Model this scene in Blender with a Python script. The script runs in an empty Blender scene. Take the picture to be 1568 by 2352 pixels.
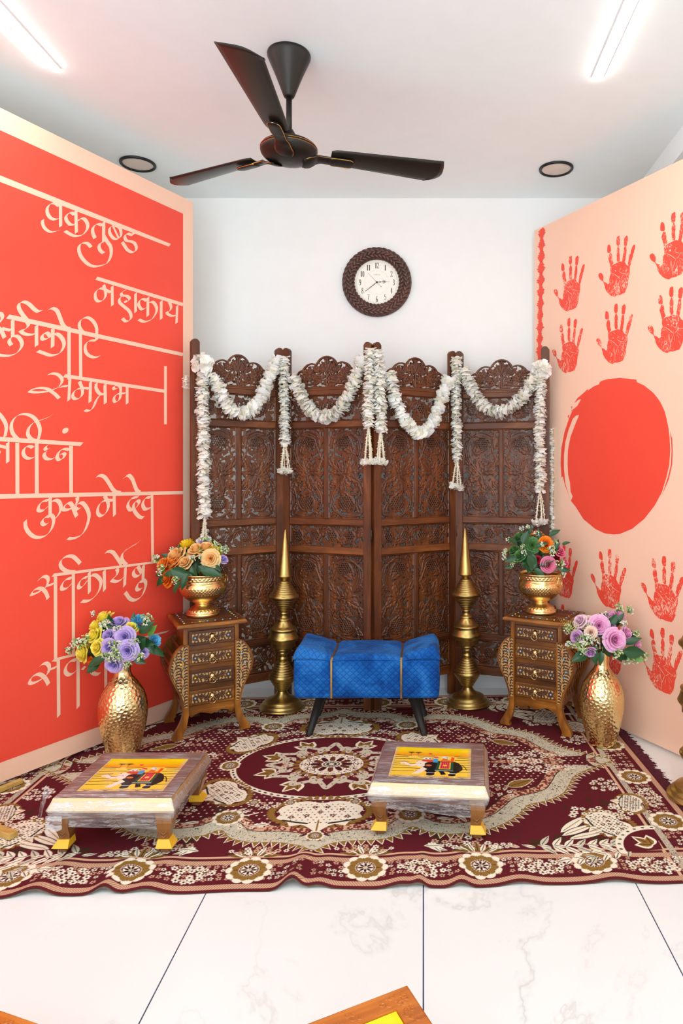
import bpy, bmesh, math, random
import numpy as np
from mathutils import Vector, Matrix, noise as mnoise

random.seed(7)
sc = bpy.context.scene
C = sc.collection
PI = math.pi

# ------------------------------------------------------------------ camera
F, CX, CY, H = 1568.0, 972.0, 1081.0, 1.19      # focal length and principal point in pixels, eye height
cam = bpy.data.cameras.new('camera')
cam.sensor_fit = 'HORIZONTAL'
cam.sensor_width = 36.0
cam.lens = 36.0
cam.shift_x = -(CX - 784.0) / 1568.0
cam.shift_y = (CY - 1176.0) / 1568.0
cam.clip_start = 0.02
cam_o = bpy.data.objects.new('camera', cam)
C.objects.link(cam_o)
cam_o.location = (0, 0, H)
cam_o.rotation_euler = (PI / 2, 0, 0)
sc.camera = cam_o

# ------------------------------------------------------------------ exposure, world, daylight
sc.view_settings.view_transform = 'Standard'
sc.view_settings.look = 'None'
sc.view_settings.gamma = 1.0
sc.view_settings.exposure = 0.36
sc.view_settings.use_curve_mapping = False
sc.cycles.use_denoising = True
sc.cycles.max_bounces = 10
sc.cycles.diffuse_bounces = 6
sc.cycles.transparent_max_bounces = 16
sc.cycles.sample_clamp_indirect = 6.0

WORLD_STRENGTH = 0.5
STRIP_STRENGTH = 36.0
DAY_POWER = 100.0
w = bpy.data.worlds.new('daylight')
sc.world = w
w.use_nodes = True
w.node_tree.nodes['Background'].inputs[0].default_value = (0.93, 0.96, 1.0, 1)
w.node_tree.nodes['Background'].inputs[1].default_value = WORLD_STRENGTH

ld = bpy.data.lights.new('shopfront_daylight', 'AREA')
ld.shape = 'RECTANGLE'
ld.size = 3.4
ld.size_y = 2.3
ld.energy = DAY_POWER
ld.color = (0.78, 0.91, 1.0)
lo = bpy.data.objects.new('shopfront_daylight', ld)
C.objects.link(lo)
lo.location = (-0.3, -1.75, 1.35)
lo.rotation_euler = (PI / 2 + math.radians(50), 0, 0)


def P(x, y, Z):
    return Vector(((x - CX) / F * Z, Z, H - (y - CY) / F * Z))


def FL(x, y, h=0.0):
    return P(x, y, F * (H - h) / (y - CY))


def S(r, g, b):
    def f(c):
        c /= 255.0
        return c / 12.92 if c <= 0.04045 else ((c + 0.055) / 1.055) ** 2.4
    return (f(r), f(g), f(b))


# ------------------------------------------------------------------ materials
MATS = {}


class NT:
    """tiny helper around a material's node tree"""

    def __init__(s, name):
        s.m = bpy.data.materials.new(name)
        s.m.use_nodes = True
        s.t = s.m.node_tree
        s.b = s.t.nodes['Principled BSDF']
        s.out = s.t.nodes['Material Output']

    def n(s, typ, **kw):
        nd = s.t.nodes.new(typ)
        for k, v in kw.items():
            setattr(nd, k, v)
        return nd

    def l(s, a, b):
        s.t.links.new(a, b)

    def set(s, **kw):
        for k, v in kw.items():
            i = s.b.inputs[k.replace('_', ' ')]
            if i.type == 'RGBA' and len(v) == 3:
                v = (*v, 1)
            i.default_value = v

    def coord(s, scale=(1, 1, 1), kind='Object'):
        tc = s.n('ShaderNodeTexCoord')
        mp = s.n('ShaderNodeMapping')
        mp.inputs['Scale'].default_value = scale
        s.l(tc.outputs[kind], mp.inputs[0])
        return mp.outputs[0]

    def noise(s, vec, scale=5, detail=4, rough=0.5, dist=0.0):
        nz = s.n('ShaderNodeTexNoise')
        nz.inputs['Scale'].default_value = scale
        nz.inputs['Detail'].default_value = detail
        nz.inputs['Roughness'].default_value = rough
        nz.inputs['Distortion'].default_value = dist
        s.l(vec, nz.inputs['Vector'])
        return nz.outputs['Fac']

    def ramp(s, fac, stops):
        r = s.n('ShaderNodeValToRGB')
        e = r.color_ramp.elements
        while len(e) > 1:
            e.remove(e[-1])
        e[0].position = stops[0][0]
        e[0].color = (*stops[0][1], 1)
        for p, c in stops[1:]:
            k = e.new(p)
            k.color = (*c, 1)
        s.l(fac, r.inputs[0])
        return r.outputs[0]

    def bump(s, h, strength=0.2, dist=0.002):
        b = s.n('ShaderNodeBump')
        b.inputs['Strength'].default_value = strength
        b.inputs['Distance'].default_value = dist
        s.l(h, b.inputs['Height'])
        s.l(b.outputs[0], s.b.inputs['Normal'])
        return b


def mk(name, col, rough=0.5, metal=0.0, var=0.06, vscale=12, bump=0.0, bscale=60, **kw):
    t = NT(name)
    v = t.coord()
    f = t.noise(v, vscale, 3)
    lo_ = tuple(max(0, c * (1 - var)) for c in col)
    hi_ = tuple(min(1, c * (1 + var)) for c in col)
    t.l(t.ramp(f, [(0.3, lo_), (0.7, hi_)]), t.b.inputs['Base Color'])
    t.set(Roughness=rough, Metallic=metal)
    if bump:
        t.bump(t.noise(v, bscale, 3), bump)
    for k, val in kw.items():
        t.set(**{k: val})
    MATS[name] = t.m
    return t.m


def mk_wood(name, dark, mid, light, rough=0.35, axis='Z', scale=7.0, spec=0.5, coat=0.0):
    t = NT(name)
    sx = {'X': (0.12, 1, 1), 'Y': (1, 0.12, 1), 'Z': (1, 1, 0.12)}[axis]
    v = t.coord(tuple(a * scale for a in sx))
    f = t.noise(v, 4.0, 6, 0.6, 0.8)
    v2 = t.coord((1, 1, 1))
    g = t.noise(v2, 3.5, 4, 0.6)
    mx = t.n('ShaderNodeMath', operation='MULTIPLY_ADD')
    t.l(f, mx.inputs[0])
    mx.inputs[1].default_value = 0.6
    m2 = t.n('ShaderNodeMath', operation='MULTIPLY')
    t.l(g, m2.inputs[0])
    m2.inputs[1].default_value = 0.4
    t.l(m2.outputs[0], mx.inputs[2])
    t.l(t.ramp(mx.outputs[0], [(0.32, dark), (0.5, mid), (0.68, light)]), t.b.inputs['Base Color'])
    t.set(Roughness=rough)
    t.b.inputs['Coat Weight'].default_value = coat
    t.b.inputs['Coat Roughness'].default_value = 0.12
    t.bump(f, 0.12, 0.001)
    MATS[name] = t.m
    return t.m


def mk_vcol(name, rough=0.6, bump=0.0, bscale=300, sheen=0.0, var=0.08, vscale=40, coat=0.0, metal=0.0):
    t = NT(name)
    a = t.n('ShaderNodeAttribute', attribute_name='Col')
    v = t.coord()
    f = t.noise(v, vscale, 3)
    r = t.ramp(f, [(0.3, (1 - var,) * 3), (0.7, (1 + var,) * 3)])
    mx = t.n('ShaderNodeMix', data_type='RGBA', blend_type='MULTIPLY')
    mx.inputs[0].default_value = 1.0
    t.l(a.outputs['Color'], mx.inputs[6])
    t.l(r, mx.inputs[7])
    t.l(mx.outputs[2], t.b.inputs['Base Color'])
    t.set(Roughness=rough, Metallic=metal)
    t.b.inputs['Sheen Weight'].default_value = sheen
    t.b.inputs['Coat Weight'].default_value = coat
    if bump:
        t.bump(t.noise(v, bscale, 2), bump, 0.001)
    MATS[name] = t.m
    return t.m


# ------------------------------------------------------------------ objects
def tag(o, label=None, cat=None, group=None, kind=None):
    if label:
        o['label'] = label
    if cat:
        o['category'] = cat
    if group:
        o['group'] = group
    if kind:
        o['kind'] = kind
    return o


def thing(name, label, cat, loc=(0, 0, 0), rotz=0.0, group=None):
    o = bpy.data.objects.new(name, None)
    o.empty_display_size = 0.05
    C.objects.link(o)
    o.location = loc
    o.rotation_euler = (0, 0, rotz)
    return tag(o, label, cat, group)


def copy_tree(o, parent=None):
    c = o.copy()
    C.objects.link(c)
    if parent:
        c.parent = parent
    for ch in [k for k in bpy.data.objects if k.parent == o]:
        copy_tree(ch, c)
    return c


class MB:
    """collects shapes and links them as one mesh object"""

    def __init__(s):
        s.v, s.f, s.mi, s.sm, s.col = [], [], [], [], []
        s.n = 0
        s.M = None
        s.curcol = (1, 1, 1)

    def add(s, V, Fs, mi=0, smooth=False, col=None):
        V = np.asarray(V, dtype=float).reshape(-1, 3)
        if s.M is not None:
            A = np.array(s.M)
            V = V @ A[:3, :3].T + A[:3, 3]
        s.v.append(V)
        b = s.n
        for f in Fs:
            s.f.append(tuple(i + b for i in f))
            s.mi.append(mi)
            s.sm.append(smooth)
        s.n += len(V)
        c = col if col is not None else s.curcol
        c = np.asarray(c, dtype=float)
        if c.ndim == 1:
            c = np.tile(c, (len(V), 1))
        s.col.append(c)

    def box(s, lo, hi, mi=0, col=None):
        x0, y0, z0 = lo
        x1, y1, z1 = hi
        V = [(x0, y0, z0), (x1, y0, z0), (x1, y1, z0), (x0, y1, z0), (x0, y0, z1), (x1, y0, z1), (x1, y1, z1), (x0, y1, z1)]
        s.add(V, [(3, 2, 1, 0), (4, 5, 6, 7), (0, 1, 5, 4), (1, 2, 6, 5), (2, 3, 7, 6), (3, 0, 4, 7)], mi, False, col)

    def bbox(s, lo, hi, b=0.004, mi=0, col=None):
        """box with chamfered edges"""
        x0, y0, z0 = lo
        x1, y1, z1 = hi
        b = min(b, (x1 - x0) / 2.1, (y1 - y0) / 2.1, (z1 - z0) / 2.1)
        V, idx = [], {}
        for i, x in enumerate((x0, x1)):
            for j, y in enumerate((y0, y1)):
                for k, z in enumerate((z0, z1)):
                    dx, dy, dz = (b if i == 0 else -b), (b if j == 0 else -b), (b if k == 0 else -b)
                    for a, p in (('x', (x, y + dy, z + dz)), ('y', (x + dx, y, z + dz)), ('z', (x + dx, y + dy, z))):
                        idx[(i, j, k, a)] = len(V)
                        V.append(p)
        g = lambda i, j, k, a: idx[(i, j, k, a)]
        Fs = []
        for i in (0, 1):
            q = [g(i, 0, 0, 'x'), g(i, 1, 0, 'x'), g(i, 1, 1, 'x'), g(i, 0, 1, 'x')]
            Fs.append(q if i else q[::-1])
            q = [g(0, i, 0, 'y'), g(0, i, 1, 'y'), g(1, i, 1, 'y'), g(1, i, 0, 'y')]
            Fs.append(q if i else q[::-1])
            q = [g(0, 0, i, 'z'), g(1, 0, i, 'z'), g(1, 1, i, 'z'), g(0, 1, i, 'z')]
            Fs.append(q if i else q[::-1])
        for p in (0, 1):
            for q in (0, 1):
                Fs.append([g(p, q, 0, 'x'), g(p, q, 1, 'x'), g(p, q, 1, 'y'), g(p, q, 0, 'y')])
                Fs.append([g(p, 0, q, 'x'), g(p, 1, q, 'x'), g(p, 1, q, 'z'), g(p, 0, q, 'z')])
                Fs.append([g(0, p, q, 'y'), g(1, p, q, 'y'), g(1, p, q, 'z'), g(0, p, q, 'z')])
        for i in (0, 1):
            for j in (0, 1):
                for k in (0, 1):
                    Fs.append([g(i, j, k, 'x'), g(i, j, k, 'y'), g(i, j, k, 'z')])
        s.add(V, Fs, mi, False, col)

    def grid(s, G, mi=0, smooth=True, col=None, wrapu=False):
        """G: array (nu, nv, 3)"""
        G = np.asarray(G, dtype=float)
        nu, nv = G.shape[:2]
        Fs = []
        for i in range(nu if wrapu else nu - 1):
            i2 = (i + 1) % nu
            for j in range(nv - 1):
                Fs.append((i * nv + j, i2 * nv + j, i2 * nv + j + 1, i * nv + j + 1))
        s.add(G.reshape(-1, 3), Fs, mi, smooth, col)

    def lathe(s, prof, n=48, mi=0, smooth=True, col=None, sharp=()):
        """prof: list of (r, z); revolve about z"""
        prof = np.asarray(prof, dtype=float)
        a = np.arange(n) * 2 * PI / n
        G = np.zeros((n, len(prof), 3))
        G[:, :, 0] = np.cos(a)[:, None] * prof[None, :, 0]
        G[:, :, 1] = np.sin(a)[:, None] * prof[None, :, 0]
        G[:, :, 2] = prof[None, :, 1]
        s.grid(G, mi, smooth, col, wrapu=True)

    def tube(s, pts, r, n=10, mi=0, cap=True, col=None, smooth=True):
        pts = [Vector(p) for p in pts]
        m = len(pts)
        rs = r if hasattr(r, '__len__') else [r] * m
        up = None
        G = np.zeros((n, m, 3))
        for i, p in enumerate(pts):
            t = (pts[min(i + 1, m - 1)] - pts[max(i - 1, 0)]).normalized()
            if up is None:
                up = Vector((0, 0, 1)) if abs(t.z) < 0.9 else Vector((1, 0, 0))
            a = t.cross(up)
            if a.length < 1e-6:
                a = t.cross(Vector((0.3, 0.9, 0.1)))
            a.normalize()
            b = a.cross(t).normalized()
            up = b
            for k in range(n):
                th = 2 * PI * k / n
                G[k, i] = p + a * (math.cos(th) * rs[i]) + b * (math.sin(th) * rs[i])
        s.grid(G, mi, smooth, col, wrapu=True)
        if cap:
            base = s.n - n * m
            s.f.append(tuple(base + k * m for k in range(n)))
            s.f.append(tuple(base + k * m + m - 1 for k in range(n - 1, -1, -1)))
            s.mi += [mi, mi]
            s.sm += [False, False]

    def prism(s, pts, z0, z1, mi=0, axis='Z', col=None):
        """extrude a 2D polygon; axis Z: (x,y,z); axis Y: pts are (x,z), extruded in y; axis X: pts (y,z)"""
        n = len(pts)

        def mp(p, h):
            if axis == 'Z':
                return (p[0], p[1], h)
            if axis == 'Y':
                return (p[0], h, p[1])
            return (h, p[0], p[1])
        V = [mp(p, z0) for p in pts] + [mp(p, z1) for p in pts]
        Fs = [tuple(range(n - 1, -1, -1)), tuple(range(n, 2 * n))]
        for i in range(n):
            j = (i + 1) % n
            Fs.append((i, j, n + j, n + i))
        s.add(V, Fs, mi, False, col)

    def sphere(s, c, r, n=10, m=6, mi=0, col=None, sq=(1, 1, 1), half=False):
        th = np.linspace(0, PI / 2 if half else PI, m)
        a = np.arange(n) * 2 * PI / n
        G = np.zeros((n, m, 3))
        G[:, :, 0] = c[0] + sq[0] * r * np.cos(a)[:, None] * np.sin(th)[None]
        G[:, :, 1] = c[1] + sq[1] * r * np.sin(a)[:, None] * np.sin(th)[None]
        G[:, :, 2] = c[2] + sq[2] * r * np.cos(th)[None]
        s.grid(G, mi, True, col, wrapu=True)

    def torus(s, c, R, r, axis='Z', n=32, m=8, mi=0, col=None, arc=(0, 2 * PI)):
        full = abs(arc[1] - arc[0] - 2 * PI) < 1e-6
        a = arc[0] + np.arange(n) * (arc[1] - arc[0]) / (n if full else n - 1)
        b = np.arange(m + 1) * 2 * PI / m
        G = np.zeros((n, m + 1, 3))
        rr = R + r * np.cos(b)[None, :]
        X = rr * np.cos(a)[:, None]
        Y = rr * np.sin(a)[:, None]
        Zc = np.tile(r * np.sin(b)[None, :], (n, 1))
        if axis == 'Z':
            G[..., 0], G[..., 1], G[..., 2] = X, Y, Zc
        elif axis == 'Y':
            G[..., 0], G[..., 2], G[..., 1] = X, Y, Zc
        else:
            G[..., 1], G[..., 2], G[..., 0] = X, Y, Zc
        G += np.array(c)
        s.grid(G, mi, True, col, wrapu=full)

    def build(s, name, mats, parent=None, colors=False, loc=None, rot=None):
        if not isinstance(mats, (list, tuple)):
            mats = [mats]
        me = bpy.data.meshes.new(name)
        V = np.concatenate(s.v) if s.v else np.zeros((0, 3))
        me.from_pydata(V.tolist(), [], s.f)
        for m in mats:
            me.materials.append(m)
        me.polygons.foreach_set('material_index', s.mi)
        me.polygons.foreach_set('use_smooth', s.sm)
        if colors:
            a = me.color_attributes.new('Col', 'FLOAT_COLOR', 'POINT')
            cc = np.ones((len(V), 4))
            cc[:, :3] = np.concatenate(s.col)
            a.data.foreach_set('color', cc.ravel())
        me.update()
        o = bpy.data.objects.new(name, me)
        C.objects.link(o)
        if parent:
            o.parent = parent
        if loc is not None:
            o.location = loc
        if rot is not None:
            o.rotation_euler = rot
        return o


def fix_normals(o):
    bm = bmesh.new()
    bm.from_mesh(o.data)
    bmesh.ops.remove_doubles(bm, verts=bm.verts, dist=1e-6)
    bmesh.ops.recalc_face_normals(bm, faces=bm.faces)
    bm.to_mesh(o.data)
    bm.free()
    return o


def crom(pts, k=8, closed=False):
    """Catmull-Rom through points (any dimension)"""
    p = np.asarray(pts, dtype=float)
    n = len(p)
    if n < 3:
        return p if n < 2 else np.array([p[0] + (p[1] - p[0]) * t for t in np.linspace(0, 1, k + 1)])
    out = []
    rng = range(n if closed else n - 1)
    for i in rng:
        if closed:
            a, b, c, d = p[(i - 1) % n], p[i], p[(i + 1) % n], p[(i + 2) % n]
        else:
            b, c = p[i], p[i + 1]
            a = p[i - 1] if i else 2 * b - c
            d = p[i + 2] if i + 2 < n else 2 * c - b
        for t in np.linspace(0, 1, k, endpoint=False):
            out.append(0.5 * ((2 * b) + (-a + c) * t + (2 * a - 5 * b + 4 * c - d) * t * t + (-a + 3 * b - 3 * c + d) * t ** 3))
    if not closed:
        out.append(p[-1])
    return np.array(out)


# ------------------------------------------------------------------ raster for woven, printed and carved patterns
class Ras:
    def __init__(s, x0, x1, y0, y1, res, bg=(0, 0, 0)):
        s.nx = int(round((x1 - x0) / res)) + 1
        s.ny = int(round((y1 - y0) / res)) + 1
        s.x = np.linspace(x0, x1, s.nx)
        s.y = np.linspace(y0, y1, s.ny)
        s.res = res
        s.img = np.zeros((s.ny, s.nx, len(bg)))
        s.img[:] = bg

    def win(s, x0, x1, y0, y1):
        i0, i1 = np.searchsorted(s.x, (x0 - s.res, x1 + s.res))
        j0, j1 = np.searchsorted(s.y, (y0 - s.res, y1 + s.res))
        return slice(j0, j1), slice(i0, i1)

    def paint(s, sl, m, col):
        if m.size == 0:
            return
        a = s.img[sl]
        m = np.clip(m, 0, 1)[..., None]
        s.img[sl] = a * (1 - m) + np.asarray(col) * m

    def mask_poly(s, pts):
        p = np.asarray(pts, dtype=float)
        sl = s.win(p[:, 0].min(), p[:, 0].max(), p[:, 1].min(), p[:, 1].max())
        X, Y = s.x[sl[1]], s.y[sl[0]]
        if len(X) == 0 or len(Y) == 0:
            return sl, np.zeros((len(Y), len(X)))
        m = np.zeros((len(Y), len(X)))
        for oy in (-0.25, 0.25):
            ins = np.zeros((len(Y), len(X)), bool)
            Yo = Y + oy * s.res
            for i in range(len(p)):
                xa, ya = p[i]
                xb, yb = p[(i + 1) % len(p)]
                if ya == yb:
                    continue
                c = (ya > Yo) != (yb > Yo)
                if not c.any():
                    continue
                xi = xa + (Yo - ya) * (xb - xa) / (yb - ya)
                ins ^= c[:, None] & (X[None, :] < xi[:, None])
            m += 0.5 * ins
        return sl, m

    def poly(s, pts, col):
        sl, m = s.mask_poly(pts)
        s.paint(sl, m, col)

    def ell(s, cx, cy, rx, ry=None, rot=0.0, col=(1, 1, 1)):
        ry = rx if ry is None else ry
        R = max(rx, ry)
        sl = s.win(cx - R, cx + R, cy - R, cy + R)
        X = s.x[sl[1]][None, :] - cx
        Y = s.y[sl[0]][:, None] - cy
        c, n = math.cos(rot), math.sin(rot)
        a = (X * c + Y * n) / rx
        b = (-X * n + Y * c) / ry
        d = (1 - np.sqrt(a * a + b * b)) * min(rx, ry) / s.res + 0.5
        s.paint(sl, d, col)

    def dist(s, pts, pad):
        p = np.asarray(pts, dtype=float)
        sl = s.win(p[:, 0].min() - pad, p[:, 0].max() + pad, p[:, 1].min() - pad, p[:, 1].max() + pad)
        X = s.x[sl[1]][None, :]
        Y = s.y[sl[0]][:, None]
        D = np.full((Y.shape[0], X.shape[1]), 1e9)
        for i in range(len(p) - 1):
            ax, ay = p[i]
            dx, dy = p[i + 1] - p[i]
            L = dx * dx + dy * dy
            if L < 1e-14:
                continue
            t = np.clip(((X - ax) * dx + (Y - ay) * dy) / L, 0, 1)
            D = np.minimum(D, (X - ax - t * dx) ** 2 + (Y - ay - t * dy) ** 2)
        return sl, np.sqrt(D)

    def line(s, pts, wd, col):
        sl, D = s.dist(pts, wd)
        s.paint(sl, (wd / 2 - D) / s.res + 0.5, col)


def grid_mesh(name, X3, col=None, hole=None, mats=None, parent=None, smooth=True):
    """X3 (ny,nx,3) vertices; col (ny,nx,3); hole (ny,nx) bool per vertex: faces touching >=2 hole corners dropped"""
    ny, nx = X3.shape[:2]
    j, i = np.mgrid[0:ny - 1, 0:nx - 1]
    a = (j * nx + i).ravel()
    q = np.stack([a, a + 1, a + 1 + nx, a + nx], 1)
    if hole is not None:
        h = hole.ravel()
        q = q[h[q].sum(1) < 2]
    used = np.unique(q)
    rm = np.full(ny * nx, -1)
    rm[used] = np.arange(len(used))
    q = rm[q]
    V = X3.reshape(-1, 3)[used]
    me = bpy.data.meshes.new(name)
    me.vertices.add(len(V))
    me.vertices.foreach_set('co', V.ravel())
    me.loops.add(q.size)
    me.loops.foreach_set('vertex_index', q.ravel().astype(np.int32))
    me.polygons.add(len(q))
    me.polygons.foreach_set('loop_start', np.arange(0, q.size, 4, dtype=np.int32))
    me.polygons.foreach_set('loop_total', np.full(len(q), 4, dtype=np.int32))
    me.polygons.foreach_set('use_smooth', np.full(len(q), smooth))
    if col is not None:
        at = me.color_attributes.new('Col', 'FLOAT_COLOR', 'POINT')
        cc = np.ones((len(V), 4))
        cc[:, :3] = col.reshape(-1, 3)[used]
        at.data.foreach_set('color', cc.ravel())
    me.update(calc_edges=True)
    me.validate()
    for m in (mats if isinstance(mats, (list, tuple)) else [mats]):
        me.materials.append(m)
    o = bpy.data.objects.new(name, me)
    C.objects.link(o)
    if parent:
        o.parent = parent
    return o


def solidify(o, th, offset=-1.0):
    md = o.modifiers.new('thickness', 'SOLIDIFY')
    md.thickness = th
    md.offset = offset
    return o


def value_noise(shape, cell, seed=0, octaves=3):
    rng = np.random.RandomState(seed)
    out = np.zeros(shape)
    amp = 1.0
    tot = 0
    for k in range(octaves):
        c = max(2, cell / 2 ** k)
        gy, gx = int(shape[0] / c) + 3, int(shape[1] / c) + 3
        g = rng.rand(gy, gx)
        yy = np.arange(shape[0]) / c
        xx = np.arange(shape[1]) / c
        y0 = yy.astype(int)
        x0 = xx.astype(int)
        fy = yy - y0
        fx = xx - x0
        fy = (fy * fy * (3 - 2 * fy))[:, None]
        fx = (fx * fx * (3 - 2 * fx))[None, :]
        a = g[y0][:, x0]
        b = g[y0][:, x0 + 1]
        c_ = g[y0 + 1][:, x0]
        d = g[y0 + 1][:, x0 + 1]
        out += amp * ((a * (1 - fx) + b * fx) * (1 - fy) + (c_ * (1 - fx) + d * fx) * fy)
        tot += amp
        amp *= 0.5
    return out / tot
# ================================================================== the room
HC = 2.687
BACK = 3.75
m_wall = mk('wall_paint', S(240, 239, 236), 0.7, var=0.01)
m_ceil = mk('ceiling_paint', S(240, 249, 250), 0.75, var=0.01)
m_led = NT('led_strip')
em = m_led.n('ShaderNodeEmission')
em.inputs[0].default_value = (1.0, 0.955, 0.875, 1)
em.inputs[1].default_value = STRIP_STRENGTH
m_led.l(em.outputs[0], m_led.out.inputs[0])
m_led = m_led.m

t = NT('marble_floor')
v = t.coord()
f1 = t.noise(v, 0.95, 7, 0.6, 0.45)
ab = t.n('ShaderNodeMath', operation='SUBTRACT')
t.l(f1, ab.inputs[0])
ab.inputs[1].default_value = 0.5
aa = t.n('ShaderNodeMath', operation='ABSOLUTE')
t.l(ab.outputs[0], aa.inputs[0])
vein = t.ramp(aa.outputs[0], [(0.0, S(206, 207, 205)), (0.004, S(228, 229, 228)), (0.012, S(237, 238, 237))])
f2 = t.noise(v, 0.9, 3)
msk = t.ramp(f2, [(0.40, (0, 0, 0)), (0.66, (1, 1, 1))])
mx = t.n('ShaderNodeMix', data_type='RGBA')
t.l(msk, mx.inputs[0])
mx.inputs[6].default_value = (*S(237, 238, 237), 1)
t.l(vein, mx.inputs[7])
t.l(mx.outputs[2], t.b.inputs['Base Color'])
t.set(Roughness=0.16)
m_floor = t.m
m_grout = mk('tile_joint', S(62, 64, 96), 0.7)

# floor: individual slabs of one marble surface with dark joints between
TS = 0.612
mb = MB()
mb.box((-2.6, -2.2, -0.06), (2.6, BACK + 0.1, -0.002), 1)
J = 0.0018
for i in range(-5, 5):
    for k in range(-2, 3):
        x0, x1 = max(-2.6, i * TS + J), min(2.6, (i + 1) * TS - J)
        y0, y1 = max(-2.2, 1.30 + (k - 1) * 1.224 - 0.0), min(BACK + 0.1, 1.30 + k * 1.224 - 0.001)
        if k in (0, 1):
            y0, y1 = (-2.2, 0.4) if k == 0 else (0.401, BACK + 0.1)
        else:
            continue
        mb.box((x0, y0, -0.01), (x1, y1, 0.0), 0)
tag(mb.build('floor', [m_floor, m_grout]), kind='structure')

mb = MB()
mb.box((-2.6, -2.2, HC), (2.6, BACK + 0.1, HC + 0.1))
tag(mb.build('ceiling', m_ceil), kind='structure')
mb = MB()
mb.box((-2.6, BACK, 0), (2.6, BACK + 0.1, HC))
tag(mb.build('wall_back', m_wall), kind='structure')
mb = MB()
mb.box((-2.7, -2.2, 0), (-2.6, BACK + 0.1, HC))
tag(mb.build('wall_left', m_wall), kind='structure')
mb = MB()
mb.box((2.6, -2.2, 0), (2.7, BACK + 0.1, HC))
tag(mb.build('wall_right', m_wall), kind='structure')
m_soffit = mk('soffit_brown', S(176, 150, 136), 0.7)
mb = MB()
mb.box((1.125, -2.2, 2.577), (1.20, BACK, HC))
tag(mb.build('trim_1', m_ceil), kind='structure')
mb = MB()
mb.box((1.20, -2.2, 2.590), (2.6, BACK, 2.60))
tag(mb.build('trim_2', m_soffit), kind='structure')
m_skirt = mk('skirting_marble', S(232, 232, 232), 0.25, var=0.03, vscale=4)
mb = MB()
mb.box((-2.6, BACK - 0.012, 0), (2.6, BACK, 0.085))
tag(mb.build('baseboard_back', m_skirt), kind='structure')

# ceiling strip lights in line with the round downlight rings
m_black = mk('black_metal', S(26, 26, 28), 0.35, 0.3)
m_al = mk('strip_profile_white', S(240, 238, 235), 0.4)
for nm, x, y1, lab in (('left', -1.37, 2.535, 'long glowing LED strip in the ceiling at upper left, above the red printed panel'),
                       ('right', 0.66, 2.59, 'long glowing LED strip in the ceiling at upper right, in line with the right ring')):
    o = thing('strip_light', lab, 'ceiling light', (x, y1, HC), 0, 'LED strips in the ceiling')
    mb = MB()
    mb.box((-0.021, -3.6, -0.004), (0.021, 0.004, 0.0))
    mb.build('profile', m_al, o)
    mb = MB()
    mb.M = Matrix.Rotation(PI / 2, 4, 'X')
    mb.prism([(.017 * math.cos(q), -.003 - .0095 * math.sin(q)) for q in np.linspace(0, PI, 9)], 0.0, 3.595, 0)
    mb.build('diffuser', m_led, o)
m_disc = mk('downlight_disc', S(226, 214, 204), 0.6)
for x, y, lab in ((-1.39, 3.325, 'round downlight with a black ring near the top edge of the red panel'),
                  (0.657, 3.38, 'round downlight with a black ring above the peach handprint panel')):
    o = thing('downlight', lab, 'ceiling light', (x, y, HC), 0, 'black-ringed downlights')
    mb = MB()
    mb.lathe([(0.071, -0.001), (0.071, -0.008), (0.075, -0.011), (0.080, -0.011), (0.084, -0.007), (0.084, -0.0005)], 64)
    mb.build('ring', m_black, o)
    mb = MB()
    mb.lathe([(0.0, -0.003), (0.0715, -0.003), (0.0715, -0.0005)], 64, smooth=False)
    mb.build('disc', m_disc, o)
# ================================================================== printed panels
m_peach = mk('print_peach', S(251, 207, 180), 0.55, var=0.015, vscale=3)
m_red = mk('print_red', S(246, 78, 58), 0.5, var=0.02, vscale=3)
m_batten = mk_wood('batten_wood', S(150, 112, 52), S(196, 158, 84), S(216, 180, 104), 0.6, 'X')


def mk_worn(name, lo_, hi_, ink, ground):
    t = NT(name)
    v = t.coord((1, 1, 0.55))
    f = t.noise(v, 150, 5, 0.75, 0.6)
    g = t.noise(t.coord((1, 1, 1)), 11, 3, 0.5)
    a = t.n('ShaderNodeMath', operation='MULTIPLY_ADD')
    t.l(g, a.inputs[0])
    a.inputs[1].default_value = 0.55
    t.l(f, a.inputs[2])
    t.l(t.ramp(a.outputs[0], [(lo_, ink), (hi_, ground)]), t.b.inputs['Base Color'])
    t.set(Roughness=0.5)
    MATS[name] = t.m
    return t.m


m_hand = mk_worn('print_hand_red', 0.84, 0.92, S(246, 78, 58), S(251, 207, 180))


class Plane:
    def __init__(s, A, d, nrm):
        s.A = Vector((A[0], A[1], 0))
        s.d = Vector((d[0], d[1], 0)).normalized()
        s.n = Vector((nrm[0], nrm[1], 0)).normalized()

    def px(s, x, y):
        r = Vector(((x - CX) / F, 1.0, -(y - CY) / F))
        o = Vector((0, 0, H))
        t = s.n.dot(s.A - o) / s.n.dot(r)
        p = o + r * t
        return ((p - s.A).dot(s.d), p.z)

    def pt(s, u, z, off=0.0):
        p = s.A + s.d * u + s.n * off
        return (p.x, p.y, z)

    def edge(s, p1, p2):
        (u1, z1), (u2, z2) = s.px(*p1), s.px(*p2)
        return lambda u: z1 + (z2 - z1) * (u - u1) / (u2 - u1)


LP = Plane((-1.145, 3.393), (-0.506, -1.0), (1.0, -0.506))
RP = Plane((0.598, 3.68), (0.5395, -1.0), (-1.0, -0.5395))


def board(name, pl, L, zt, zb, th, mat, label):
    mb = MB()
    V = []
    for off in (0.0, -th):
        for u, zf in ((0, zb), (L, zb), (L, zt), (0, zt)):
            V.append(pl.pt(u, max(zf(u), 0.013), off))
    mb.add(V, [(0, 1, 2, 3), (7, 6, 5, 4), (0, 4, 5, 1), (1, 5, 6, 2), (2, 6, 7, 3), (3, 7, 4, 0)])
    o = fix_normals(mb.build(name, mat))
    return tag(o, label, 'backdrop panel')


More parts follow.
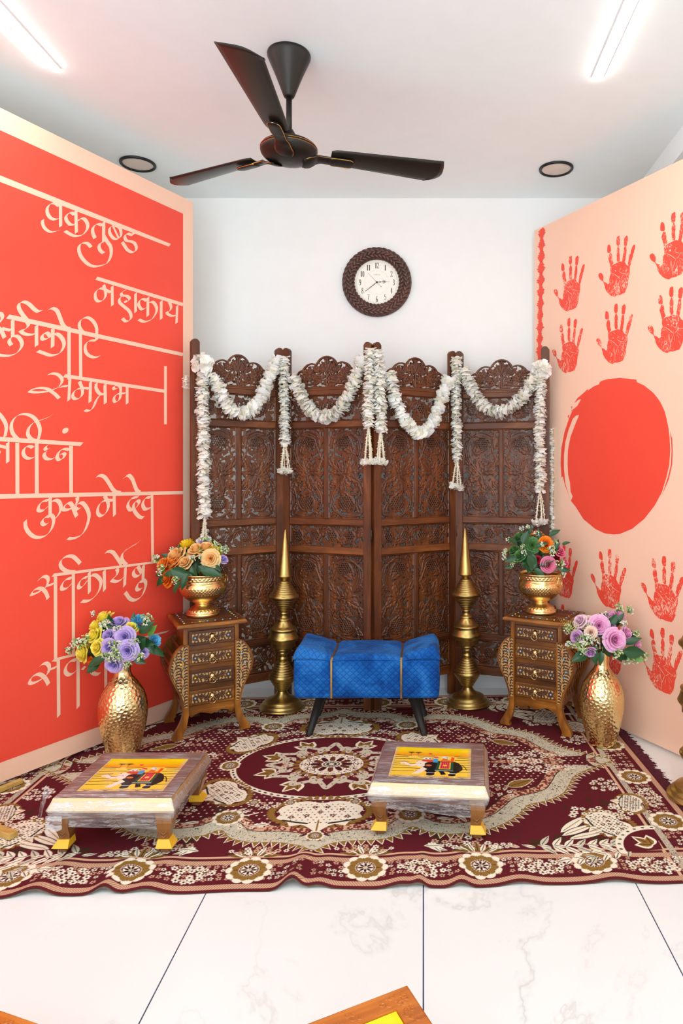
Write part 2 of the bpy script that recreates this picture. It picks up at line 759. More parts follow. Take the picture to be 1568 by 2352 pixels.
lzt = LP.edge((446, 466), (0, 247))
lzb = LP.edge((446, 1625), (0, 1799))
LL = 1.75
left_panel = board('printed_panel', LP, LL, lzt, lzb, 0.03, m_peach,
                   'tall red printed panel with cream Devanagari calligraphy, standing angled at left')
rzt = RP.edge((1227, 530), (1568, 365))
rzb = RP.edge((1227, 1584), (1568, 1745))
RL = 1.55
right_panel = board('printed_panel', RP, RL, rzt, rzb, 0.03, m_peach,
                    'tall peach printed panel with red handprints and a red disc, standing angled at right')

# red field of the left panel
rt = LP.edge((420, 491), (0, 299))
rb = LP.edge((420, 1598), (0, 1752))
u0 = LP.px(420, 1000)[0]
mb = MB()
mb.add([LP.pt(u0, rb(u0), .0007), LP.pt(LL - .06, rb(LL - .06), .0007), LP.pt(LL - .06, rt(LL - .06), .0007), LP.pt(u0, rt(u0), .0007)], [(3, 2, 1, 0)])
mb.build('red_print', m_red, left_panel)

# ---- brush lettering: strokes of a broad nib, traced as centre lines
LET = MB()
LETDEP = [0]


def L3(pl, p, off):
    u, z = pl.px(p[0], p[1])
    return pl.pt(u, z, off)


def nib_stroke(pl, mb, pts, nib, k=7, off=None, closed=False, taper=None):
    """pts and nib in photograph pixels"""
    if off is None:
        LETDEP[0] += 1
        off = .0008 + (LETDEP[0] % 8) * .0003
    c = crom(pts, k, closed)
    n = np.array(nib) / 2.0
    m = len(c)
    tp = np.ones(m) if taper is None else np.interp(np.linspace(0, 1, m), *zip(*taper))
    mn = np.linalg.norm(n) * .13
    A, B = [], []
    sg0 = 1.0
    for i in range(m):
        d = c[min(i + 1, m - 1)] - c[max(i - 1, 0)]
        d = d / (np.linalg.norm(d) + 1e-9)
        pn = np.array([-d[1], d[0]])
        w_ = pn @ n
        o_ = n.copy()
        if abs(w_) < mn:
            o_ = o_ + pn * ((mn - abs(w_)) * (1 if w_ >= 0 else -1))
        oo = off + .00025 * i / m
        A.append(L3(pl, c[i] - o_ * tp[i], oo))
        B.append(L3(pl, c[i] + o_ * tp[i], oo))
    mb.add(A + B, [(i, i + 1, m + i + 1, m + i) for i in range(m - 1)])


def word(ox, oy, sc_, nib, strokes):
    nb = (nib[0] / sc_, nib[1] / sc_)
    for st in strokes:
        tp = None
        if isinstance(st, tuple):
            st, tp = st
        pts = [(ox + a / sc_, oy + b / sc_) for a, b in st]
        nib_stroke(LP, LET, pts, nb, taper=tp)


def bar(x0, y0, x1, y1, th0, th1, vert=False, cut=0.0):
    """headline or upright: a straight bar; cut slants its ends"""
    LETDEP[0] += 1
    off = .0008 + (LETDEP[0] % 8) * .0003
    if not vert:
        q = [(x0 - cut * .5, y0 + th0 / 2), (x1 - cut * .5, y1 + th1 / 2), (x1 + cut * .5, y1 - th1 / 2), (x0 + cut * .5, y0 - th0 / 2)]
    else:
        q = [(x0 - th0 / 2, y0 + cut * .5), (x1 - th1 / 2, y1 + cut * .5), (x1 + th1 / 2, y1 - cut * .5), (x0 + th0 / 2, y0 - cut * .5)]
    LET.add([L3(LP, p, off) for p in q], [(0, 1, 2, 3)])


FADE = [(0, 1), (.75, .8), (1, .05)]
# first line
bar(-70, 383, 389.5, 563.5, 14.5, 6.2, cut=5)
word(80, 450, 8, (60, -36), [
    [(467, 150), (468, 565)],
    [(440, 190), (390, 150), (330, 135), (260, 165), (222, 230), (222, 300), (245, 360), (290, 410), (350, 435), (400, 430), (440, 410)],
    ([(137, 440), (135, 500), (160, 570), (215, 630), (290, 665), (370, 655), (465, 625)], FADE),
    [(745, 270), (757, 680)],
    [(720, 350), (660, 308), (600, 330), (562, 385), (570, 440), (600, 490), (650, 530), (720, 530)],
    ([(720, 535), (640, 540), (550, 575)], [(0, .7), (1, .1)]),
    [(785, 470), (820, 425), (880, 412), (930, 450), (965, 520), (965, 590), (935, 650), (880, 710), (800, 738), (720, 735), (640, 700), (550, 645)],
    [(1260, 480), (1260, 850)],
    [(1235, 545), (1170, 517), (1110, 530), (1065, 585), (1055, 650), (1070, 710), (1100, 780)],
    [(1262, 740), (1330, 850), (1380, 920), (1398, 1010), (1390, 1100), (1350, 1200), (1290, 1255), (1200, 1285), (1100, 1298), (1000, 1270), (900, 1190), (830, 1090), (803, 990), (810, 920), (850, 875), (920, 862), (980, 890), (1025, 945)],
    [(1260, 850), (1200, 865), (1172, 920), (1180, 970), (1210, 1020), (1258, 1055)]])
word(200, 500, 8, (52, -36), [
    [(470, 140), (410, 190), (405, 270), (440, 340), (490, 385), (550, 395), (608, 350), (615, 270), (600, 210), (570, 170), (510, 150)],
    ([(460, 140), (570, 375)], [(0, .55), (1, .55)]),
    [(838, 275), (838, 320), (780, 310), (730, 295), (688, 330), (688, 380), (720, 425), (800, 440), (860, 470), (895, 540), (890, 600), (850, 635), (800, 635), (730, 590), (680, 520), (635, 450)]])
# second line
bar(221, 639, 421, 700, 7.2, 6.6, cut=5)
word(200, 620, 8, (52, -38), [
    [(300, 275), (335, 400), (335, 480), (290, 555), (210, 580), (160, 540), (143, 470), (160, 400), (220, 345), (290, 345), (360, 380), (430, 415)],
    [(455, 300), (460, 655)],
    [(725, 355), (625, 420), (640, 470), (720, 478), (770, 520), (765, 555), (715, 590), (690, 570)],
    [(605, 500), (582, 550), (600, 610), (680, 680), (760, 750), (800, 830), (800, 890), (760, 935), (700, 945), (640, 890)],
    [(883, 430), (883, 780)],
    [(1108, 505), (1107, 850)],
    [(1085, 570), (1030, 535), (975, 545), (940, 600), (945, 660), (985, 720), (1040, 720), (1085, 680)],
    [(1135, 600), (1190, 585), (1240, 625), (1275, 700), (1270, 770), (1230, 850), (1180, 910), (1100, 945), (1030, 950), (945, 910)],
    [(1358, 570), (1357, 905)]])
word(236, 640, 8, (46, -36), [
    [(1210, 425), (1240, 480), (1250, 540), (1230, 590), (1190, 615)],
    [(1165, 610), (1190, 650), (1250, 682), (1330, 680)],
    [(1360, 495), (1348, 820)]])
# third line
bar(17, 727, 421, 815, 9.5, 6.6, cut=8)
word(0, 680, 8, (68, -45), [
    [(-80, 320), (0, 320), (38, 390), (0, 470), (-60, 530)],
    [(-60, 560), (20, 650), (75, 770)], [(20, 590), (100, 612), (200, 630)],
    [(230, 430), (230, 740)],
    [(235, 735), (300, 735), (350, 770), (395, 850), (395, 920), (350, 1000), (280, 1060), (180, 1095), (80, 1098), (-40, 1080), (-120, 1040)],
    [(225, 745), (172, 790), (168, 850), (205, 905)],
    [(560, 490), (490, 440), (400, 330), (340, 220), (345, 140), (420, 105), (520, 145), (620, 240), (690, 285), (750, 275)],
    [(480, 455), (515, 520), (500, 570), (440, 615), (370, 640)], [(360, 635), (430, 690), (530, 713), (630, 700)],
    [(660, 540), (663, 920)],
    [(968, 590), (963, 940)],
    [(925, 755), (880, 690), (830, 675), (775, 720), (770, 780), (810, 800), (880, 780)],
    [(1000, 690), (1060, 705), (1130, 770), (1170, 860), (1160, 950), (1100, 1040), (1020, 1080), (920, 1090), (800, 1050), (690, 1010)],
    [(900, 240), (960, 225), (1040, 270), (1090, 380), (1140, 510), (1200, 580), (1270, 590)]])
bar(157.8, 760, 157.8, 872, 8, 8, True)
word(60, 700, 8, (56, -40), [
    [(1060, 530), (1000, 460), (970, 390), (980, 310), (1040, 250), (1120, 235), (1210, 290), (1270, 380), (1290, 470), (1287, 590)],
    [(1287, 590), (1285, 655), (1230, 655), (1150, 665), (1090, 720), (1075, 790), (1090, 870), (1140, 930), (1220, 965), (1280, 965), (1335, 950)]])
bar(183.5, 766, 184.3, 873, 7.4, 7.8, True)
# fourth line
bar(147, 863, 380, 899, 7.6, 6.6, cut=6)
bar(379.5, 841, 379.5, 974.5, 6.4, 6.4, True)
word(60, 840, 8, (58, -40), [
    [(405, 160), (480, 143), (570, 160), (640, 220), (655, 290), (615, 365), (550, 415), (470, 445)],
    [(440, 455), (380, 425), (250, 408), (130, 430), (50, 466), (150, 490), (300, 485), (420, 465)],
    [(430, 455), (520, 520), (600, 600)], [(620, 390), (690, 378), (760, 375)],
    [(795, 240), (775, 640)],
    [(970, 290), (1020, 420), (1025, 520), (980, 590), (910, 615), (860, 590), (845, 540), (870, 480), (930, 430), (1000, 415), (1080, 412), (1150, 425)],
    [(1180, 295), (1170, 670)],
    [(1285, 320), (1280, 400), (1310, 470), (1360, 520), (1430, 525)], [(1445, 335), (1450, 695)],
    [(1340, 550), (1280, 640), (1240, 740), (1190, 810), (1130, 832), (1075, 815)]])
word(160, 830, 8, (52, -36), [
    [(880, 490), (820, 513), (797, 480), (830, 445), (890, 440), (928, 480), (930, 560), (925, 640), (900, 710), (840, 750), (807, 720), (812, 660), (850, 610), (920, 592), (1020, 585)],
    [(1048, 450), (1048, 780)]])
# fifth line
bar(-40, 1006, 187, 1020.5, 10.5, 8.4, cut=7)
word(0, 930, 8, (66, -42), [
    [(132, 690), (132, 1060)], [(-60, 740), (40, 765), (130, 790)], [(-60, 830), (-20, 890), (-70, 950)],
    [(-120, 110), (-40, 150), (40, 240), (95, 340), (110, 440), (85, 590)],
    [(330, 640), (240, 540), (203, 430), (215, 320), (280, 225), (370, 175), (480, 172), (590, 215), (670, 300), (720, 410), (725, 520), (695, 640)],
    [(680, 640), (600, 640), (540, 600), (505, 530), (520, 430), (580, 350), (640, 310)],
    ([(640, 310), (740, 280), (850, 240), (920, 205), (980, 155)], [(0, .6), (.6, .5), (1, .05)]),
    [(595, 790), (550, 762), (480, 765), (430, 820), (420, 890), (450, 950), (510, 985), (580, 980), (640, 950)],
    [(850, 750), (820, 790), (840, 825), (885, 810)], [(835, 860), (807, 910), (830, 970), (890, 1000), (960, 990), (1015, 960)],
    [(1270, 830), (1200, 808), (1130, 820), (1070, 880), (1045, 960), (1085, 1015), (1150, 985), (1185, 920), (1150, 885), (1105, 920)]])
for x, ya in ((39.1, 1017), (83.6, 1019), (162.2, 1024)):
    bar(x, ya, x + .4, 1140, 9, 8.4 if x > 90 else 9, True)
LET.add([L3(LP, (149.5 + 8.2 * math.cos(a) * .72 - 9.2 * math.sin(a) * .5, 989 + 8.2 * math.cos(a) * -.7 + -6 * math.sin(a) * .6), .0014) for a in np.linspace(0, 2 * PI, 20)[:-1]], [tuple(range(19))])
# sixth line
bar(-60, 1141.5, 421, 1131.5, 11.5, 7.4)
word(40, 1100, 8, (64, -56), [
    [(593, 330), (593, 660)],
    [(560, 395), (490, 400), (420, 440), (378, 510), (375, 570), (420, 590), (480, 575), (540, 510)],
    [(630, 410), (700, 390), (760, 420), (795, 500), (790, 580), (750, 660), (695, 730)],
    [(593, 650), (650, 700), (662, 780), (640, 880), (590, 970), (500, 1050), (400, 1075), (300, 1060), (210, 990), (150, 890), (137, 770)],
    [(600, 690), (530, 690), (455, 760), (450, 810), (490, 845), (545, 828)],
    [(1090, 330), (1098, 390), (1080, 450), (1045, 490)],
    [(1085, 690), (1045, 600), (1000, 490), (950, 440), (880, 470), (840, 540), (860, 570), (930, 565), (1010, 530)],
    [(1040, 530), (1110, 450), (1180, 440), (1250, 510), (1300, 620), (1305, 720), (1270, 860), (1210, 980), (1120, 1060), (1000, 1095), (920, 1090)],
    [(1040, 520), (1090, 560), (1140, 545)]])
word(180, 1080, 8, (56, -54), [
    [(470, 470), (530, 580), (540, 680), (500, 780), (420, 840), (360, 810), (342, 740), (370, 640), (440, 570), (520, 550), (630, 555)],
    [(655, 450), (660, 835)],
    [(335, 115), (400, 95), (480, 130), (560, 240), (620, 340), (680, 395), (760, 410)],
    [(830, 150), (880, 103), (930, 100), (990, 170), (1030, 280), (1070, 370), (1120, 405)],
    [(1100, 485), (1050, 497), (970, 520), (915, 590), (903, 660), (940, 725), (990, 735)],
    [(1045, 700), (1105, 620), (1105, 570), (1060, 565), (1012, 620), (1005, 700), (1050, 790), (1120, 860), (1185, 875)],
    [(1320, 500), (1250, 500), (1190, 560), (1175, 640), (1210, 710), (1260, 713), (1320, 690)]])
bar(348, 1136, 349.5, 1292, 6.2, 6.2, True)
# seventh line
bar(120, 1321, 361, 1290.5, 8, 5.6, cut=6)
word(50, 1260, 8, (58, -60), [
    [(300, 590), (350, 535), (420, 510), (475, 545), (480, 610), (450, 700)],
    [(482, 920), (440, 810), (370, 740), (290, 730), (215, 770), (170, 840), (210, 840), (280, 810), (350, 775)],
    [(440, 690), (520, 665), (585, 645)],
    [(960, 425), (850, 420), (760, 380), (705, 310), (710, 230), (770, 165), (860, 135), (940, 150), (1010, 210), (1068, 275)],
    [(910, 545), (840, 550), (770, 600), (725, 680), (730, 740), (790, 743), (850, 710), (905, 640)],
    [(1232, 430), (1235, 815)],
    [(1200, 522), (1130, 540), (1070, 590), (1035, 660), (1040, 715), (1090, 715), (1150, 650), (1200, 575)],
    [(1265, 490), (1330, 485), (1390, 520), (1440, 590), (1440, 680), (1400, 790), (1330, 880), (1260, 940), (1190, 965), (1090, 965)],
    [(1512, 400), (1517, 770)]])
bar(126.9, 1324, 127.3, 1520, 8, 7.6, True)
bar(167.8, 1318, 168, 1508, 7.4, 7.2, True)
word(180, 1230, 8, (54, -58), [
    [(500, 305), (560, 290), (630, 310), (700, 400), (790, 540)],
    [(880, 540), (835, 500), (793, 430), (800, 340), (860, 270)],
    ([(850, 285), (960, 205), (1060, 150), (1150, 70)], [(0, .35), (.6, .5), (1, .05)]),
    [(690, 610), (715, 650), (700, 720), (640, 780), (590, 820)], [(590, 820), (660, 843), (720, 840), (790, 800), (830, 750)],
    [(862, 580), (845, 930)],
    [(1070, 575), (1010, 650), (1012, 715), (1050, 748), (1100, 742), (1155, 690)], [(1085, 560), (1160, 690)],
    [(1190, 540), (1180, 820)],
    [(1180, 810), (1225, 850), (1232, 920), (1210, 1000), (1170, 1090), (1100, 1160), (1010, 1190), (930, 1150), (880, 1080), (850, 1045)],
    [(1190, 840), (1120, 850), (1070, 920), (1065, 980), (1100, 1000), (1150, 980)]])
# eighth line
bar(121, 1516, 385, 1450, 8, 5.6, cut=7)
word(50, 1480, 8, (62, -64), [
    [(335, 385), (380, 355), (440, 345), (490, 390), (495, 460), (462, 550)],
    [(490, 735), (440, 640), (370, 570), (290, 545), (210, 580), (150, 650), (145, 705), (200, 715), (290, 680), (375, 630)],
    [(480, 475), (570, 440), (640, 410)],
    [(1000, 290), (930, 290), (850, 340), (800, 430), (800, 510), (850, 555), (910, 550), (980, 500)],
    [(1270, 480), (1310, 530), (1370, 548), (1425, 540)], [(1110, 430), (1150, 440)]])
bar(133, 1514, 134, 1645, 8, 8, True, cut=9)
bar(178.3, 1502, 178.5, 1625, 7.6, 7.6, True, cut=8)
bar(241.5, 1490, 242, 1600, 7, 7, True, cut=7)
LET.build('calligraphy', m_peach, left_panel)

# ---- right panel prints
rng = random.Random(3)
TPL = [[(480, 415), (520, 440), (545, 560), (540, 640), (510, 665), (470, 665), (440, 640), (430, 560), (445, 450)],
       [(520, 680), (565, 700), (585, 800), (590, 900), (612, 970), (540, 1075), (520, 1040), (495, 940), (470, 840), (480, 760)],
       [(790, 150), (812, 200), (812, 330), (800, 420), (765, 440), (720, 430), (703, 320), (715, 220), (745, 175)],
       [(775, 450), (810, 540), (815, 620), (805, 720), (810, 900), (735, 920), (720, 830), (720, 660), (725, 540)],
       [(1010, 150), (1045, 170), (1050, 240), (1025, 430), (975, 455), (935, 435), (935, 330), (950, 210)],
       [(970, 470), (1005, 480), (1005, 640), (985, 800), (955, 950), (885, 935), (900, 800), (920, 620), (940, 500)],
       [(1245, 415), (1268, 440), (1260, 520), (1215, 690), (1135, 690), (1160, 560), (1190, 470)],
       [(1115, 700), (1205, 700), (1190, 800), (1160, 910), (1105, 1070), (1055, 1020), (1060, 930), (1090, 800)],
       [(540, 1080), (620, 1015), (700, 980), (810, 925), (890, 940), (960, 950), (1010, 1030), (1100, 1065), (1112, 1130), (1105, 1260), (1080, 1380), (1060, 1500), (1045, 1640), (970, 1830), (910, 1880), (800, 1930), (720, 1940), (640, 1985), (540, 1940), (440, 1850), (370, 1740), (365, 1680), (335, 1570), (400, 1555), (440, 1600), (495, 1570), (500, 1450), (515, 1350), (540, 1260), (525, 1170)],
       [(230, 1265), (275, 1290), (320, 1370), (320, 1440), (295, 1505), (230, 1470), (185, 1400), (170, 1310)],
       [(296, 1498), (310, 1490), (352, 1560), (335, 1575)]]
CRK = [([(535, 1265), (640, 1300), (720, 1350), (800, 1420), (830, 1450)], 20), ([(780, 1205), (850, 1265), (960, 1278), (1090, 1275)], 17),
       ([(850, 1425), (880, 1380), (930, 1305)], 13), ([(700, 1400), (715, 1550), (735, 1720), (735, 1900)], 13), ([(820, 1450), (780, 1580), (750, 1700)], 14),
       ([(900, 1400), (960, 1440), (1010, 1490)], 9), ([(690, 1020), (730, 1075)], 18), ([(665, 1190), (700, 1215)], 34), ([(815, 1110), (835, 1150), (790, 1195)], 14),
       ([(940, 1610), (1000, 1720)], 10), ([(610, 1650), (650, 1700), (600, 1780)], 22), ([(970, 1350), (1000, 1310)], 9), ([(640, 1370), (600, 1320)], 8),
       ([(690, 1500), (680, 1640)], 9), ([(850, 1500), (840, 1640)], 8), ([(900, 1450), (960, 1560)], 7), ([(560, 1480), (520, 1490)], 12), ([(480, 1540), (560, 1550)], 8)]


def tpl_uz(p):
    return RP.px(1360 + p[0] / 13.067, 530 + p[1] / 13.067)


REF = tpl_uz((775, 150))


def jag(pts, a, step):
    out = []
    for i in range(len(pts)):
        p, q = np.array(pts[i]), np.array(pts[(i + 1) % len(pts)])
        n = max(1, int(np.linalg.norm(q - p) / step))
        for k in range(n):
            out.append(p + (q - p) * k / n + np.array([rng.uniform(-a, a), rng.uniform(-a, a)]))
    return out


TJ = [[tpl_uz(p) for p in jag(crom(pl_, 4, True), 5, 22)] for pl_ in TPL]
CJ = []
for pts, wd in CRK:
    c = crom(pts, 5)
    m = len(c)
    q = []
    for s_ in (1, -1):
        row = []
        for i in range(m):
            d = c[min(i + 1, m - 1)] - c[max(i - 1, 0)]
            d = np.array([-d[1], d[0]]) / (np.linalg.norm(d) + 1e-9)
            row.append(c[i] + s_ * d * wd * .38 * (0.15 + 0.85 * math.sin(PI * (i + .5) / m)) * rng.uniform(.7, 1.2))
        q += row if s_ == 1 else row[::-1]
    CJ.append([tpl_uz(p) for p in q])
for tx, ty in ((1310.7, 587), (1420.5, 541.5), (1547.5, 487), (1307, 730), (1415.4, 697), (1542.8, 658),
               (1295.9, 1248), (1401, 1261), (1526, 1277), (1293, 1388), (1404, 1410), (1522.5, 1442)):
    u, z = RP.px(tx, ty)
    du, dz = u - REF[0], z - REF[1]
    sk = 0.0 if ty < 1000 else -0.075          # the lower prints lean slightly
    HD = MB()
    for grp, off, mi in ((TJ, .0008, 0), (CJ, .0013, 1)):
        for pl_ in grp:
            q = [(a + du, b + dz + sk * (a - REF[0])) for a, b in pl_]
            if min(p[0] for p in q) > 0.003:
                HD.add([RP.pt(a, b, off) for a, b in q], [tuple(range(len(q)))], mi)
    HD.build('handprint', [m_hand, m_peach], right_panel)

SUN = MB()
zz = lambda p: RP.px(1200 + p[0] / 2.868, 840 + p[1] / 2.868)
main = [(505, 112), (520, 100), (560, 88), (640, 80), (700, 86), (750, 92), (752, 108), (800, 130), (860, 178), (890, 215), (910, 245), (935, 300), (948, 350), (960, 410), (968, 480), (972, 560), (966, 650), (948, 730), (918, 830), (870, 920), (800, 1010), (720, 1075), (640, 1108), (600, 1112), (540, 1104), (480, 1076), (400, 1010), (350, 930), (318, 890), (330, 860), (316, 830), (312, 770), (300, 720), (296, 650), (298, 560), (315, 470), (345, 390), (372, 325), (362, 325), (350, 330), (330, 350), (300, 430), (282, 500), (272, 590), (272, 680), (282, 780), (300, 840), (318, 890), (280, 790), (265, 730), (256, 735), (250, 640), (256, 540), (275, 440), (305, 350), (330, 290), (360, 265), (385, 222), (370, 222), (340, 248), (360, 215), (410, 172), (432, 150), (428, 165), (470, 135), (505, 122)]
SUN.add([RP.pt(*zz(p), .0008) for p in main], [tuple(range(len(main)))])
for q in ([(970, 430), (985, 480), (988, 560), (985, 650), (962, 750), (918, 850), (930, 815), (955, 740), (977, 650), (981, 560), (978, 490)],
          [(318, 270), (328, 266), (324, 284)], [(296, 330), (308, 322), (300, 348)], [(322, 292), (328, 290), (322, 302)]):
    SUN.add([RP.pt(*zz(p), .0008) for p in q], [tuple(range(len(q)))])
SUN.build('red_disc', m_red, right_panel)

SCR = MB()
for k in range(78):
    y = 527 + k * 4.1
    x = 1244 - (y - 525) * .019
    a = rng.uniform(5.5, 8.5) * (0.75 + .35 * math.sin(k * .95))
    nib_stroke(RP, SCR, [(x - a, y + 3 + rng.uniform(-1, 1)), (x, y), (x + a, y - 3 + rng.uniform(-1, 1)), (x + a * .3, y + 2), (x - a * .6, y + 5)], (2.6, 2.4), k=3, off=.0008 + (k % 6) * .0002)
SCR.build('scribble_border', m_red, right_panel)

# timber pieces under and in front of the left panel
o = thing('wooden_batten', 'yellow timber batten lying under the bottom edge of the red panel at far left', 'wood', (0, 0, 0))
mb = MB()
a = FL(45, 1802)
dv = Vector((-0.4515, -0.8923, 0))
nv = Vector((0.8923, -0.4515, 0))
A0 = Vector((a.x, a.y, 0))
mb.M = Matrix.Translation(A0) @ Matrix((( dv.x, nv.x, 0, 0), (dv.y, nv.y, 0, 0), (0, 0, 1, 0), (0, 0, 0, 1)))
mb.bbox((0, 0.002, 0.009), (0.40, 0.022, 0.026), 0.002)
fix_normals(mb.build('batten', m_batten, o))
o = thing('wooden_batten', 'short yellow timber end poking in at the left edge of the carpet', 'wood', (0, 0, 0))
mb = MB()
a = FL(32, 1932)
mb.M = Matrix.Translation((a.x, a.y, 0)) @ Matrix.Rotation(-0.45, 4, 'Z')
mb.bbox((-0.30, -0.015, 0.008), (0.0, 0.015, 0.028), 0.002)
fix_normals(mb.build('batten', m_batten, o))
# ================================================================== carved folding screen
m_scr = mk_wood('screen_wood', S(50, 21, 5), S(90, 43, 11), S(136, 74, 27), 0.45, 'Z', 6, coat=0.0)
m_scr_x = mk_wood('screen_wood_rail', S(54, 23, 6), S(98, 48, 13), S(146, 82, 32), 0.45, 'X', 6, coat=0.0)
m_carve = mk_wood('screen_carved_wood', S(48, 20, 5), S(84, 40, 11), S(122, 64, 22), 0.38, 'Z', 5, coat=0.06)
m_hinge = mk('hinge_steel', S(70, 62, 54), 0.4, 0.8)

HINGES = [(-1.12, 3.277), (-0.729, 3.55), (-0.251, 3.367), (0.17, 3.643), (0.645, 3.487)]


class Carve:
    """height field with pierced holes for one carved board"""

    def __init__(s, w_, h_, res, seed):
        s.R = Ras(0, w_, 0, h_, res, (0.0,))
        s.D = Ras(0, w_, 0, h_, res, (0.0,))     # how far a solid shape reaches (1 = keep)
        s.H = Ras(0, w_, 0, h_, res, (0.0,))     # explicit holes
        s.w, s.h, s.res, s.seed = w_, h_, res, seed
        s.rng = random.Random(seed)

    def vine(s, pts, wd, hgt=1.0):
        c = crom(pts, 8)
        s.D.line(c, wd + 0.0045, (1,))
        s.R.line(c, wd, (hgt,))
        s.R.line(c, wd * 0.3, (hgt * 0.35,))

    def leaf(s, x, y, ang, L, wd=0.4, lobes=True, veins=3):
        c, n = math.cos(ang), math.sin(ang)
        out = []
        for sgn in (1, -1):
            row = []
            for k in range(13):
                t_ = k / 12
                r = wd * L * math.sin(PI * t_ ** 0.8) * (1 + (0.28 * math.cos(t_ * PI * 6) if lobes else 0))
                row.append((x + c * L * t_ - n * r * sgn * .5, y + n * L * t_ + c * r * sgn * .5))
            out += row if sgn == 1 else row[::-1]
        s.D.poly([(x + (a - x) * 1.06, y + (b - y) * 1.06) for a, b in out], (1,))
        s.R.poly(out, (0.8,))
        s.R.line([(x, y), (x + c * L * .9, y + n * L * .9)], 0.0018, (-0.5,))
        for k in range(veins):
            t_ = 0.25 + 0.5 * k / max(1, veins - 1)
            for sg in (1, -1):
                a2 = ang + sg * 0.65
                s.R.line([(x + c * L * t_, y + n * L * t_), (x + c * L * t_ + math.cos(a2) * L * wd * .42, y + n * L * t_ + math.sin(a2) * L * wd * .42)], 0.0014, (-0.3,))

    def grapes(s, x, y, rx, ry, r=0.0054):
        s.D.ell(x, y, rx + .004, ry + .004, 0, (1,))
        s.R.ell(x, y, rx, ry, 0, (0.5,))
        dy = r * 1.95
        k = 0
        yy = y - ry + r
        while yy < y + ry - r * .5:
            xx = x - rx + r + (r * 1.15 if k % 2 else 0)
            while xx < x + rx - r * .5:
                if ((xx - x) / rx) ** 2 + ((yy - y) / ry) ** 2 < 0.86:
                    s.R.ell(xx, yy, r * .98, r * .98, 0, (0.95,))
                    s.H.ell(xx, yy, r * .88, r * .88, 0, (1,))
                xx += r * 2.3
            yy += dy
            k += 1

    def border(s, b, hgt=0.9):
        for a in (((0, 0), (s.w, 0)), ((0, s.h), (s.w, s.h)), ((0, 0), (0, s.h)), ((s.w, 0), (s.w, s.h))):
            s.D.line(a, 2 * b, (1,))
            s.R.line(a, 2 * b - .003, (hgt,))

    def mesh(s, name, depth=0.0045, thr=0.5, cell=0.012, thick=0.010, outline=None):
        d = s.D.img[..., 0]
        nz = value_noise(d.shape, cell / s.res, s.seed, 2)
        hole = ((d < 0.35) & (nz > thr)) | (s.H.img[..., 0] > 0.5)
        hgt = s.R.img[..., 0] * depth
        for _ in range(1):
            p = np.pad(hgt, 1, mode='edge')
            hgt = (p[1:-1, 1:-1] * 2 + p[:-2, 1:-1] + p[2:, 1:-1] + p[1:-1, :-2] + p[1:-1, 2:]) / 6
        if outline is not None:
            hole |= ~outline(s.D.x[None, :], s.D.y[:, None])
        X = np.zeros((*d.shape, 3))
        X[..., 0] = s.D.x[None, :]
        X[..., 2] = s.D.y[:, None]
        X[..., 1] = -hgt
        o = grid_mesh(name, X, None, hole, m_carve)
        return solidify(o, thick, -1)


CW, CHT, BH = 0.192, 0.46, 0.128


def tall_cell(seed, h):
    c = Carve(CW, h, 0.0021, seed)
    c.border(0.006)
    W_ = CW
    k = h / 0.46
    # S-shaped vine
    c.vine([(.03, .02 * k), (.10, .012 * k), (.165, .05 * k), (.17, .12 * k), (.12, .19 * k), (.07, .25 * k), (.028, .32 * k), (.03, .39 * k), (.09, .44 * k), (.15, .42 * k), (.165, .36 * k)], .0052)
    c.vine([(.02, .16 * k), (.06, .05 * k), (.12, .035 * k)], .004)
    c.vine([(.175, .30 * k), (.13, .40 * k), (.07, .425 * k)], .004)
    c.vine([(.10, .21 * k), (.15, .25 * k), (.178, .31 * k)], .0045)
    c.vine([(.09, .235 * k), (.045, .20 * k), (.015, .13 * k)], .0045)
    c.grapes(.095, .085 * k, .042, .036)
    c.grapes(.105, .385 * k, .040, .032)
    for (x, y, a, L) in ((.10, .225, 1.9, .085), (.105, .23, .7, .095), (.095, .22, 3.6, .085), (.10, .215, 5.0, .09), (.10, .22, 2.8, .07), (.105, .235, 0.05, .075),
                         (.06, .33, .5, .07), (.06, .33, 1.3, .06), (.13, .14, 3.7, .06), (.135, .13, 2.6, .055), (.04, .27, 2.3, .05), (.155, .19, 5.4, .05),
                         (.17, .42, 2.4, .045), (.02, .44, 5.6, .05), (.17, .02, 2.5, .05), (.022, .03, 1.2, .06), (.165, .26, 1.1, .06), (.03, .19, 4.3, .06)):
        c.leaf(x, y * k, a, L, 0.42)
    for _ in range(9):
        c.leaf(c.rng.uniform(.015, W_ - .015), c.rng.uniform(.02, h - .02), c.rng.uniform(0, 6.28), c.rng.uniform(.022, .040), .34, False, 2)
    # fine chased lines that follow the stems
    for dx in (-.012, -.008, .008, .012):
        c.R.line(crom([(.03 + dx, .02 * k), (.10, .012 * k + dx), (.165 + dx, .05 * k), (.17 + dx, .12 * k), (.12 + dx, .19 * k), (.07 + dx, .25 * k), (.028 + dx, .32 * k), (.03 + dx, .39 * k), (.09, .44 * k + dx), (.15, .42 * k + dx)], 8), .0016, (.85,))
    for _ in range(16):
        x, y, a = c.rng.uniform(.02, W_ - .02), c.rng.uniform(.03, h - .03), c.rng.uniform(0, 6.28)
        L = c.rng.uniform(.03, .06)
        c.R.line(crom([(x, y), (x + math.cos(a) * L * .5 + .006, y + math.sin(a) * L * .5), (x + math.cos(a + .5) * L, y + math.sin(a + .5) * L)], 6), .0018, (1.0,))
    return c.mesh('carved_panel', thr=0.60)


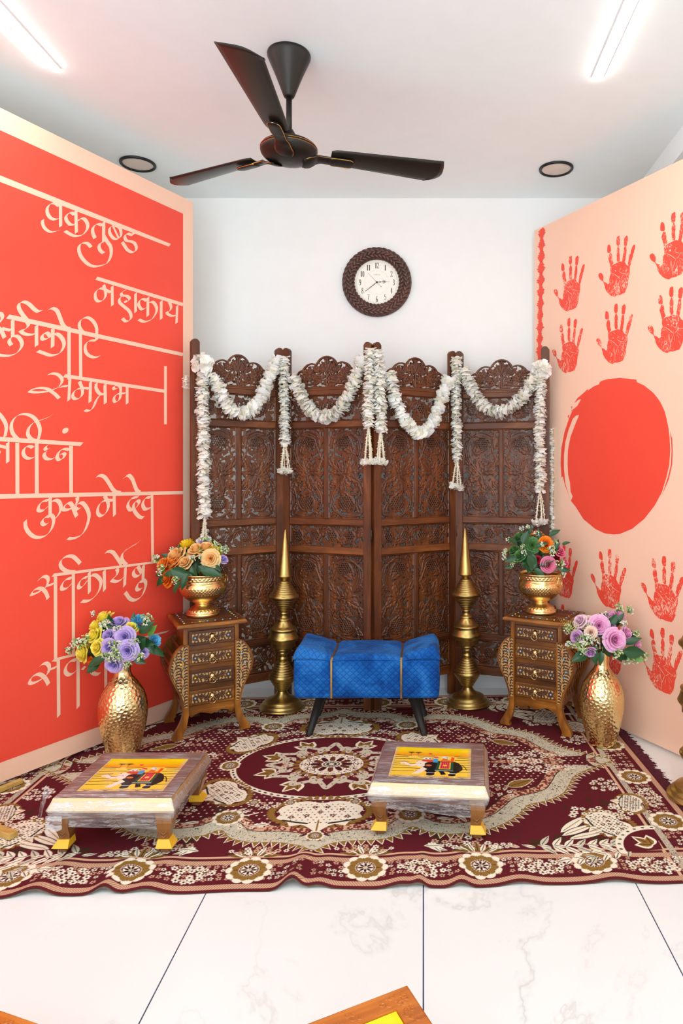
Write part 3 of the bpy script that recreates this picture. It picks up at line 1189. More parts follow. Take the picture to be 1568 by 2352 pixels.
def band_cell(seed, w_, h):
    c = Carve(w_, h, 0.0021, seed)
    c.border(0.005)
    n = 4
    pts = []
    for i in range(n + 1):
        x = w_ * (0.03 + 0.94 * i / n)
        pts.append((x, h * (0.16 if i % 2 else 0.84)))
    c.vine(pts, .006)
    for i in range(n):
        x = w_ * (0.03 + 0.94 * (i + .5) / n)
        c.grapes(x - .012, h * .52, .026, .026)
        c.leaf(x + .028, h * .45, 1.2 if i % 2 else -1.2, .045, .5)
        c.leaf(x + .02, h * .75 if i % 2 else h * .3, 0.3, .045, .5)
        c.leaf(x - .045, h * .8 if i % 2 == 0 else h * .2, (-0.4 if i % 2 == 0 else .4), .04, .5)
    return c.mesh('carved_band', thr=0.57)


def crest(seed, w_, h):
    c = Carve(w_, h, 0.0016, seed)
    mid = w_ / 2

    def inside(X, Y, g=0.0):
        dx = np.abs(X - mid)
        a = (dx / (.066 - g)) ** 2 + ((Y - h * .55) / (h * .45 - g)) ** 2 < 1
        b = ((dx - .082) / (.062 - g)) ** 2 + ((Y - h * .38) / (h * .42 - g)) ** 2 < 1
        e = ((dx - .128) / (.05 - g)) ** 2 + ((Y - h * .25) / (h * .36 - g)) ** 2 < 1
        low = (Y < h * .22 + np.clip(dx - .10, 0, 1) * .42 * (dx > .15) - g) & (dx < w_ / 2 - g)
        return a | b | e | low
    X, Y = c.D.x[None, :], c.D.y[:, None]
    rim = inside(X, Y) & ~inside(X, Y, 0.010)
    c.D.img[..., 0] = np.maximum(c.D.img[..., 0], rim)
    c.R.img[..., 0] = np.maximum(c.R.img[..., 0], rim * 0.9)
    c.D.line([(0, 0), (w_, 0)], .02, (1,))
    c.R.line([(0, 0), (w_, 0)], .018, (.9,))
    c.vine([(mid, .0), (mid, h * .55)], .006)
    for sg in (1, -1):
        X_ = lambda v_: mid + sg * v_
        c.vine([(X_(.20), h * .42), (X_(.15), h * .22), (X_(.09), h * .14), (X_(.04), h * .2), (X_(.02), h * .45)], .006)
        c.vine([(X_(.02), h * .3), (X_(.06), h * .42), (X_(.11), h * .5)], .005)
        for (x, y, a, L) in ((.0, .5, .55, .055), (.0, .5, 1.1, .06), (.04, .5, .7, .05), (.07, .45, .6, .05), (.06, .4, -.3, .045), (.10, .5, .1, .04), (.03, .25, .5, .04), (.12, .3, .8, .04), (.0, .66, 1.57, .045)):
            ang = a if sg == 1 else PI - a
            c.leaf(X_(x), y * h, ang, L, .5)
        c.grapes(X_(.10), h * .34, .018, .016, .0055)
        c.grapes(X_(.05), h * .30, .015, .015, .0055)
    return c.mesh('crest', thr=0.50, cell=0.010, outline=inside, thick=0.013)


tallU, tallL = tall_cell(11, 0.46), tall_cell(23, 0.435)
band1 = band_cell(5, 2 * CW + .022, BH)
band2 = band_cell(9, 2 * CW + .022, 0.108)
band3 = band_cell(15, 2 * CW + .022, 0.132)
crest0 = crest(31, 2 * CW + .022, 0.165)
templates = [tallU, tallL, band1, band2, band3, crest0]

screen = thing('folding_screen', 'four panel carved dark wooden folding screen behind the blue bench', 'room divider', (0, 0, 0.009))
for i in range(4):
    (xa, ya), (xb, yb) = HINGES[i], HINGES[i + 1]
    L = math.hypot(xb - xa, yb - ya)
    sx = L / 0.5
    mb = MB()
    SW = 0.040
    D0 = 0.013
    # stiles with rounded tops, rails
    for x0 in (0.003, L - SW - 0.003):
        top = 1.815
        pr = [(x0, 0.0), (x0 + SW, 0.0), (x0 + SW, top - .014), (x0 + SW - .008, top - .003), (x0 + SW - .014, top), (x0 + .014, top), (x0 + .008, top - .003), (x0, top - .014)]
        mb.prism(pr, -D0, D0, 0, 'Y')
    xl, xr = SW + .003, L - SW - .003
    for z0, z1 in ((1.562, 1.60), (1.398, 1.432), (.906, .938), (.762, .796), (.292, .324), (.108, .152)):
        mb.bbox((xl, -.011, z0), (xr, .011, z1), .003, 1)
    mb.bbox((xl, -.015, 1.588), (xr, .013, 1.598), .002, 1)
    for z0, z1 in ((.938, 1.398), (.324, .762)):
        mb.bbox(((xl + xr) / 2 - .011, -.011, z0), ((xl + xr) / 2 + .011, .011, z1), .003)
    fr = fix_normals(mb.build('screen_panel', [m_scr, m_scr_x], screen))
    fr.location = (xa, ya, 0)
    fr.rotation_euler = (0, 0, math.atan2(yb - ya, xb - xa))
    inner = xr - xl
    s1 = (inner - .022) / 2 / CW
    s2 = inner / (2 * CW + .022)
    for src, z, mir in ((tallU, .938, 0), (tallU, .938, 1), (tallL, .325, 0), (tallL, .325, 1), (band1, 1.433, 2), (band2, .796, 2), (band3, .155, 2), (crest0, 1.598, 2)):
        o = src.copy()
        C.objects.link(o)
        o.parent = fr
        if mir == 2:
            o.location = (xl, -.002, z)
            o.scale = (s2, 1, 1)
            if src is band1:
                o.scale = (s2, 1, 1)
        elif mir == 0:
            o.location = (xl, -.002, z)
            o.scale = (s1, 1, 1)
        else:
            o.location = (xr, -.002, z)
            o.scale = (-s1, 1, 1)
    if i < 3:
        for hz in (.28, .86, 1.50):
            mb = MB()
            a = math.atan2(yb - ya, xb - xa)
            mb.lathe([(0, -.03), (.004, -.03), (.004, .03), (0, .03)], 8)
            hs = mb.build('hinge', m_hinge, fr)
            hs.location = (L, -.016 if i % 2 == 0 else -.013, hz)
for t_ in templates:
    bpy.data.objects.remove(t_)

# ================================================================== white flower garlands
m_petal = mk_vcol('garland_petal', 0.6, var=0.05, vscale=30)


def translucent(m, fac=0.4):
    """thin cloth petals let light through"""
    nt = m.node_tree
    b = nt.nodes['Principled BSDF']
    tr = nt.nodes.new('ShaderNodeBsdfTranslucent')
    mxs = nt.nodes.new('ShaderNodeMixShader')
    mxs.inputs[0].default_value = fac
    src = b.inputs['Base Color'].links[0].from_socket
    nt.links.new(src, tr.inputs[0])
    nt.links.new(b.outputs[0], mxs.inputs[1])
    nt.links.new(tr.outputs[0], mxs.inputs[2])
    nt.links.new(mxs.outputs[0], nt.nodes['Material Output'].inputs[0])


translucent(m_petal, 0.28)
m_string = mk('garland_string', S(240, 232, 208), 0.6, var=0.08)


def petal_ring(mb, c, t, R, n, rg, droop=0.0):
    t = t.normalized()
    a = t.cross(Vector((0.31, 0.77, 0.55))).normalized()
    b = t.cross(a).normalized()
    ph = rg.uniform(0, 6.28)
    for k in range(n):
        th = ph + 2 * PI * k / n + rg.uniform(-.25, .25)
        r = R * rg.uniform(.78, 1.12)
        d = a * math.cos(th) + b * math.sin(th)
        e = a * -math.sin(th) + b * math.cos(th)
        lift = rg.uniform(-.25, .95) * r
        wd = r * rg.uniform(.42, .6)
        tw = rg.uniform(-.35, .35)
        e2 = e * math.cos(tw) + t * math.sin(tw)
        p0 = c + d * r * .08
        p1 = c + d * r * .55 + t * lift * .35
        p2 = c + d * r * .88 + t * lift * .8
        p3 = c + d * r + t * lift
        cup = t * r * .12
        V = [p0, p1 - e2 * wd * .8 + cup, p1, p1 + e2 * wd * .8 + cup, p2 - e2 * wd * .85 + cup, p2, p2 + e2 * wd * .85 + cup, p3 - e2 * wd * .3, p3 + e2 * wd * .3]
        w0 = S(*rg.choice([(255, 255, 253), (255, 254, 247), (255, 255, 254), (254, 250, 236)]))
        w1 = S(252, 249, 225)
        cc = [w1] + [w0] * 8
        mb.add(V, [(0, 2, 1), (0, 3, 2), (1, 2, 5, 4), (2, 3, 6, 5), (4, 5, 8, 7), (5, 6, 8)], 0, True, np.array(cc))


def garland(label, pts, R=0.034, tail=None, blossom=0, seed=1, group=None, knot=False):
    """pts: 3D centre line; tail: (z_end) for a tassel of strings with small blossoms at the end"""
    rg = random.Random(seed)
    o = thing('flower_garland', label, 'garland', tuple(pts[0]), 0, group)
    o0 = Vector(pts[0])
    c = [Vector(p) - o0 for p in crom([tuple(p) for p in pts], 24)]
    L = [0]
    for i in range(1, len(c)):
        L.append(L[-1] + (c[i] - c[i - 1]).length)
    n = max(4, int(L[-1] / 0.0105))
    mb = MB()
    for k in range(n + 1):
        s = L[-1] * k / n
        i = min(len(L) - 2, max(0, int(np.searchsorted(L, s)) - 1))
        f = (s - L[i]) / max(1e-9, L[i + 1] - L[i])
        p = c[i].lerp(c[i + 1], f)
        t = c[i + 1] - c[i]
        bulge = 1 + .10 * math.sin(s * 55 + seed) + .06 * math.sin(s * 131)
        jit = Vector((rg.uniform(-.004, .004), rg.uniform(-.004, .004), rg.uniform(-.002, .002)))
        petal_ring(mb, p + jit, t, R * bulge * .95, 11, rg)
    if knot:
        for _ in range(26):
            d = Vector((rg.gauss(0, 1), rg.gauss(-.3, 1), rg.gauss(0, 1))).normalized()
            petal_ring(mb, d * .030 + Vector((.004, -.008, .004)), d, .026, 8, rg)
    mb.build('blossoms', m_petal, o, colors=True)
    mb = MB()
    mb.tube(c[::4] + [c[-1]], 0.004, 6)
    mb.build('thread', m_string, o)
    if tail:
        zt, spread = tail
        e = c[-1]
        mb = MB()
        ends = []
        for k in range(6):
            a = 2 * PI * k / 6 + rg.random()
            q = e + Vector((math.cos(a) * spread, math.sin(a) * spread * .5, -(e.z + o0.z - zt) + rg.uniform(-.006, .006)))
            mid = (e * .5 + q * .5) + Vector((math.cos(a) * spread * .1, 0, 0))
            pts_ = [Vector(p) for p in crom([tuple(e), tuple(mid), tuple(q)], 6)]
            mb.tube(pts_, 0.0022, 5)
            for j in range(1, len(pts_)):
                for h_ in range(3):
                    th = rg.uniform(0, 6.28)
                    d = Vector((math.cos(th), math.sin(th) * .6, rg.uniform(-.6, .2))) * .009
                    pp = pts_[j].lerp(pts_[j - 1], h_ / 3)
                    mb.tube([pp, pp + d], [0.002, 0.0006], 4)
            ends.append(q)
        mb.build('tassel', m_string, o)
        mb = MB()
        for q in ends:
            for h_ in range(3):
                petal_ring(mb, q + Vector((rg.uniform(-.008, .008), rg.uniform(-.006, .006), rg.uniform(-.010, .008))), Vector((rg.uniform(-.4, .4), rg.uniform(-.4, .4), 1)), .019, 7, rg)
        mb.build('tassel_blossoms', m_petal, o, colors=True)
    return o


def scr_depth(x):
    """depth of the screen's front face behind image column x"""
    hx = [(CX + F * a / b, b) for a, b in HINGES]
    for i in range(4):
        (x0, y0), (x1, y1) = HINGES[i], HINGES[i + 1]
        if x <= hx[i + 1][0] or i == 3:
            u = (x - CX) / F
            dx, dy = x1 - x0, y1 - y0
            t = (u * y0 - x0) / (dx - u * dy)
            return y0 + t * dy


def G3(pts, off=0.045):
    return [P(x, y, scr_depth(min(max(x, 440), 1258)) - off) for x, y in pts]


gd = 'white garland strands hanging straight'
gs = 'white garland swags on the screen'
garland('white flower strand at the far left post of the screen, above the yellow roses', G3([(464, 838), (464, 900), (467, 1000), (468, 1100), (470, 1182)], .04), .033, (P(470, 1240, 3.3).z, .014), seed=1, group=gd, knot=True)
garland('white flower swag across the leftmost screen panel', G3([(462, 850), (492, 872), (508, 905), (530, 940), (557, 950), (588, 930), (608, 893), (622, 858), (634, 826)], .05), .036, seed=2, group=gs)
garland('white flower strand with tassel over the left hinge post, above the left brass pillar', G3([(653, 818), (652, 880), (653, 950), (654, 1013)], .055), .030, (P(654, 1083, 3.45).z, .026), seed=3, group=gd)
garland('white flower swag across the second screen panel from the left', G3([(672, 862), (684, 893), (700, 925), (722, 950), (746, 957), (775, 945), (798, 910), (815, 870), (830, 826)], .05), .036, seed=4, group=gs)
garland('left one of the two white flower strands hanging from the middle post of the screen', G3([(851, 800), (849, 850), (848, 910), (846, 975)], .055), .032, (P(846, 1062, 3.3).z, .020), seed=5, group=gd)
garland('right one of the two white flower strands hanging from the middle post of the screen', G3([(864, 802), (870, 850), (873, 920), (874, 985)], .06), .032, (P(876, 1062, 3.3).z, .020), seed=6, group=gd)
garland('deepest white flower swag, across the third screen panel from the left', G3([(892, 855), (900, 890), (912, 930), (932, 968), (962, 994), (990, 975), (1006, 940), (1018, 905), (1027, 878)], .05), .036, seed=7, group=gs)
garland('white flower strand with tassel over the right hinge post, above the right brass pillar', G3([(1049, 820), (1047, 880), (1048, 960), (1049, 1052)], .055), .030, (P(1048, 1122, 3.5).z, .026), seed=8, group=gd)
garland('white flower swag across the rightmost screen panel', G3([(1066, 842), (1078, 880), (1096, 912), (1118, 938), (1146, 946), (1178, 932), (1203, 905), (1220, 880), (1236, 852)], .05), .036, seed=9, group=gs)
garland('white flower strand with tassel at the far right post, above the orange roses', G3([(1242, 852), (1240, 940), (1240, 1040), (1240, 1124)], .04), .032, (P(1240, 1205, 3.4).z, .024), seed=10, group=gd, knot=True)
garland('thin white flower strand peeking out behind the right edge of the screen', [P(1267, y, 3.535) for y in (985, 1060, 1140, 1215)], .016, seed=11, group=gd)
garland('small tuft of white flowers peeking out behind the left edge of the screen', [P(427, y, 3.285) for y in (862, 874, 886)], .016, seed=12)
# ================================================================== brass pillars
m_brass = mk('aged_brass', S(190, 162, 98), 0.33, 1.0, var=0.14, vscale=22, bump=0.08, bscale=40)
m_gold = mk('hammered_gold', S(240, 212, 146), 0.26, 1.0, var=0.05, vscale=8)
m_goldv = mk('hammered_gold_vase', S(238, 216, 158), 0.2, 1.0, var=0.04, vscale=8)


def ringed(z0, r0, z1, r1, n, amp=0.0022, k=7):
    """profile between two radii with n raised rings"""
    out = []
    for i in range(n * k + 1):
        t = i / (n * k)
        s = 0.5 - 0.5 * math.cos(PI * t) if False else t
        out.append((r0 + (r1 - r0) * s + amp * abs(math.sin(PI * n * t)), z0 + (z1 - z0) * t))
    return out


def seg(m, pts):
    return [tuple(p) for p in crom(pts, m)]


def pillar(label, loc, lean, group):
    o = thing('brass_pillar', label, 'decorative pillar', loc, 0, group)
    o.rotation_euler = (0, lean, 0)
    mb = MB()
    mb.lathe([(0, 0.0), (.108, 0.0), (.1125, .003), (.1125, .009), (.109, .0125), (.100, .015), (.098, .018), (.099, .024), (.096, .027), (.086, .030), (.084, .034), (.085, .038), (.081, .042)] + seg(5, [(.072, .046), (.048, .056), (.031, .072), (.023, .088)]) + [(.0215, .092), (0, .092)], 72)
    mb.build('base', m_brass, o)
    mb = MB()
    mb.lathe([(0, .084), (.024, .086)] + ringed(.090, .026, .148, .063, 5, .0025) + [(.0672, .152), (.069, .157), (.0672, .163)] + ringed(.166, .060, .232, .027, 6, .0028) + [(.024, .236), (0, .238)], 72)
    mb.build('lower_bulb', m_brass, o)
    mb = MB()
    mb.lathe([(0, .234), (.0215, .236), (.0255, .241), (.027, .247), (.024, .252), (.0215, .256), (.0215, .262), (.026, .268), (.031, .272), (.0315, .278), (.0285, .282), (.035, .286), (.0425, .290), (.0425, .296), (.041, .299), (.056, .304), (.060, .307), (.0605, .326), (.0635, .330), (.070, .338), (.0745, .345), (.0755, .349), (.074, .353)] + seg(4, [(.072, .357), (.068, .366), (.063, .385)]) + [(.064, .388), (.0655, .392), (.064, .397)] + seg(5, [(.060, .400), (.048, .409), (.037, .424), (.033, .432)]) + [(.0325, .436), (.0335, .441), (.031, .446), (.022, .450), (.019, .456), (.0185, .464), (.020, .468), (.0205, .473), (.018, .478), (0, .479)], 72)
    mb.build('vessel', m_brass, o)
    mb = MB()
    mb.lathe([(0, .474), (.018, .476)] + ringed(.480, .022, .540, .060, 6, .0026) + [(.068, .546), (.0715, .550), (.0725, .556), (.0712, .562)] + ringed(.565, .063, .634, .024, 7, .0028) + [(.018, .638), (0, .640)], 72)
    mb.build('upper_bulb', m_brass, o)
    mb = MB()
    mb.lathe([(0, .632), (.0165, .634), (.0155, .640), (.020, .646), (.0345, .652), (.0385, .656), (.037, .660), (.0355, .663)] + seg(6, [(.0350, .666), (.0250, .745), (.0135, .830), (.0045, .880), (.0008, .889)]) + [(0, .890)], 72)
    mb.build('spire', m_brass, o)
    return o


pg = 'tiered brass pillars with pointed spires'
pillar('tiered brass pillar with pointed spire, left of the blue bench', (-.705, 3.402, 0.009), math.radians(1.1), pg)
pillar('tiered brass pillar with pointed spire, right of the blue bench', (.226, 3.465, 0.009), math.radians(-1.0), pg)
# third one, cut by the right edge of the frame: only the flank of base and bulbs shows
e = FL(1598, 1838)
pillar('tiered brass pillar cut off by the right edge of the photo, on the carpet corner', (e.x + .012, e.y, 0.009), 0, pg)

# ================================================================== blue quilted bench
t = NT('blue_velvet')
v = t.coord()
sep = t.n('ShaderNodeSeparateXYZ')
t.l(v, sep.inputs[0])


def mth(t, op, a, b=None):
    m = t.n('ShaderNodeMath', operation=op)
    for i, q in enumerate((a, b)):
        if q is None:
            continue
        if isinstance(q, (int, float)):
            m.inputs[i].default_value = q
        else:
            t.l(q, m.inputs[i])
    return m.outputs[0]


geo = t.n('ShaderNodeNewGeometry')
sn = t.n('ShaderNodeSeparateXYZ')
t.l(geo.outputs['True Normal'], sn.inputs[0])
flat_ = mth(t, 'GREATER_THAN', sn.outputs[2], 0.62)
yz = mth(t, 'ADD', mth(t, 'MULTIPLY', sep.outputs[2], mth(t, 'SUBTRACT', 1.0, flat_)), mth(t, 'MULTIPLY', mth(t, 'MULTIPLY', sep.outputs[1], -0.9), flat_))
a_ = mth(t, 'MULTIPLY', mth(t, 'ADD', mth(t, 'MULTIPLY', sep.outputs[0], 0.95), yz), 36)
b_ = mth(t, 'MULTIPLY', mth(t, 'SUBTRACT', mth(t, 'MULTIPLY', sep.outputs[0], 0.95), yz), 36)
ha = mth(t, 'ABSOLUTE', mth(t, 'SINE', mth(t, 'MULTIPLY', a_, PI)))
hb = mth(t, 'ABSOLUTE', mth(t, 'SINE', mth(t, 'MULTIPLY', b_, PI)))
hq = mth(t, 'POWER', mth(t, 'MINIMUM', ha, hb), 0.45)
fz = t.noise(v, 7, 3, 0.55, 0.8)
base = t.ramp(fz, [(0.36, S(6, 66, 140)), (0.5, S(18, 94, 176)), (0.62, S(40, 116, 196))])
sm = t.ramp(hq, [(0.30, (0.62, 0.62, 0.66)), (0.55, (1, 1, 1))])
mx = t.n('ShaderNodeMix', data_type='RGBA', blend_type='MULTIPLY')
mx.inputs[0].default_value = 1.0
t.l(base, mx.inputs[6])
t.l(sm, mx.inputs[7])
t.l(mx.outputs[2], t.b.inputs['Base Color'])
t.set(Roughness=0.85)
t.b.inputs['Sheen Weight'].default_value = 0.12
t.b.inputs['Specular IOR Level'].default_value = 0.2
t.b.inputs['Sheen Roughness'].default_value = 0.4
t.b.inputs['Sheen Tint'].default_value = (0.5, 0.75, 1, 1)
t.bump(hq, 0.55, 0.006)
m_blue = t.m
m_leg = mk_wood('bench_leg_black', S(8, 8, 8), S(14, 13, 12), S(30, 28, 26), 0.55, 'Z', 9)
m_strap = mk('strap_gold', S(216, 176, 96), 0.25, 0.9)

bench = thing('bench', 'blue quilted velvet bench with gold straps and black legs in front of the screen', 'bench', (-.2535, 3.175, 0.009))
BX, BY0, BY1, Z0, ZS = 0.323, -0.135, 0.135, 0.166, 0.338


def bench_top(x, y):
    """height of the cushion: dished saddle with raised ends, pinched at the straps"""
    ax = abs(x)
    end = np.clip((ax - 0.155) / (BX - 0.155), 0, 1)
    h = ZS + .012 + 0.052 * end ** 0.8
    h += 0.008 * math.sqrt(max(0, 1 - (ax / 0.155) ** 2)) if ax < .155 else 0
    h -= 0.010 * math.exp(-((ax - 0.155) / 0.012) ** 2)
    ey = max(0, 1 - min(y - BY0, BY1 - y) / 0.035)
    h -= (0.018 + .012 * end) * ey ** 2
    h += 0.012 * max(0, y / BY1) * (1 if ax < .155 else .6)
    ex = max(0, 1 - (BX - ax) / 0.030)
    h -= 0.034 * ex ** 2
    return h


mb = MB()
xs = np.linspace(-BX, BX, 61)
ys = np.linspace(BY0, BY1, 27)
ring = []
G = np.zeros((len(xs), len(ys), 3))
for i, x in enumerate(xs):
    for j, y in enumerate(ys):
        bul = 0.006 * math.sin(PI * (x + BX) / (2 * BX) * 3) ** 2
        G[i, j] = (x, y, bench_top(x, y) + .003 * (mnoise.noise(Vector((x * 16, y * 16, 3)))))
mb.grid(G)
# skirt from the top edge down to the seam
peri = [(i, 0) for i in range(61)] + [(60, j) for j in range(1, 27)] + [(i, 26) for i in range(59, -1, -1)] + [(0, j) for j in range(25, 0, -1)]
A = np.array([G[i, j] for i, j in peri])
rows = [A]
for f in (0.35, 0.7, 1.0):
    B = A.copy()
    B[:, 2] = A[:, 2] * (1 - f) + ZS * f
    nx_ = A[:, 0] / BX
    ny_ = A[:, 1] / BY1
    sw = .006 * math.sin(PI * f)
    B[:, 0] += nx_ ** 5 * sw
    B[:, 1] += ny_ ** 5 * sw
    rows.append(B)
GG = np.stack(rows, 1)
mb.grid(GG[::-1], wrapu=True)
mb.build('seat_cushion', m_blue, bench)
mb = MB()
nseg = 40


def rrect(b, r=0.02, n=6):
    out = []
    for cx_, cy_, a0 in ((BX - r, BY1 - r, 0), (-BX + r, BY1 - r, PI / 2), (-BX + r, BY0 + r, PI), (BX - r, BY0 + r, 1.5 * PI)):
        for k in range(n + 1):
            a = a0 + PI / 2 * k / n
            out.append((cx_ + (r + b) * math.cos(a), cy_ + (r + b) * math.sin(a)))
        # straight side gets extra points from the next corner implicitly
    return out


lv = [(-.010, Z0), (-.002, Z0 + .002), (.001, Z0 + .012), (.004, Z0 + .05), (.005, Z0 + .10), (.003, ZS - .012), (0.001, ZS - .003), (-.004, ZS)]
GB = np.array([[(x, y, z) for b, z in lv for x, y in [rrect(b)[k]]] for k in range(len(rrect(0)))])
mb.grid(GB, wrapu=True)
mb.f.append(tuple(k * len(lv) for k in range(len(GB) - 1, -1, -1)))
mb.mi.append(0)
mb.sm.append(False)
mb.build('upholstered_box', m_blue, bench)
for sx in (-.155, .155):
    mb = MB()
    pts = [(sx, BY1 + .006, Z0 + .01), (sx, BY1 + .007, ZS)] + [(sx, y, bench_top(sx, y) + .006) for y in np.linspace(BY1 - .008, BY0 + .008, 22)] + [(sx, BY0 - .003, bench_top(sx, BY0) + .004), (sx, BY0 - .011, bench_top(sx, BY0) * .6 + ZS * .4), (sx, BY0 - .012, ZS + .004), (sx, BY0 - .010, ZS - .01), (sx, BY0 - .010, Z0 + .06), (sx, BY0 - .008, Z0 + .003)]
    G = []
    for p in pts:
        G.append([(p[0] - .004, p[1], p[2]), (p[0] + .004, p[1], p[2])])
    mb.grid(np.array(G), smooth=False)
    o = mb.build('strap', m_strap, bench)
    solidify(o, .0016, 0)
for sx in (-1, 1):
    for sy in (-1, 1):
        mb = MB()
        a, b = Vector((sx * .205, sy * .095, Z0 + .004)), Vector((sx * .258, sy * .122, 0.0))
        mb.tube([a, a.lerp(b, .5), b], [.0235, .019, .0145], 20)
        mb.build('leg', m_leg, bench)

# ================================================================== carved bedside cabinets
m_ches = mk_wood('cabinet_wood', S(58, 28, 7), S(128, 72, 16), S(196, 126, 42), 0.3, 'X', 6, coat=0.3)
m_chesz = mk_wood('cabinet_wood_upright', S(62, 30, 7), S(134, 76, 17), S(200, 130, 44), 0.3, 'Z', 6, coat=0.3)
m_chesd = mk_wood('cabinet_wood_dark', S(56, 28, 12), S(92, 48, 20), S(128, 76, 34), 0.35, 'X', 6, coat=0.2)
m_inlay = mk_vcol('cabinet_inlay', 0.42, var=0.14, vscale=60, coat=0.15)
m_knob = mk('knob_brass', S(232, 206, 150), 0.16, 1.0)
TAN, DK, MID = S(190, 150, 94), S(52, 28, 14), S(118, 68, 30)
BEADS = {'b': S(120, 190, 232), 'y': S(238, 214, 40), 'r': S(226, 74, 50)}


def inlay(name, w_, h_, parent, beads, seed, outline=None, res=0.0011, vertical=False, ground=TAN):
    R = Ras(0, w_, 0, h_, res, ground)
    Hh = Ras(0, w_, 0, h_, res, (0.0,))
    rg = random.Random(seed)

    BRN = S(96, 54, 22)

    def flower(x, y, r):
        R.ell(x, y, r * 1.02, r * 1.02, 0, DK)
        for k in range(6):
            a = k * 2 * PI / 6 + .3
            R.ell(x + math.cos(a) * r * .66, y + math.sin(a) * r * .66, r * .36, r * .36, 0, BRN)
            R.ell(x + math.cos(a) * r * .66, y + math.sin(a) * r * .66, r * .15, r * .15, 0, DK)
            Hh.ell(x + math.cos(a) * r * .66, y + math.sin(a) * r * .66, r * .40, r * .40, 0, (1,))

    def lf(x, y, a, L):
        R.ell(x + math.cos(a) * L / 2, y + math.sin(a) * L / 2, L / 2, L * .24, a, DK)
        R.ell(x + math.cos(a) * L / 2, y + math.sin(a) * L / 2, L * .40, L * .15, a, BRN)
        R.line([(x + math.cos(a) * L * .15, y + math.sin(a) * L * .15), (x + math.cos(a) * L * .9, y + math.sin(a) * L * .9)], .0010, DK)
        Hh.ell(x + math.cos(a) * L / 2, y + math.sin(a) * L / 2, L / 2, L * .22, a, (1,))
    LL_, TT = (h_, w_) if vertical else (w_, h_)
    q = (lambda s, t: (t, s)) if vertical else (lambda s, t: (s, t))
    wv = .036
    fu = min(TT, .042)                        # size of the motif
    n = max(3, int(LL_ / wv))
    for lane in ((.5,) if TT < .05 else (.22, .5, .78) if TT > .15 else (.30, .72)):
        pts = [q(LL_ * i / n, TT * lane + fu * (.17 if i % 2 else -.17)) for i in range(n + 1)]
        c = crom(pts, 8)
        R.line(c, .0034, DK)
        R.line(c, .0014, BRN)
        Hh.line(c, .0034, (1,))
        for i in range(3 * n):
            s = LL_ * (i + .5) / (3 * n)
            for sg in (1, -1):
                x, y = q(s, TT * lane + sg * fu * .10)
                a = (sg * 0.8 + rg.uniform(-.3, .3)) if not vertical else (PI / 2 - sg * .8 + rg.uniform(-.3, .3))
                lf(x, y, a, fu * .36)
                x, y = q(s + .006, TT * lane + sg * fu * .40)
                R.ell(x, y, fu * .075, fu * .075, 0, DK)
                Hh.ell(x, y, fu * .075, fu * .075, 0, (1,))
    for (s, t_, cc) in beads:
        x, y = q(s * LL_, t_ * TT)
        flower(x, y, min(TT * .40, .0125))
    if not vertical and h_ < .06:
        for fx in (.24, .36, .64, .76):
            flower(w_ * fx, h_ * (.62 if fx in (.24, .76) else .42), h_ * .27)
    for a, b in (((0, 0), (w_, 0)), ((0, h_), (w_, h_)), ((0, 0), (0, h_)), ((w_, 0), (w_, h_))):
        R.line([a, b], .004, DK)
    X = np.zeros((R.ny, R.nx, 3))
    X[..., 0] = R.x[None, :]
    X[..., 2] = R.y[:, None]
    X[..., 1] = -.0012 * Hh.img[..., 0] - .0008
    hole = None
    if outline is not None:
        hole = ~outline(R.x[None, :] + 0 * R.y[:, None], R.y[:, None] + 0 * R.x[None, :])
    o = grid_mesh(name, X, R.img, hole, m_inlay, parent)
    return o, [(q(s * LL_, t_ * TT), cc) for s, t_, cc in beads]


def bead(parent, loc, cc, flat=1):
    me = BEADM[cc, flat]
    b_ = bpy.data.objects.new('bead', me)
    C.objects.link(b_)
    b_.parent = parent
    b_.location = loc
    return b_


m_bead = mk_vcol('glass_bead', 0.12, var=0.0, coat=0.6)
BEADM = {}
for cc_ in BEADS:
    for flat in (0, 1):
        mb = MB()
        mb.sphere((0, 0, 0), .0043, 10, 7, 0, BEADS[cc_], (1, .8, 1) if not flat else (1, 1, .7))
        tmp = mb.build('bead', m_bead, None, colors=True)
        BEADM[cc_, flat] = tmp.data
        bpy.data.objects.remove(tmp)


def inside_poly(poly):
    p = np.array(poly)

    def f(X, Y):
        ins = np.zeros(X.shape, bool)
        for i in range(len(p)):
            xa, ya = p[i]
            xb, yb = p[(i + 1) % len(p)]
            if ya == yb:
                continue
            c = (ya > Y) != (yb > Y)
            xi = xa + (Y - ya) * (xb - xa) / (yb - ya)
            ins ^= c & (X < xi)
        return ins
    return f


OUT = [(.412, .122), (.403, .140), (.385, .156), (.36, .172), (.325, .183), (.295, .183), (.26, .171), (.22, .152), (.18, .136), (.14, .127), (.11, .126), (.08, .133), (.05, .148), (.025, .163), (.010, .170), (0, .168)]
INN = [(0, .122), (.015, .126), (.04, .114), (.07, .106), (.10, .101), (.13, .100), (.412, .100)]


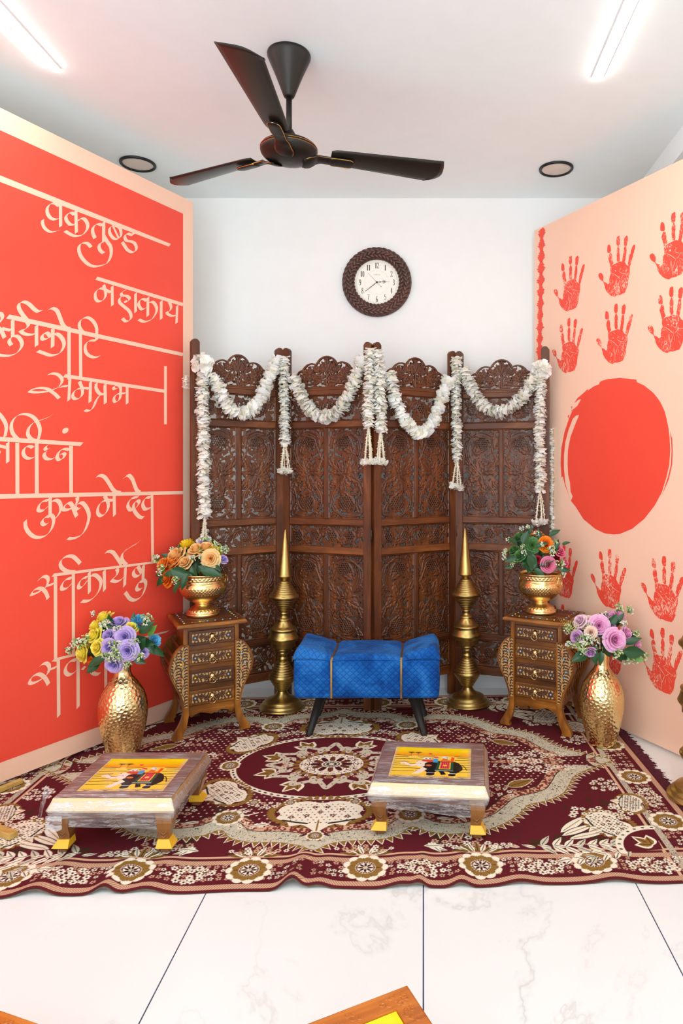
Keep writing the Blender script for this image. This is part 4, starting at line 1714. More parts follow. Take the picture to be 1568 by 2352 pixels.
def cabinet(label, loc, rot, side, drawers, legbeads, seeds, group):
    """front faces -y; side: +1 the lattice rack shows on the right, -1 on the left"""
    o = thing('bedside_cabinet', label, 'cabinet', loc, rot, group)
    D = .115                                    # half depth of the box
    mb = MB()
    mb.bbox((-.118, -D, .112), (.118, D, .484), .003)
    mb.build('body', m_ches, o)
    # top slab with moulded edge and carved, beaded field
    mb = MB()
    tw, td = .152, .148
    G = []
    for (dx, z) in ((-.012, .484), (-.004, .486), (0, .491), (0, .498), (-.003, .502), (-.008, .504)):
        G.append([(sx * (tw + dx), sy * (td + dx), z) for sx, sy in ((-1, -1), (1, -1), (1, 1), (-1, 1))])
    G = np.array(G)
    mb.grid(G.transpose(1, 0, 2), wrapu=True, smooth=False)
    b = mb.n - 24
    mb.f += [(b + 5, b + 11, b + 17, b + 23), (b + 18, b + 12, b + 6, b)]
    mb.mi += [0, 0]
    mb.sm += [False, False]
    top = fix_normals(mb.build('top', m_ches, o))
    rg = random.Random(seeds)
    bd = []
    for s in np.linspace(.07, .93, 8):
        for t_ in (.07, .93):
            bd.append((s, t_, rg.choice('bbry')))
    for t_ in np.linspace(.21, .79, 5):
        for s in (.07, .93):
            bd.append((s, t_, rg.choice('bbry')))
    ti, bl_ = inlay('carved_top', .272, .264, top, bd, seeds + 40, ground=S(104, 58, 26), res=.0016)
    ti.location = (-.136, -.132, .5042)
    me = ti.data
    co = np.zeros(len(me.vertices) * 3)
    me.vertices.foreach_get('co', co)
    co = co.reshape(-1, 3)[:, [0, 2, 1]] * np.array([1, 1, -1])
    me.vertices.foreach_set('co', co.ravel())
    me.flip_normals()
    for (x, y), cc in bl_:
        bead(top, (x - .136, y - .132, .506), cc, 1)
    # rail, posts
    for sx in (-1, 1):
        mb = MB()
        mb.bbox((sx * .112 - .010, -D - .006, .118), (sx * .112 + .010, -D + .01, .484), .002)
        mb.build('corner_post', m_chesz, o)
    # drawers
    for (z0, z1, beads, sd) in drawers:
        d = MB()
        d.bbox((-.100, -D - .012, z0), (.100, -D + .002, z1), .0025)
        # narrow sunk margin around the inlay
        for a, b_ in (((-.092, z0 + .006), (.092, z0 + .009)), ((-.092, z1 - .009), (.092, z1 - .006))):
            d.box((a[0], -D - .0135, a[1]), (b_[0], -D - .011, b_[1]))
        dr = d.build('drawer', m_chesd if sd % 2 else m_ches, o)
        il, bl_ = inlay('carved_front', .176, z1 - z0 - .024, dr, beads, sd)
        il.location = (-.088, -D - .0125, z0 + .012)
        for (x, y), cc in bl_:
            bead(dr, (x - .088, -D - .0145, y + z0 + .012), cc, 0)
        zc = (z0 + z1) / 2
        k = MB()
        k.lathe([(0, .016), (.006, .0155), (.010, .012), (.0125, .008), (.015, .004), (.0155, 0)], 24)
        kb = k.build('knob', m_knob, dr)
        kb.location = (0, -D - .0135, zc + .003)
        kb.rotation_euler = (PI / 2, 0, 0)
        k = MB()
        k.torus((0, -D - .030, zc - .0125), .0135, .0014, 'Y', 28, 6)
        k.sphere((0, -D - .030, zc + .002), .003, 8, 6)
        k.build('ring_pull', m_knob, dr)
    # shaped apron
    ap = [(-.10, .118), (.10, .118), (.10, .098), (.088, .088), (.070, .098), (.05, .104), (.03, .100), (0, .090), (-.03, .100), (-.05, .104), (-.070, .098), (-.088, .088), (-.10, .098)]
    mb = MB()
    mb.prism(ap[::-1], -D - .006, -D + .012, 0, 'Y')
    fix_normals(mb.build('apron', m_ches, o))
    mb = MB()
    mb.bbox((-.10, D - .02, .055), (.10, D - .004, .075), .002)
    mb.build('back_stretcher', m_chesz, o)
    # four curved legs
    oc = [tuple(p) for p in crom(OUT, 3)]
    ic = [tuple(p) for p in crom(INN, 2)]
    for sx in (-1, 1):
        for fy in (0, 1):
            poly = [(sx * b, a) for a, b in oc] + [(sx * b, a) for a, b in ic]
            y0 = -D - .020 if fy == 0 else D - .006
            y1 = y0 + .026
            mb = MB()
            mb.prism(poly, y0, y1, 0, 'Y')
            lg = fix_normals(mb.build('leg', m_chesz, o))
            if fy == 0:
                zlo, zhi, xlo, xhi = .135, .408, .102, .186
                # carved inlay: inside the leg outline, held in from its edge
                oi = np.array([(b - .009, a) for a, b in oc if a >= .10])
                ii = np.array([(max(.106, b + .004), a) for a, b in ic if a >= .09])
                pin = [tuple(p) for p in oi] + [tuple(p) for p in ii]
                pin = [(p[0] - xlo if sx > 0 else xhi - p[0], p[1] - zlo) for p in pin]
                f = inside_poly(pin)
                bl = legbeads[0] if sx < 0 else legbeads[1]
                il, _ = inlay('carved_strip', xhi - xlo, zhi - zlo, lg, [], seeds + (3 if sx > 0 else 5), f, .0011, True)
                il.location = (xlo if sx > 0 else -xhi, y0 - .0002, zlo)
                for (z, x, cc) in bl:
                    bead(lg, (sx * x, y0 - .002, z), cc, 0)
    # rack on both flanks: slats that follow the curve of the legs
    zz_ = np.linspace(.14, .395, 8)
    cur = lambda z: np.interp(z, [a for a, b in OUT[::-1]], [b for a, b in OUT[::-1]])
    for sx in (-1, 1):
        mb = MB()
        if side == sx and side > 0:
            n = 6
            for fam in (0, 1):
                for k in range(-6, n + 6):
                    pts = []
                    for j in range(13):
                        z = .135 + (.40 - .135) * j / 12
                        y = -D + .012 + (2 * D - .024) * ((k + .5) / n + (1 if fam else -1) * (j / 12 - .5) * 1.1)
                        if -D + .008 < y < D - .008:
                            pts.append((sx * (cur(z) - .010 - (.003 if fam else 0)), y, z))
                    if len(pts) > 1:
                        G = []
                        for p in pts:
                            G.append([(p[0], p[1] - .0055, p[2]), (p[0] + sx * .002, p[1] - .0055, p[2]), (p[0] + sx * .002, p[1] + .0055, p[2]), (p[0], p[1] + .0055, p[2])])
                        mb.grid(np.array(G), smooth=False)
            mb.build('lattice', m_chesz, o)
        else:
            for z in zz_:
                x = cur(z) - .010
                mb.bbox((sx * x - .004, -D + .004, z - .009), (sx * x + .004, D - .004, z + .009), .002)
            mb.build('slatted_rack', m_chesd, o)
    return o


dl = [(.405, .470, [(.09, .5, 'b'), (.91, .5, 'b')], 1), (.316, .382, [(.09, .5, 'b'), (.91, .5, 'y')], 2), (.227, .293, [(.09, .5, 'y'), (.91, .5, 'b')], 3), (.138, .204, [(.09, .5, 'b'), (.91, .5, 'y')], 4)]
dr_ = [(.405, .470, [(.09, .5, 'b'), (.91, .5, 'b')], 5), (.316, .382, [(.09, .5, 'b'), (.91, .5, 'y')], 6), (.227, .293, [(.09, .5, 'b'), (.91, .5, 'b')], 7), (.138, .204, [(.09, .5, 'r'), (.91, .5, 'b')], 8)]
lbL = ([(.355, .126, 'b'), (.330, .134, 'y'), (.270, .138, 'r'), (.245, .134, 'r')], [(.372, .122, 'y'), (.345, .130, 'b'), (.305, .146, 'b'), (.278, .138, 'r')])
lbR = ([(.372, .124, 'r'), (.345, .130, 'b'), (.300, .140, 'b'), (.272, .132, 'r')], [(.366, .124, 'r'), (.338, .134, 'b'), (.285, .146, 'b'), (.258, .138, 'b')])
cg = 'carved wooden bedside cabinets'
cabL = cabinet('carved wooden four drawer cabinet under the yellow and orange roses, left of the bench', (-1.008, 3.172, 0.009), math.radians(28.5), -1, dl, lbL, 50, cg)
cabR = cabinet('carved wooden four drawer cabinet under the green, orange and pink roses, right of the bench', (.572, 3.222, 0.009), math.radians(-29), 1, dr_, lbR, 70, cg)

# ================================================================== brass bowls and vases


def bowl(label, loc, rot, s, group):
    o = thing('brass_bowl', label, 'planter', loc, rot, group)
    mb = MB()
    prof = [(0, .0), (.066, 0), (.070, .004), (.071, .010), (.069, .014), (.066, .016), (.063, .024), (.055, .033), (.045, .040), (.036, .046), (.031, .051), (.034, .055), (.037, .058)]
    prof += seg(6, [(.043, .061), (.063, .072), (.083, .090), (.096, .112), (.100, .128), (.098, .142), (.092, .152)]) + [(.091, .156), (.0925, .158), (.0935, .176), (.0965, .180), (.098, .184), (.096, .187), (.092, .186)] + seg(4, [(.090, .176), (.092, .14), (.080, .10), (.05, .075), (0, .07)])
    prof = np.array(prof) * s
    n = 160
    a = np.arange(n) * 2 * PI / n
    # resample profile densely for the hammered bumps
    d = np.r_[0, np.cumsum(np.hypot(*np.diff(prof, axis=0).T))]
    tt = np.linspace(0, d[-1], 240)
    pr = np.stack([np.interp(tt, d, prof[:, 0]), np.interp(tt, d, prof[:, 1])], 1)
    outer = tt < np.interp(.187 * s, prof[:30, 1], d[:30]) if False else (np.arange(240) < np.argmax(pr[:, 1]))
    b = np.zeros((n, 240))
    rows = [(.100, 0), (.107, .5), (.114, 0), (.121, .5), (.128, 0), (.163, 0), (.171, .5), (.027, 0)]
    for z, ph in rows:
        nb = 44 if z < .15 else 34
        rr = .0040 if z < .15 else .0044
        if z < .05:
            nb, rr = 26, .0036
        for k in range(nb):
            th = (k + ph) * 2 * PI / nb
            da = (a - th + PI) % (2 * PI) - PI
            rad = np.interp(z * s, pr[:np.argmax(pr[:, 1]), 1], pr[:np.argmax(pr[:, 1]), 0])
            D2 = (da[:, None] * rad) ** 2 + ((pr[None, :, 1] - z * s) * 1.0) ** 2
            b += np.clip(1 - D2 / (rr * s) ** 2, 0, 1) ** .7 * .0034 * outer[None, :]
    G = np.zeros((n, 240, 3))
    R_ = pr[None, :, 0] + b
    G[..., 0] = np.cos(a)[:, None] * R_
    G[..., 1] = np.sin(a)[:, None] * R_
    G[..., 2] = pr[None, :, 1]
    mb.grid(G, wrapu=True)
    mb.build('bowl', m_gold, o)
    for sg in (1, -1):
        mb = MB()
        mb.sphere((sg * .0985 * s, 0, .168 * s), .006, 10, 7)
        mb.torus((sg * .1035 * s, 0, .150 * s), .018 * s, .0018, 'X', 28, 8)
        mb.build('ring_handle', m_gold, o)
    return o


bg = 'footed hammered brass bowls'
bowl('footed hammered brass bowl on the left cabinet, holding the yellow and orange roses', (-1.030, 3.190, cabL.location.z + .5055), .55, 1.06, bg)
bowl('footed hammered brass bowl on the right cabinet, holding the green, orange and pink roses', (.556, 3.245, cabR.location.z + .5055), -.75, 1.03, bg)


def vase(label, loc, rot, seed, group, s=1.0):
    o = thing('hammered_vase', label, 'vase', loc, rot, group)
    prof = seg(8, [(.054, .0), (.060, .012), (.071, .055), (.086, .115), (.0935, .170), (.0925, .215), (.080, .258), (.058, .295), (.038, .322), (.0305, .340), (.0295, .356), (.032, .385), (.0345, .400)])
    prof = np.array(prof) * s
    d = np.r_[0, np.cumsum(np.hypot(*np.diff(prof, axis=0).T))]
    m, n = 230, 260
    tt = np.linspace(0, d[-1], m)
    pr = np.stack([np.interp(tt, d, prof[:, 0]), np.interp(tt, d, prof[:, 1])], 1)
    a = np.arange(n) * 2 * PI / n
    rg = random.Random(seed)
    b = np.zeros((n, m))
    dents = []
    for _ in range(9000):
        z, th = rg.uniform(.012, .318), rg.uniform(0, 2 * PI)
        rad = float(np.interp(z * s, pr[:, 1], pr[:, 0]))
        if all(abs(z - q[0]) > .0125 or ((z - q[0]) ** 2 + (((th - q[1] + PI) % (2 * PI) - PI) * rad) ** 2) > .0125 ** 2 for q in dents):
            dents.append((z, th))
    for z, th in dents:
        rad = float(np.interp(z * s, pr[:, 1], pr[:, 0]))
        r0 = .0082 * s * rg.uniform(.8, 1.1)
        j = np.abs(pr[:, 1] - z * s) < r0 * 1.25
        da = (a - th + PI) % (2 * PI) - PI
        i = np.abs(da) * rad < r0 * 1.25
        D2 = ((da[i][:, None] * rad) ** 2 + (pr[j][None, :, 1] - z * s) ** 2) / r0 ** 2
        b[np.ix_(i, j)] += -np.clip(1 - D2, 0, 1) * .0010 + .0006 * np.exp(-((np.sqrt(D2) - 1.0) / .16) ** 2)
    G = np.zeros((n, m, 3))
    R_ = pr[None, :, 0] + b
    G[..., 0] = np.cos(a)[:, None] * R_
    G[..., 1] = np.sin(a)[:, None] * R_
    G[..., 2] = pr[None, :, 1]
    mb = MB()
    mb.grid(G, wrapu=True)
    mb.lathe([(pr[-1, 0], pr[-1, 1]), (pr[-1, 0] - .002, pr[-1, 1] + .0005), (pr[-1, 0] - .004, pr[-1, 1] - .01), (.024, .33), (.03, .30), (.0, .29)], n)
    mb.f.append(tuple(k * m for k in range(n - 1, -1, -1)))
    mb.mi.append(0)
    mb.sm.append(False)
    mb.build('vase', m_goldv, o)
    return o


vg = 'hammered gold vases on the carpet'
vase('hammered gold vase on the carpet at left, holding yellow, lavender and blue flowers', (-1.245, 2.83, .009), 0, 3, vg, 1.02)
vase('hammered gold vase on the carpet at right, holding pink flowers', (.772, 2.955, .009), 1.0, 5, vg, 1.0)
# ================================================================== low painted stools (two wrapped in film)
m_chow = mk_wood('stool_wood', S(84, 42, 26), S(118, 66, 44), S(146, 88, 60), 0.35, 'X', 7, coat=0.2)
m_chowo = mk_wood('stool_wood_orange', S(150, 74, 16), S(190, 104, 30), S(222, 140, 56), 0.35, 'X', 9, coat=0.2)
m_chowl = mk_wood('stool_leg_wood', S(92, 54, 22), S(138, 86, 40), S(168, 112, 60), 0.32, 'Z', 7, coat=0.3)
m_edge = mk_wood('stool_edge_glare', S(226, 188, 132), S(240, 208, 158), S(248, 224, 186), 0.35, 'X', 8, coat=0.3)  # daylight glare on the front edge, painted in as a paler wood tone
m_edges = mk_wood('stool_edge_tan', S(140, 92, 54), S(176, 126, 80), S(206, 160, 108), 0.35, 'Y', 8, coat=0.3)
m_edgeo = mk_wood('stool_edge_orange', S(224, 140, 30), S(240, 166, 52), S(248, 190, 84), 0.35, 'X', 8, coat=0.2)
m_yellow = mk('stool_foot_yellow', S(244, 186, 40), 0.4, var=0.06, vscale=30)
m_paint = mk_vcol('painted_tile', 0.25, var=0.02, coat=0.5)

t = NT('cling_film')
v = t.coord((3.0, 26, 26))
f = t.noise(v, 5.0, 5, 0.7, 0.6)
g = t.noise(t.coord((1, 1, 1)), 9, 3, 0.6)
ad = t.n('ShaderNodeMath', operation='MULTIPLY_ADD')
t.l(g, ad.inputs[0])
ad.inputs[1].default_value = 0.5
t.l(f, ad.inputs[2])
fac = t.ramp(ad.outputs[0], [(0.50, (0.07,) * 3), (0.74, (0.20,) * 3), (0.92, (0.70,) * 3)])
tr = t.n('ShaderNodeBsdfTransparent')
gl = t.n('ShaderNodeBsdfGlossy')
gl.inputs['Roughness'].default_value = 0.12
df = t.n('ShaderNodeBsdfDiffuse')
df.inputs['Color'].default_value = (0.88, 0.88, 0.92, 1)
m1 = t.n('ShaderNodeMixShader')
m1.inputs[0].default_value = 0.5
t.l(df.outputs[0], m1.inputs[1])
t.l(gl.outputs[0], m1.inputs[2])
m2 = t.n('ShaderNodeMixShader')
t.l(fac, m2.inputs[0])
t.l(tr.outputs[0], m2.inputs[1])
t.l(m1.outputs[0], m2.inputs[2])
bm_ = t.n('ShaderNodeBump')
bm_.inputs['Strength'].default_value = 0.7
bm_.inputs['Distance'].default_value = 0.004
t.l(f, bm_.inputs['Height'])
t.l(bm_.outputs[0], gl.inputs['Normal'])
t.l(m2.outputs[0], t.out.inputs[0])
m_film = t.m


def elephant_picture(w_, h_, res=.0012):
    """a decorated elephant with riders walking left over yellow fields"""
    R = Ras(0, w_, 0, h_, res, S(250, 196, 40))
    for i, y in enumerate(R.y):
        k = y / h_
        if k > .72:
            q = (k - .72) / .28
            c0, c1 = np.array(S(250, 150, 24)), np.array(S(255, 220, 0))
            R.img[i] = c0 + (c1 - c0) * min(1, q * 1.5)
        else:
            q = k / .72
            R.img[i] = np.array(S(254, 214, 84)) * q + np.array(S(254, 206, 60)) * (1 - q)
    x = lambda a: a * w_
    y = lambda b: b * h_
    rg = random.Random(4)
    grn, blk = S(92, 84, 20), S(24, 22, 26)
    for b in (.71, .655, .59, .52, .45, .37, .29, .21):
        for (a0, a1) in ((.02, rg.uniform(.18, .4)), (rg.uniform(.3, .42), rg.uniform(.48, .6)), (rg.uniform(.78, .84), .99)):
            pts = [(x(a), y(b + .012 * math.sin(a * 9 + b * 20))) for a in np.linspace(a0, a1, 10)]
            R.line(pts, .0026, grn)
            R.line([(p[0], p[1] - .002) for p in pts], .0012, S(60, 56, 14))
    for cx_ in (.22, .31):
        for k in range(6):
            a = .3 + k * .5
            R.line([(x(cx_), y(.80)), (x(cx_) + math.cos(a) * .013, y(.80) + math.sin(a) * .008 + .003)], .003, S(52, 60, 20))
        R.line([(x(cx_), y(.73)), (x(cx_), y(.80))], .0018, S(80, 50, 20))
    R.ell(x(.47), y(.79), .007, .005, 0, S(226, 50, 50))
    # elephant: body, legs, head, trunk
    body = [(.42, .42), (.45, .50), (.55, .55), (.70, .56), (.82, .52), (.88, .42), (.90, .30), (.86, .22), (.82, .16), (.80, .10), (.73, .10), (.74, .2), (.62, .22), (.56, .2), (.55, .10), (.47, .11), (.45, .2), (.40, .28)]
    R.poly([(x(a), y(b)) for a, b in crom(body, 4, True)], blk)
    for a, b in ((.50, .12), (.77, .12)):
        R.ell(x(a), y(b), .013, .009, 0, blk)
    R.poly([(x(a), y(b)) for a, b in ((.60, .24), (.66, .24), (.70, .13), (.64, .11))], blk)
    R.line([(x(.46), y(.17)), (x(.56), y(.165))], .003, S(230, 230, 230))
    R.line([(x(.73), y(.165)), (x(.82), y(.16))], .003, S(230, 230, 230))
    R.line(crom([(x(.88), y(.44)), (x(.92), y(.38)), (x(.95), y(.28))], 6), .0035, blk)
    cr = S(250, 232, 214)
    R.poly([(x(a), y(b)) for a, b in crom([(.30, .46), (.34, .54), (.41, .54), (.44, .46), (.42, .38), (.36, .34), (.32, .38)], 5, True)], cr)
    R.line(crom([(x(.33), y(.42)), (x(.26), y(.39)), (x(.20), y(.42)), (x(.16), y(.47)), (x(.13), y(.45))], 6), .013, cr)
    R.line(crom([(x(.34), y(.46)), (x(.27), y(.44)), (x(.21), y(.46)), (x(.17), y(.50)), (x(.12), y(.49))], 6), .0016, S(210, 60, 50))
    R.poly([(x(a), y(b)) for a, b in ((.40, .34), (.46, .28), (.36, .12), (.28, .12))], cr)
    R.poly([(x(a), y(b)) for a, b in crom([(.42, .46), (.46, .50), (.52, .47), (.53, .38), (.48, .32), (.43, .36)], 5, True)], blk)
    R.poly([(x(a), y(b)) for a, b in crom([(.37, .55), (.44, .60), (.54, .56), (.50, .51), (.42, .52)], 4, True)], S(226, 70, 60))
    R.ell(x(.47), y(.40), .011, .007, 0, S(214, 110, 40))
    R.ell(x(.365), y(.455), .0022, .0022, 0, blk)
    # saddle cloth
    R.poly([(x(a), y(b)) for a, b in ((.58, .52), (.78, .52), (.78, .24), (.56, .24))], S(20, 84, 60))
    R.poly([(x(a), y(b)) for a, b in ((.615, .52), (.745, .52), (.745, .29), (.60, .29))], S(240, 200, 60))
    R.poly([(x(a), y(b)) for a, b in ((.625, .52), (.735, .52), (.735, .31), (.612, .31))], S(206, 40, 62))
    for k in range(5):
        R.line([(x(.62 + k * .025), y(.32)), (x(.63 + k * .025), y(.51))], .0012, S(236, 130, 140))
    R.ell(x(.675), y(.41), .007, .006, 0, S(250, 210, 60))
    R.line([(x(.56), y(.245)), (x(.78), y(.245))], .003, S(220, 220, 210))
    # howdah and riders
    R.poly([(x(a), y(b)) for a, b in ((.60, .53), (.78, .53), (.79, .68), (.75, .70), (.74, .58), (.62, .58))], S(238, 96, 24))
    R.poly([(x(a), y(b)) for a, b in ((.52, .50), (.58, .50), (.585, .60), (.55, .64), (.51, .60))], S(74, 160, 206))
    R.ell(x(.548), y(.655), .008, .007, 0, S(240, 190, 150))
    R.ell(x(.55), y(.675), .009, .005, 0, S(220, 60, 50))
    R.poly([(x(a), y(b)) for a, b in ((.63, .54), (.71, .54), (.70, .64), (.66, .66), (.63, .62))], S(226, 120, 60))
    for (a, b, r) in ((.665, .685, .010), (.685, .665, .009), (.44, .63, .010), (.465, .62, .009), (.415, .62, .009)):
        R.ell(x(a), y(b), r, r * .8, 0, S(232, 236, 226))
        R.ell(x(a) + .003, y(b), r * .4, r * .4, 0, S(110, 150, 120))
    # grass tufts
    for cx_ in (.10, .33, .52, .70, .90):
        for k in range(8):
            a = .4 + k * .34
            R.line(crom([(x(cx_), 0.001), (x(cx_) + math.cos(a) * .010, .008 + math.sin(a) * .004), (x(cx_) + math.cos(a) * .024, .008 + math.sin(a) * .012)], 4), .0014, S(84, 62, 16))
    return R


PIC = elephant_picture(.272, .245)


def stool(label, loc, rot, wrapped, wood, group, seed=1):
    o = thing('low_stool', label, 'stool', loc, rot, group)
    hw, hd = .196, .183
    zt = .173
    mb = MB()
    # moulded top slab: flat rim, bevel, under-face
    iw, idp = .138, .1245
    levels = [(-.030, .128), (-.004, .132), (0, .139), (-.005, .150), (-.014, zt - .001), (-.017, zt)]
    G = [[(sx * (hw + d), sy * (hd + d), z) for sx, sy in ((-1, -1), (1, -1), (1, 1), (-1, 1))] for d, z in levels]
    G.append([(sx * iw, sy * idp, zt) for sx, sy in ((-1, -1), (1, -1), (1, 1), (-1, 1))])
    G.append([(sx * (iw - .001), sy * (idp - .001), zt - .004) for sx, sy in ((-1, -1), (1, -1), (1, 1), (-1, 1))])
    G = np.array(G).transpose(1, 0, 2)
    mb.grid(G, wrapu=True, smooth=False)
    n = len(levels) + 2
    b = mb.n - 4 * n
    mb.f += [(b + n - 1, b + 2 * n - 1, b + 3 * n - 1, b + 4 * n - 1), (b + 3 * n, b + 2 * n, b + n, b)]
    mb.mi += [0, 0]
    mb.sm += [False] * 2
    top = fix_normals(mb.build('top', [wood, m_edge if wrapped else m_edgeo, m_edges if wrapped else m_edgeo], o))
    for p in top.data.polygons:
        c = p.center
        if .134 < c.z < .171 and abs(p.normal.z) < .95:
            p.material_index = 1 if p.normal.y < -.4 else 2  # wrapped stools: front faces take the painted glare tone, sides the tan wood
    X = np.zeros((PIC.ny, PIC.nx, 3))
    X[..., 0] = PIC.x[None, :] - .136
    X[..., 1] = PIC.y[:, None] - .1225
    X[..., 2] = zt - .0025
    pic = grid_mesh('painted_picture', X, PIC.img, None, m_paint, o)
    pic['label'] = 'yellow painting of an elephant with riders'
    # carved bead on the frame
    if not wrapped:
        mb = MB()
        rg = random.Random(seed)
        for k in range(260):
            side = rg.randrange(4)
            a = rg.uniform(-1, 1)
            if side < 2:
                px_, py_ = a * (hw - .028), (1 if side else -1) * (idp + .021 + rg.uniform(-.012, .012))
            else:
                px_, py_ = (1 if side == 2 else -1) * (iw + .020 + rg.uniform(-.010, .010)), a * (hd - .03)
            mb.torus((px_, py_, zt), .0045, .0012, 'Z', 8, 5, arc=(rg.uniform(0, 6), rg.uniform(0, 6) + 4))
        mb.build('carved_scrolls', wood, top)
    mb = MB()
    mb.bbox((-hw + .028, -hd + .028, .100), (hw - .028, hd - .028, .129), .003)
    mb.build('apron', m_chow if wrapped else wood, o)
    for sx in (-1, 1):
        for sy in (-1, 1):
            cx_, cy_ = sx * (hw - .042), sy * (hd - .040)
            prof = [(.126, .0, .0235), (.112, .004, .0238), (.095, .006, .0232), (.075, .004, .0208), (.055, .000, .0178), (.042, -.001, .0160), (.032, 0, .0160)]
            G = []
            for z, off, r in prof:
                ox, oy = cx_ + sx * off, cy_ + sy * off
                G.append([(ox - r, oy - r, z), (ox + r, oy - r, z), (ox + r, oy + r, z), (ox - r, oy + r, z)])
            G = np.array(G)
            mb = MB()
            mb.grid(G[::-1].transpose(1, 0, 2), wrapu=True, smooth=False)
            lg = fix_normals(mb.build('leg', m_chowl, o))
            if sy < 0:
                mb = MB()
                zz_ = .048
                while zz_ < .098:
                    for s2 in (1, -1):
                        c0 = Vector((cx_ + sx * .002, cy_ - .0188 + sy * .002, zz_))
                        mb.tube([c0, c0 + Vector((s2 * .007, -.0012, .006)), c0 + Vector((s2 * .011, -.0005, .013))], [.0016, .0018, .0006], 5)
                    zz_ += .0095
                mb.build('carved_leaf', m_chowl, lg)
            mb = MB()
            r0, r1 = .0175, .0255
            V = [(cx_ - r0, cy_ - r0, .040), (cx_ + r0, cy_ - r0, .040), (cx_ + r0, cy_ + r0, .040), (cx_ - r0, cy_ + r0, .040)]
            V += [(cx_ + a * r1 + sx * .006, cy_ + b * r1 + sy * .006, .019) for a, b in ((-1, -1), (1, -1), (1, 1), (-1, 1))]
            mb.add(V, [(0, 1, 2, 3), (7, 6, 5, 4), (0, 4, 5, 1), (1, 5, 6, 2), (2, 6, 7, 3), (3, 7, 4, 0)])
            ft = fix_normals(mb.build('foot', m_yellow, lg))
            ft['label'] = 'bright yellow flared foot'
            mb = MB()
            cxx, cyy = cx_ + sx * .004, cy_ + sy * .004
            mb.bbox((cxx - .022, cyy - .022, .013), (cxx + .022, cyy + .022, .0195), .001)
            mb.bbox((cxx - .013, cyy - .013, 0), (cxx + .013, cyy + .013, .014), .002)
            mb.build('foot_pad', m_chowl, lg)
    if wrapped:
        # crumpled film: hugging the top, sagging below the front edge
        rg = random.Random(seed)
        N = 40
        per = []
        for (x0, y0, x1, y1) in ((-1, -1, 1, -1), (1, -1, 1, 1), (1, 1, -1, 1), (-1, 1, -1, -1)):
            for k in range(N):
                f = k / N
                per.append((x0 + (x1 - x0) * f, y0 + (y1 - y0) * f))
        lv = [(-.070, zt + .0012), (-.045, zt + .0022), (-.0165, zt + .0014), (-.004, .151), (.0015, .140), (-.003, .128), (-.012, .118), (-.016, .108), (-.019, .098)]
        G = np.zeros((len(per), len(lv), 3))
        for i, (a, b_) in enumerate(per):
            droop = .018 * (.5 + .5 * mnoise.noise(Vector((i * .05, seed, 0)))) + (.022 * max(0, (a + 1) / 2) if b_ <= -1 else .004)
            if b_ <= -1:
                droop += .012 * math.exp(-((a + 1) / .2) ** 2)
            for j, (d, z) in enumerate(lv):
                wr = .0016 * mnoise.noise(Vector((a * 14, b_ * 14, j * 1.7 + seed)))
                zz_ = z - (droop * (j - 4) / 4 if j > 4 else 0) + (wr if j < 2 else 0)
                G[i, j] = (a * (hw + d + wr), b_ * (hd + d + wr), zz_)
        mb = MB()
        mb.grid(G, wrapu=True)
        inner = [i * len(lv) for i in range(len(per))]
        # film over the picture
        M = 14
        xs_ = np.linspace(-(hw - .070), hw - .070, M)
        ys_ = np.linspace(-(hd - .070), hd - .070, M)
        GG = np.array([[(x, y, zt + .0012 + .0012 * abs(mnoise.noise(Vector((x * 20, y * 20, seed))))) for y in ys_] for x in xs_])
        wr_ = mb.build('plastic_wrap', m_film, o)
        wr_['label'] = 'crumpled clear plastic film'
        mb = MB()
        if seed == 1:
            # loose corner of film sticking out at the front left
            V = []
            for i in range(9):
                for j in range(9):
                    u, v_ = i / 8, j / 8
                    V.append((-hw - .012 - .022 * u + .006 * mnoise.noise(Vector((u * 4, v_ * 4, 1))), -hd - .006 + .075 * v_ + .014 * u * math.sin(v_ * 5), .172 + .030 * u * (1 - abs(v_ - .6)) - .125 * u * (1 - v_) + .01 * mnoise.noise(Vector((u * 5, v_ * 5, 2)))))
            mb.add(V, [(i * 9 + j, i * 9 + 9 + j, i * 9 + 10 + j, i * 9 + j + 1) for i in range(8) for j in range(8)], 0, True)
            lv2 = []
            for i in range(9):
                for j in range(9):
                    u, v_ = i / 8, j / 8
                    lv2.append((-hw + .000 + .050 * u, -hd - .004 + .003 * mnoise.noise(Vector((u * 7, v_ * 7, 5))), .125 - (.060 - .02 * u) * v_))
            mb.add(lv2, [(i * 9 + j, i * 9 + 9 + j, i * 9 + 10 + j, i * 9 + j + 1) for i in range(8) for j in range(8)], 0, True)
            mb.build('loose_film', m_film, wr_)
    return o


sg_ = 'low stools with an elephant painting on top'
stool('low wooden stool with elephant painting, wrapped in film, the left one on the carpet', (-.958, 2.272, .009), 0.0, True, m_chow, sg_, 1)
stool('low wooden stool with elephant painting, wrapped in film, the right one on the carpet', (.028, 2.365, .009), math.radians(-4.4), True, m_chow, sg_, 2)
stool('unwrapped orange-brown low stool with yellow painting at the bottom centre edge on the tiles', (-.116, 1.116, 0.0), math.radians(27.4), False, m_chowo, sg_, 3)
stool('unwrapped orange-brown low stool cut off at the bottom left corner on the tiles', (-.855, 1.128, 0.0), math.radians(-19), False, m_chowo, sg_, 4)
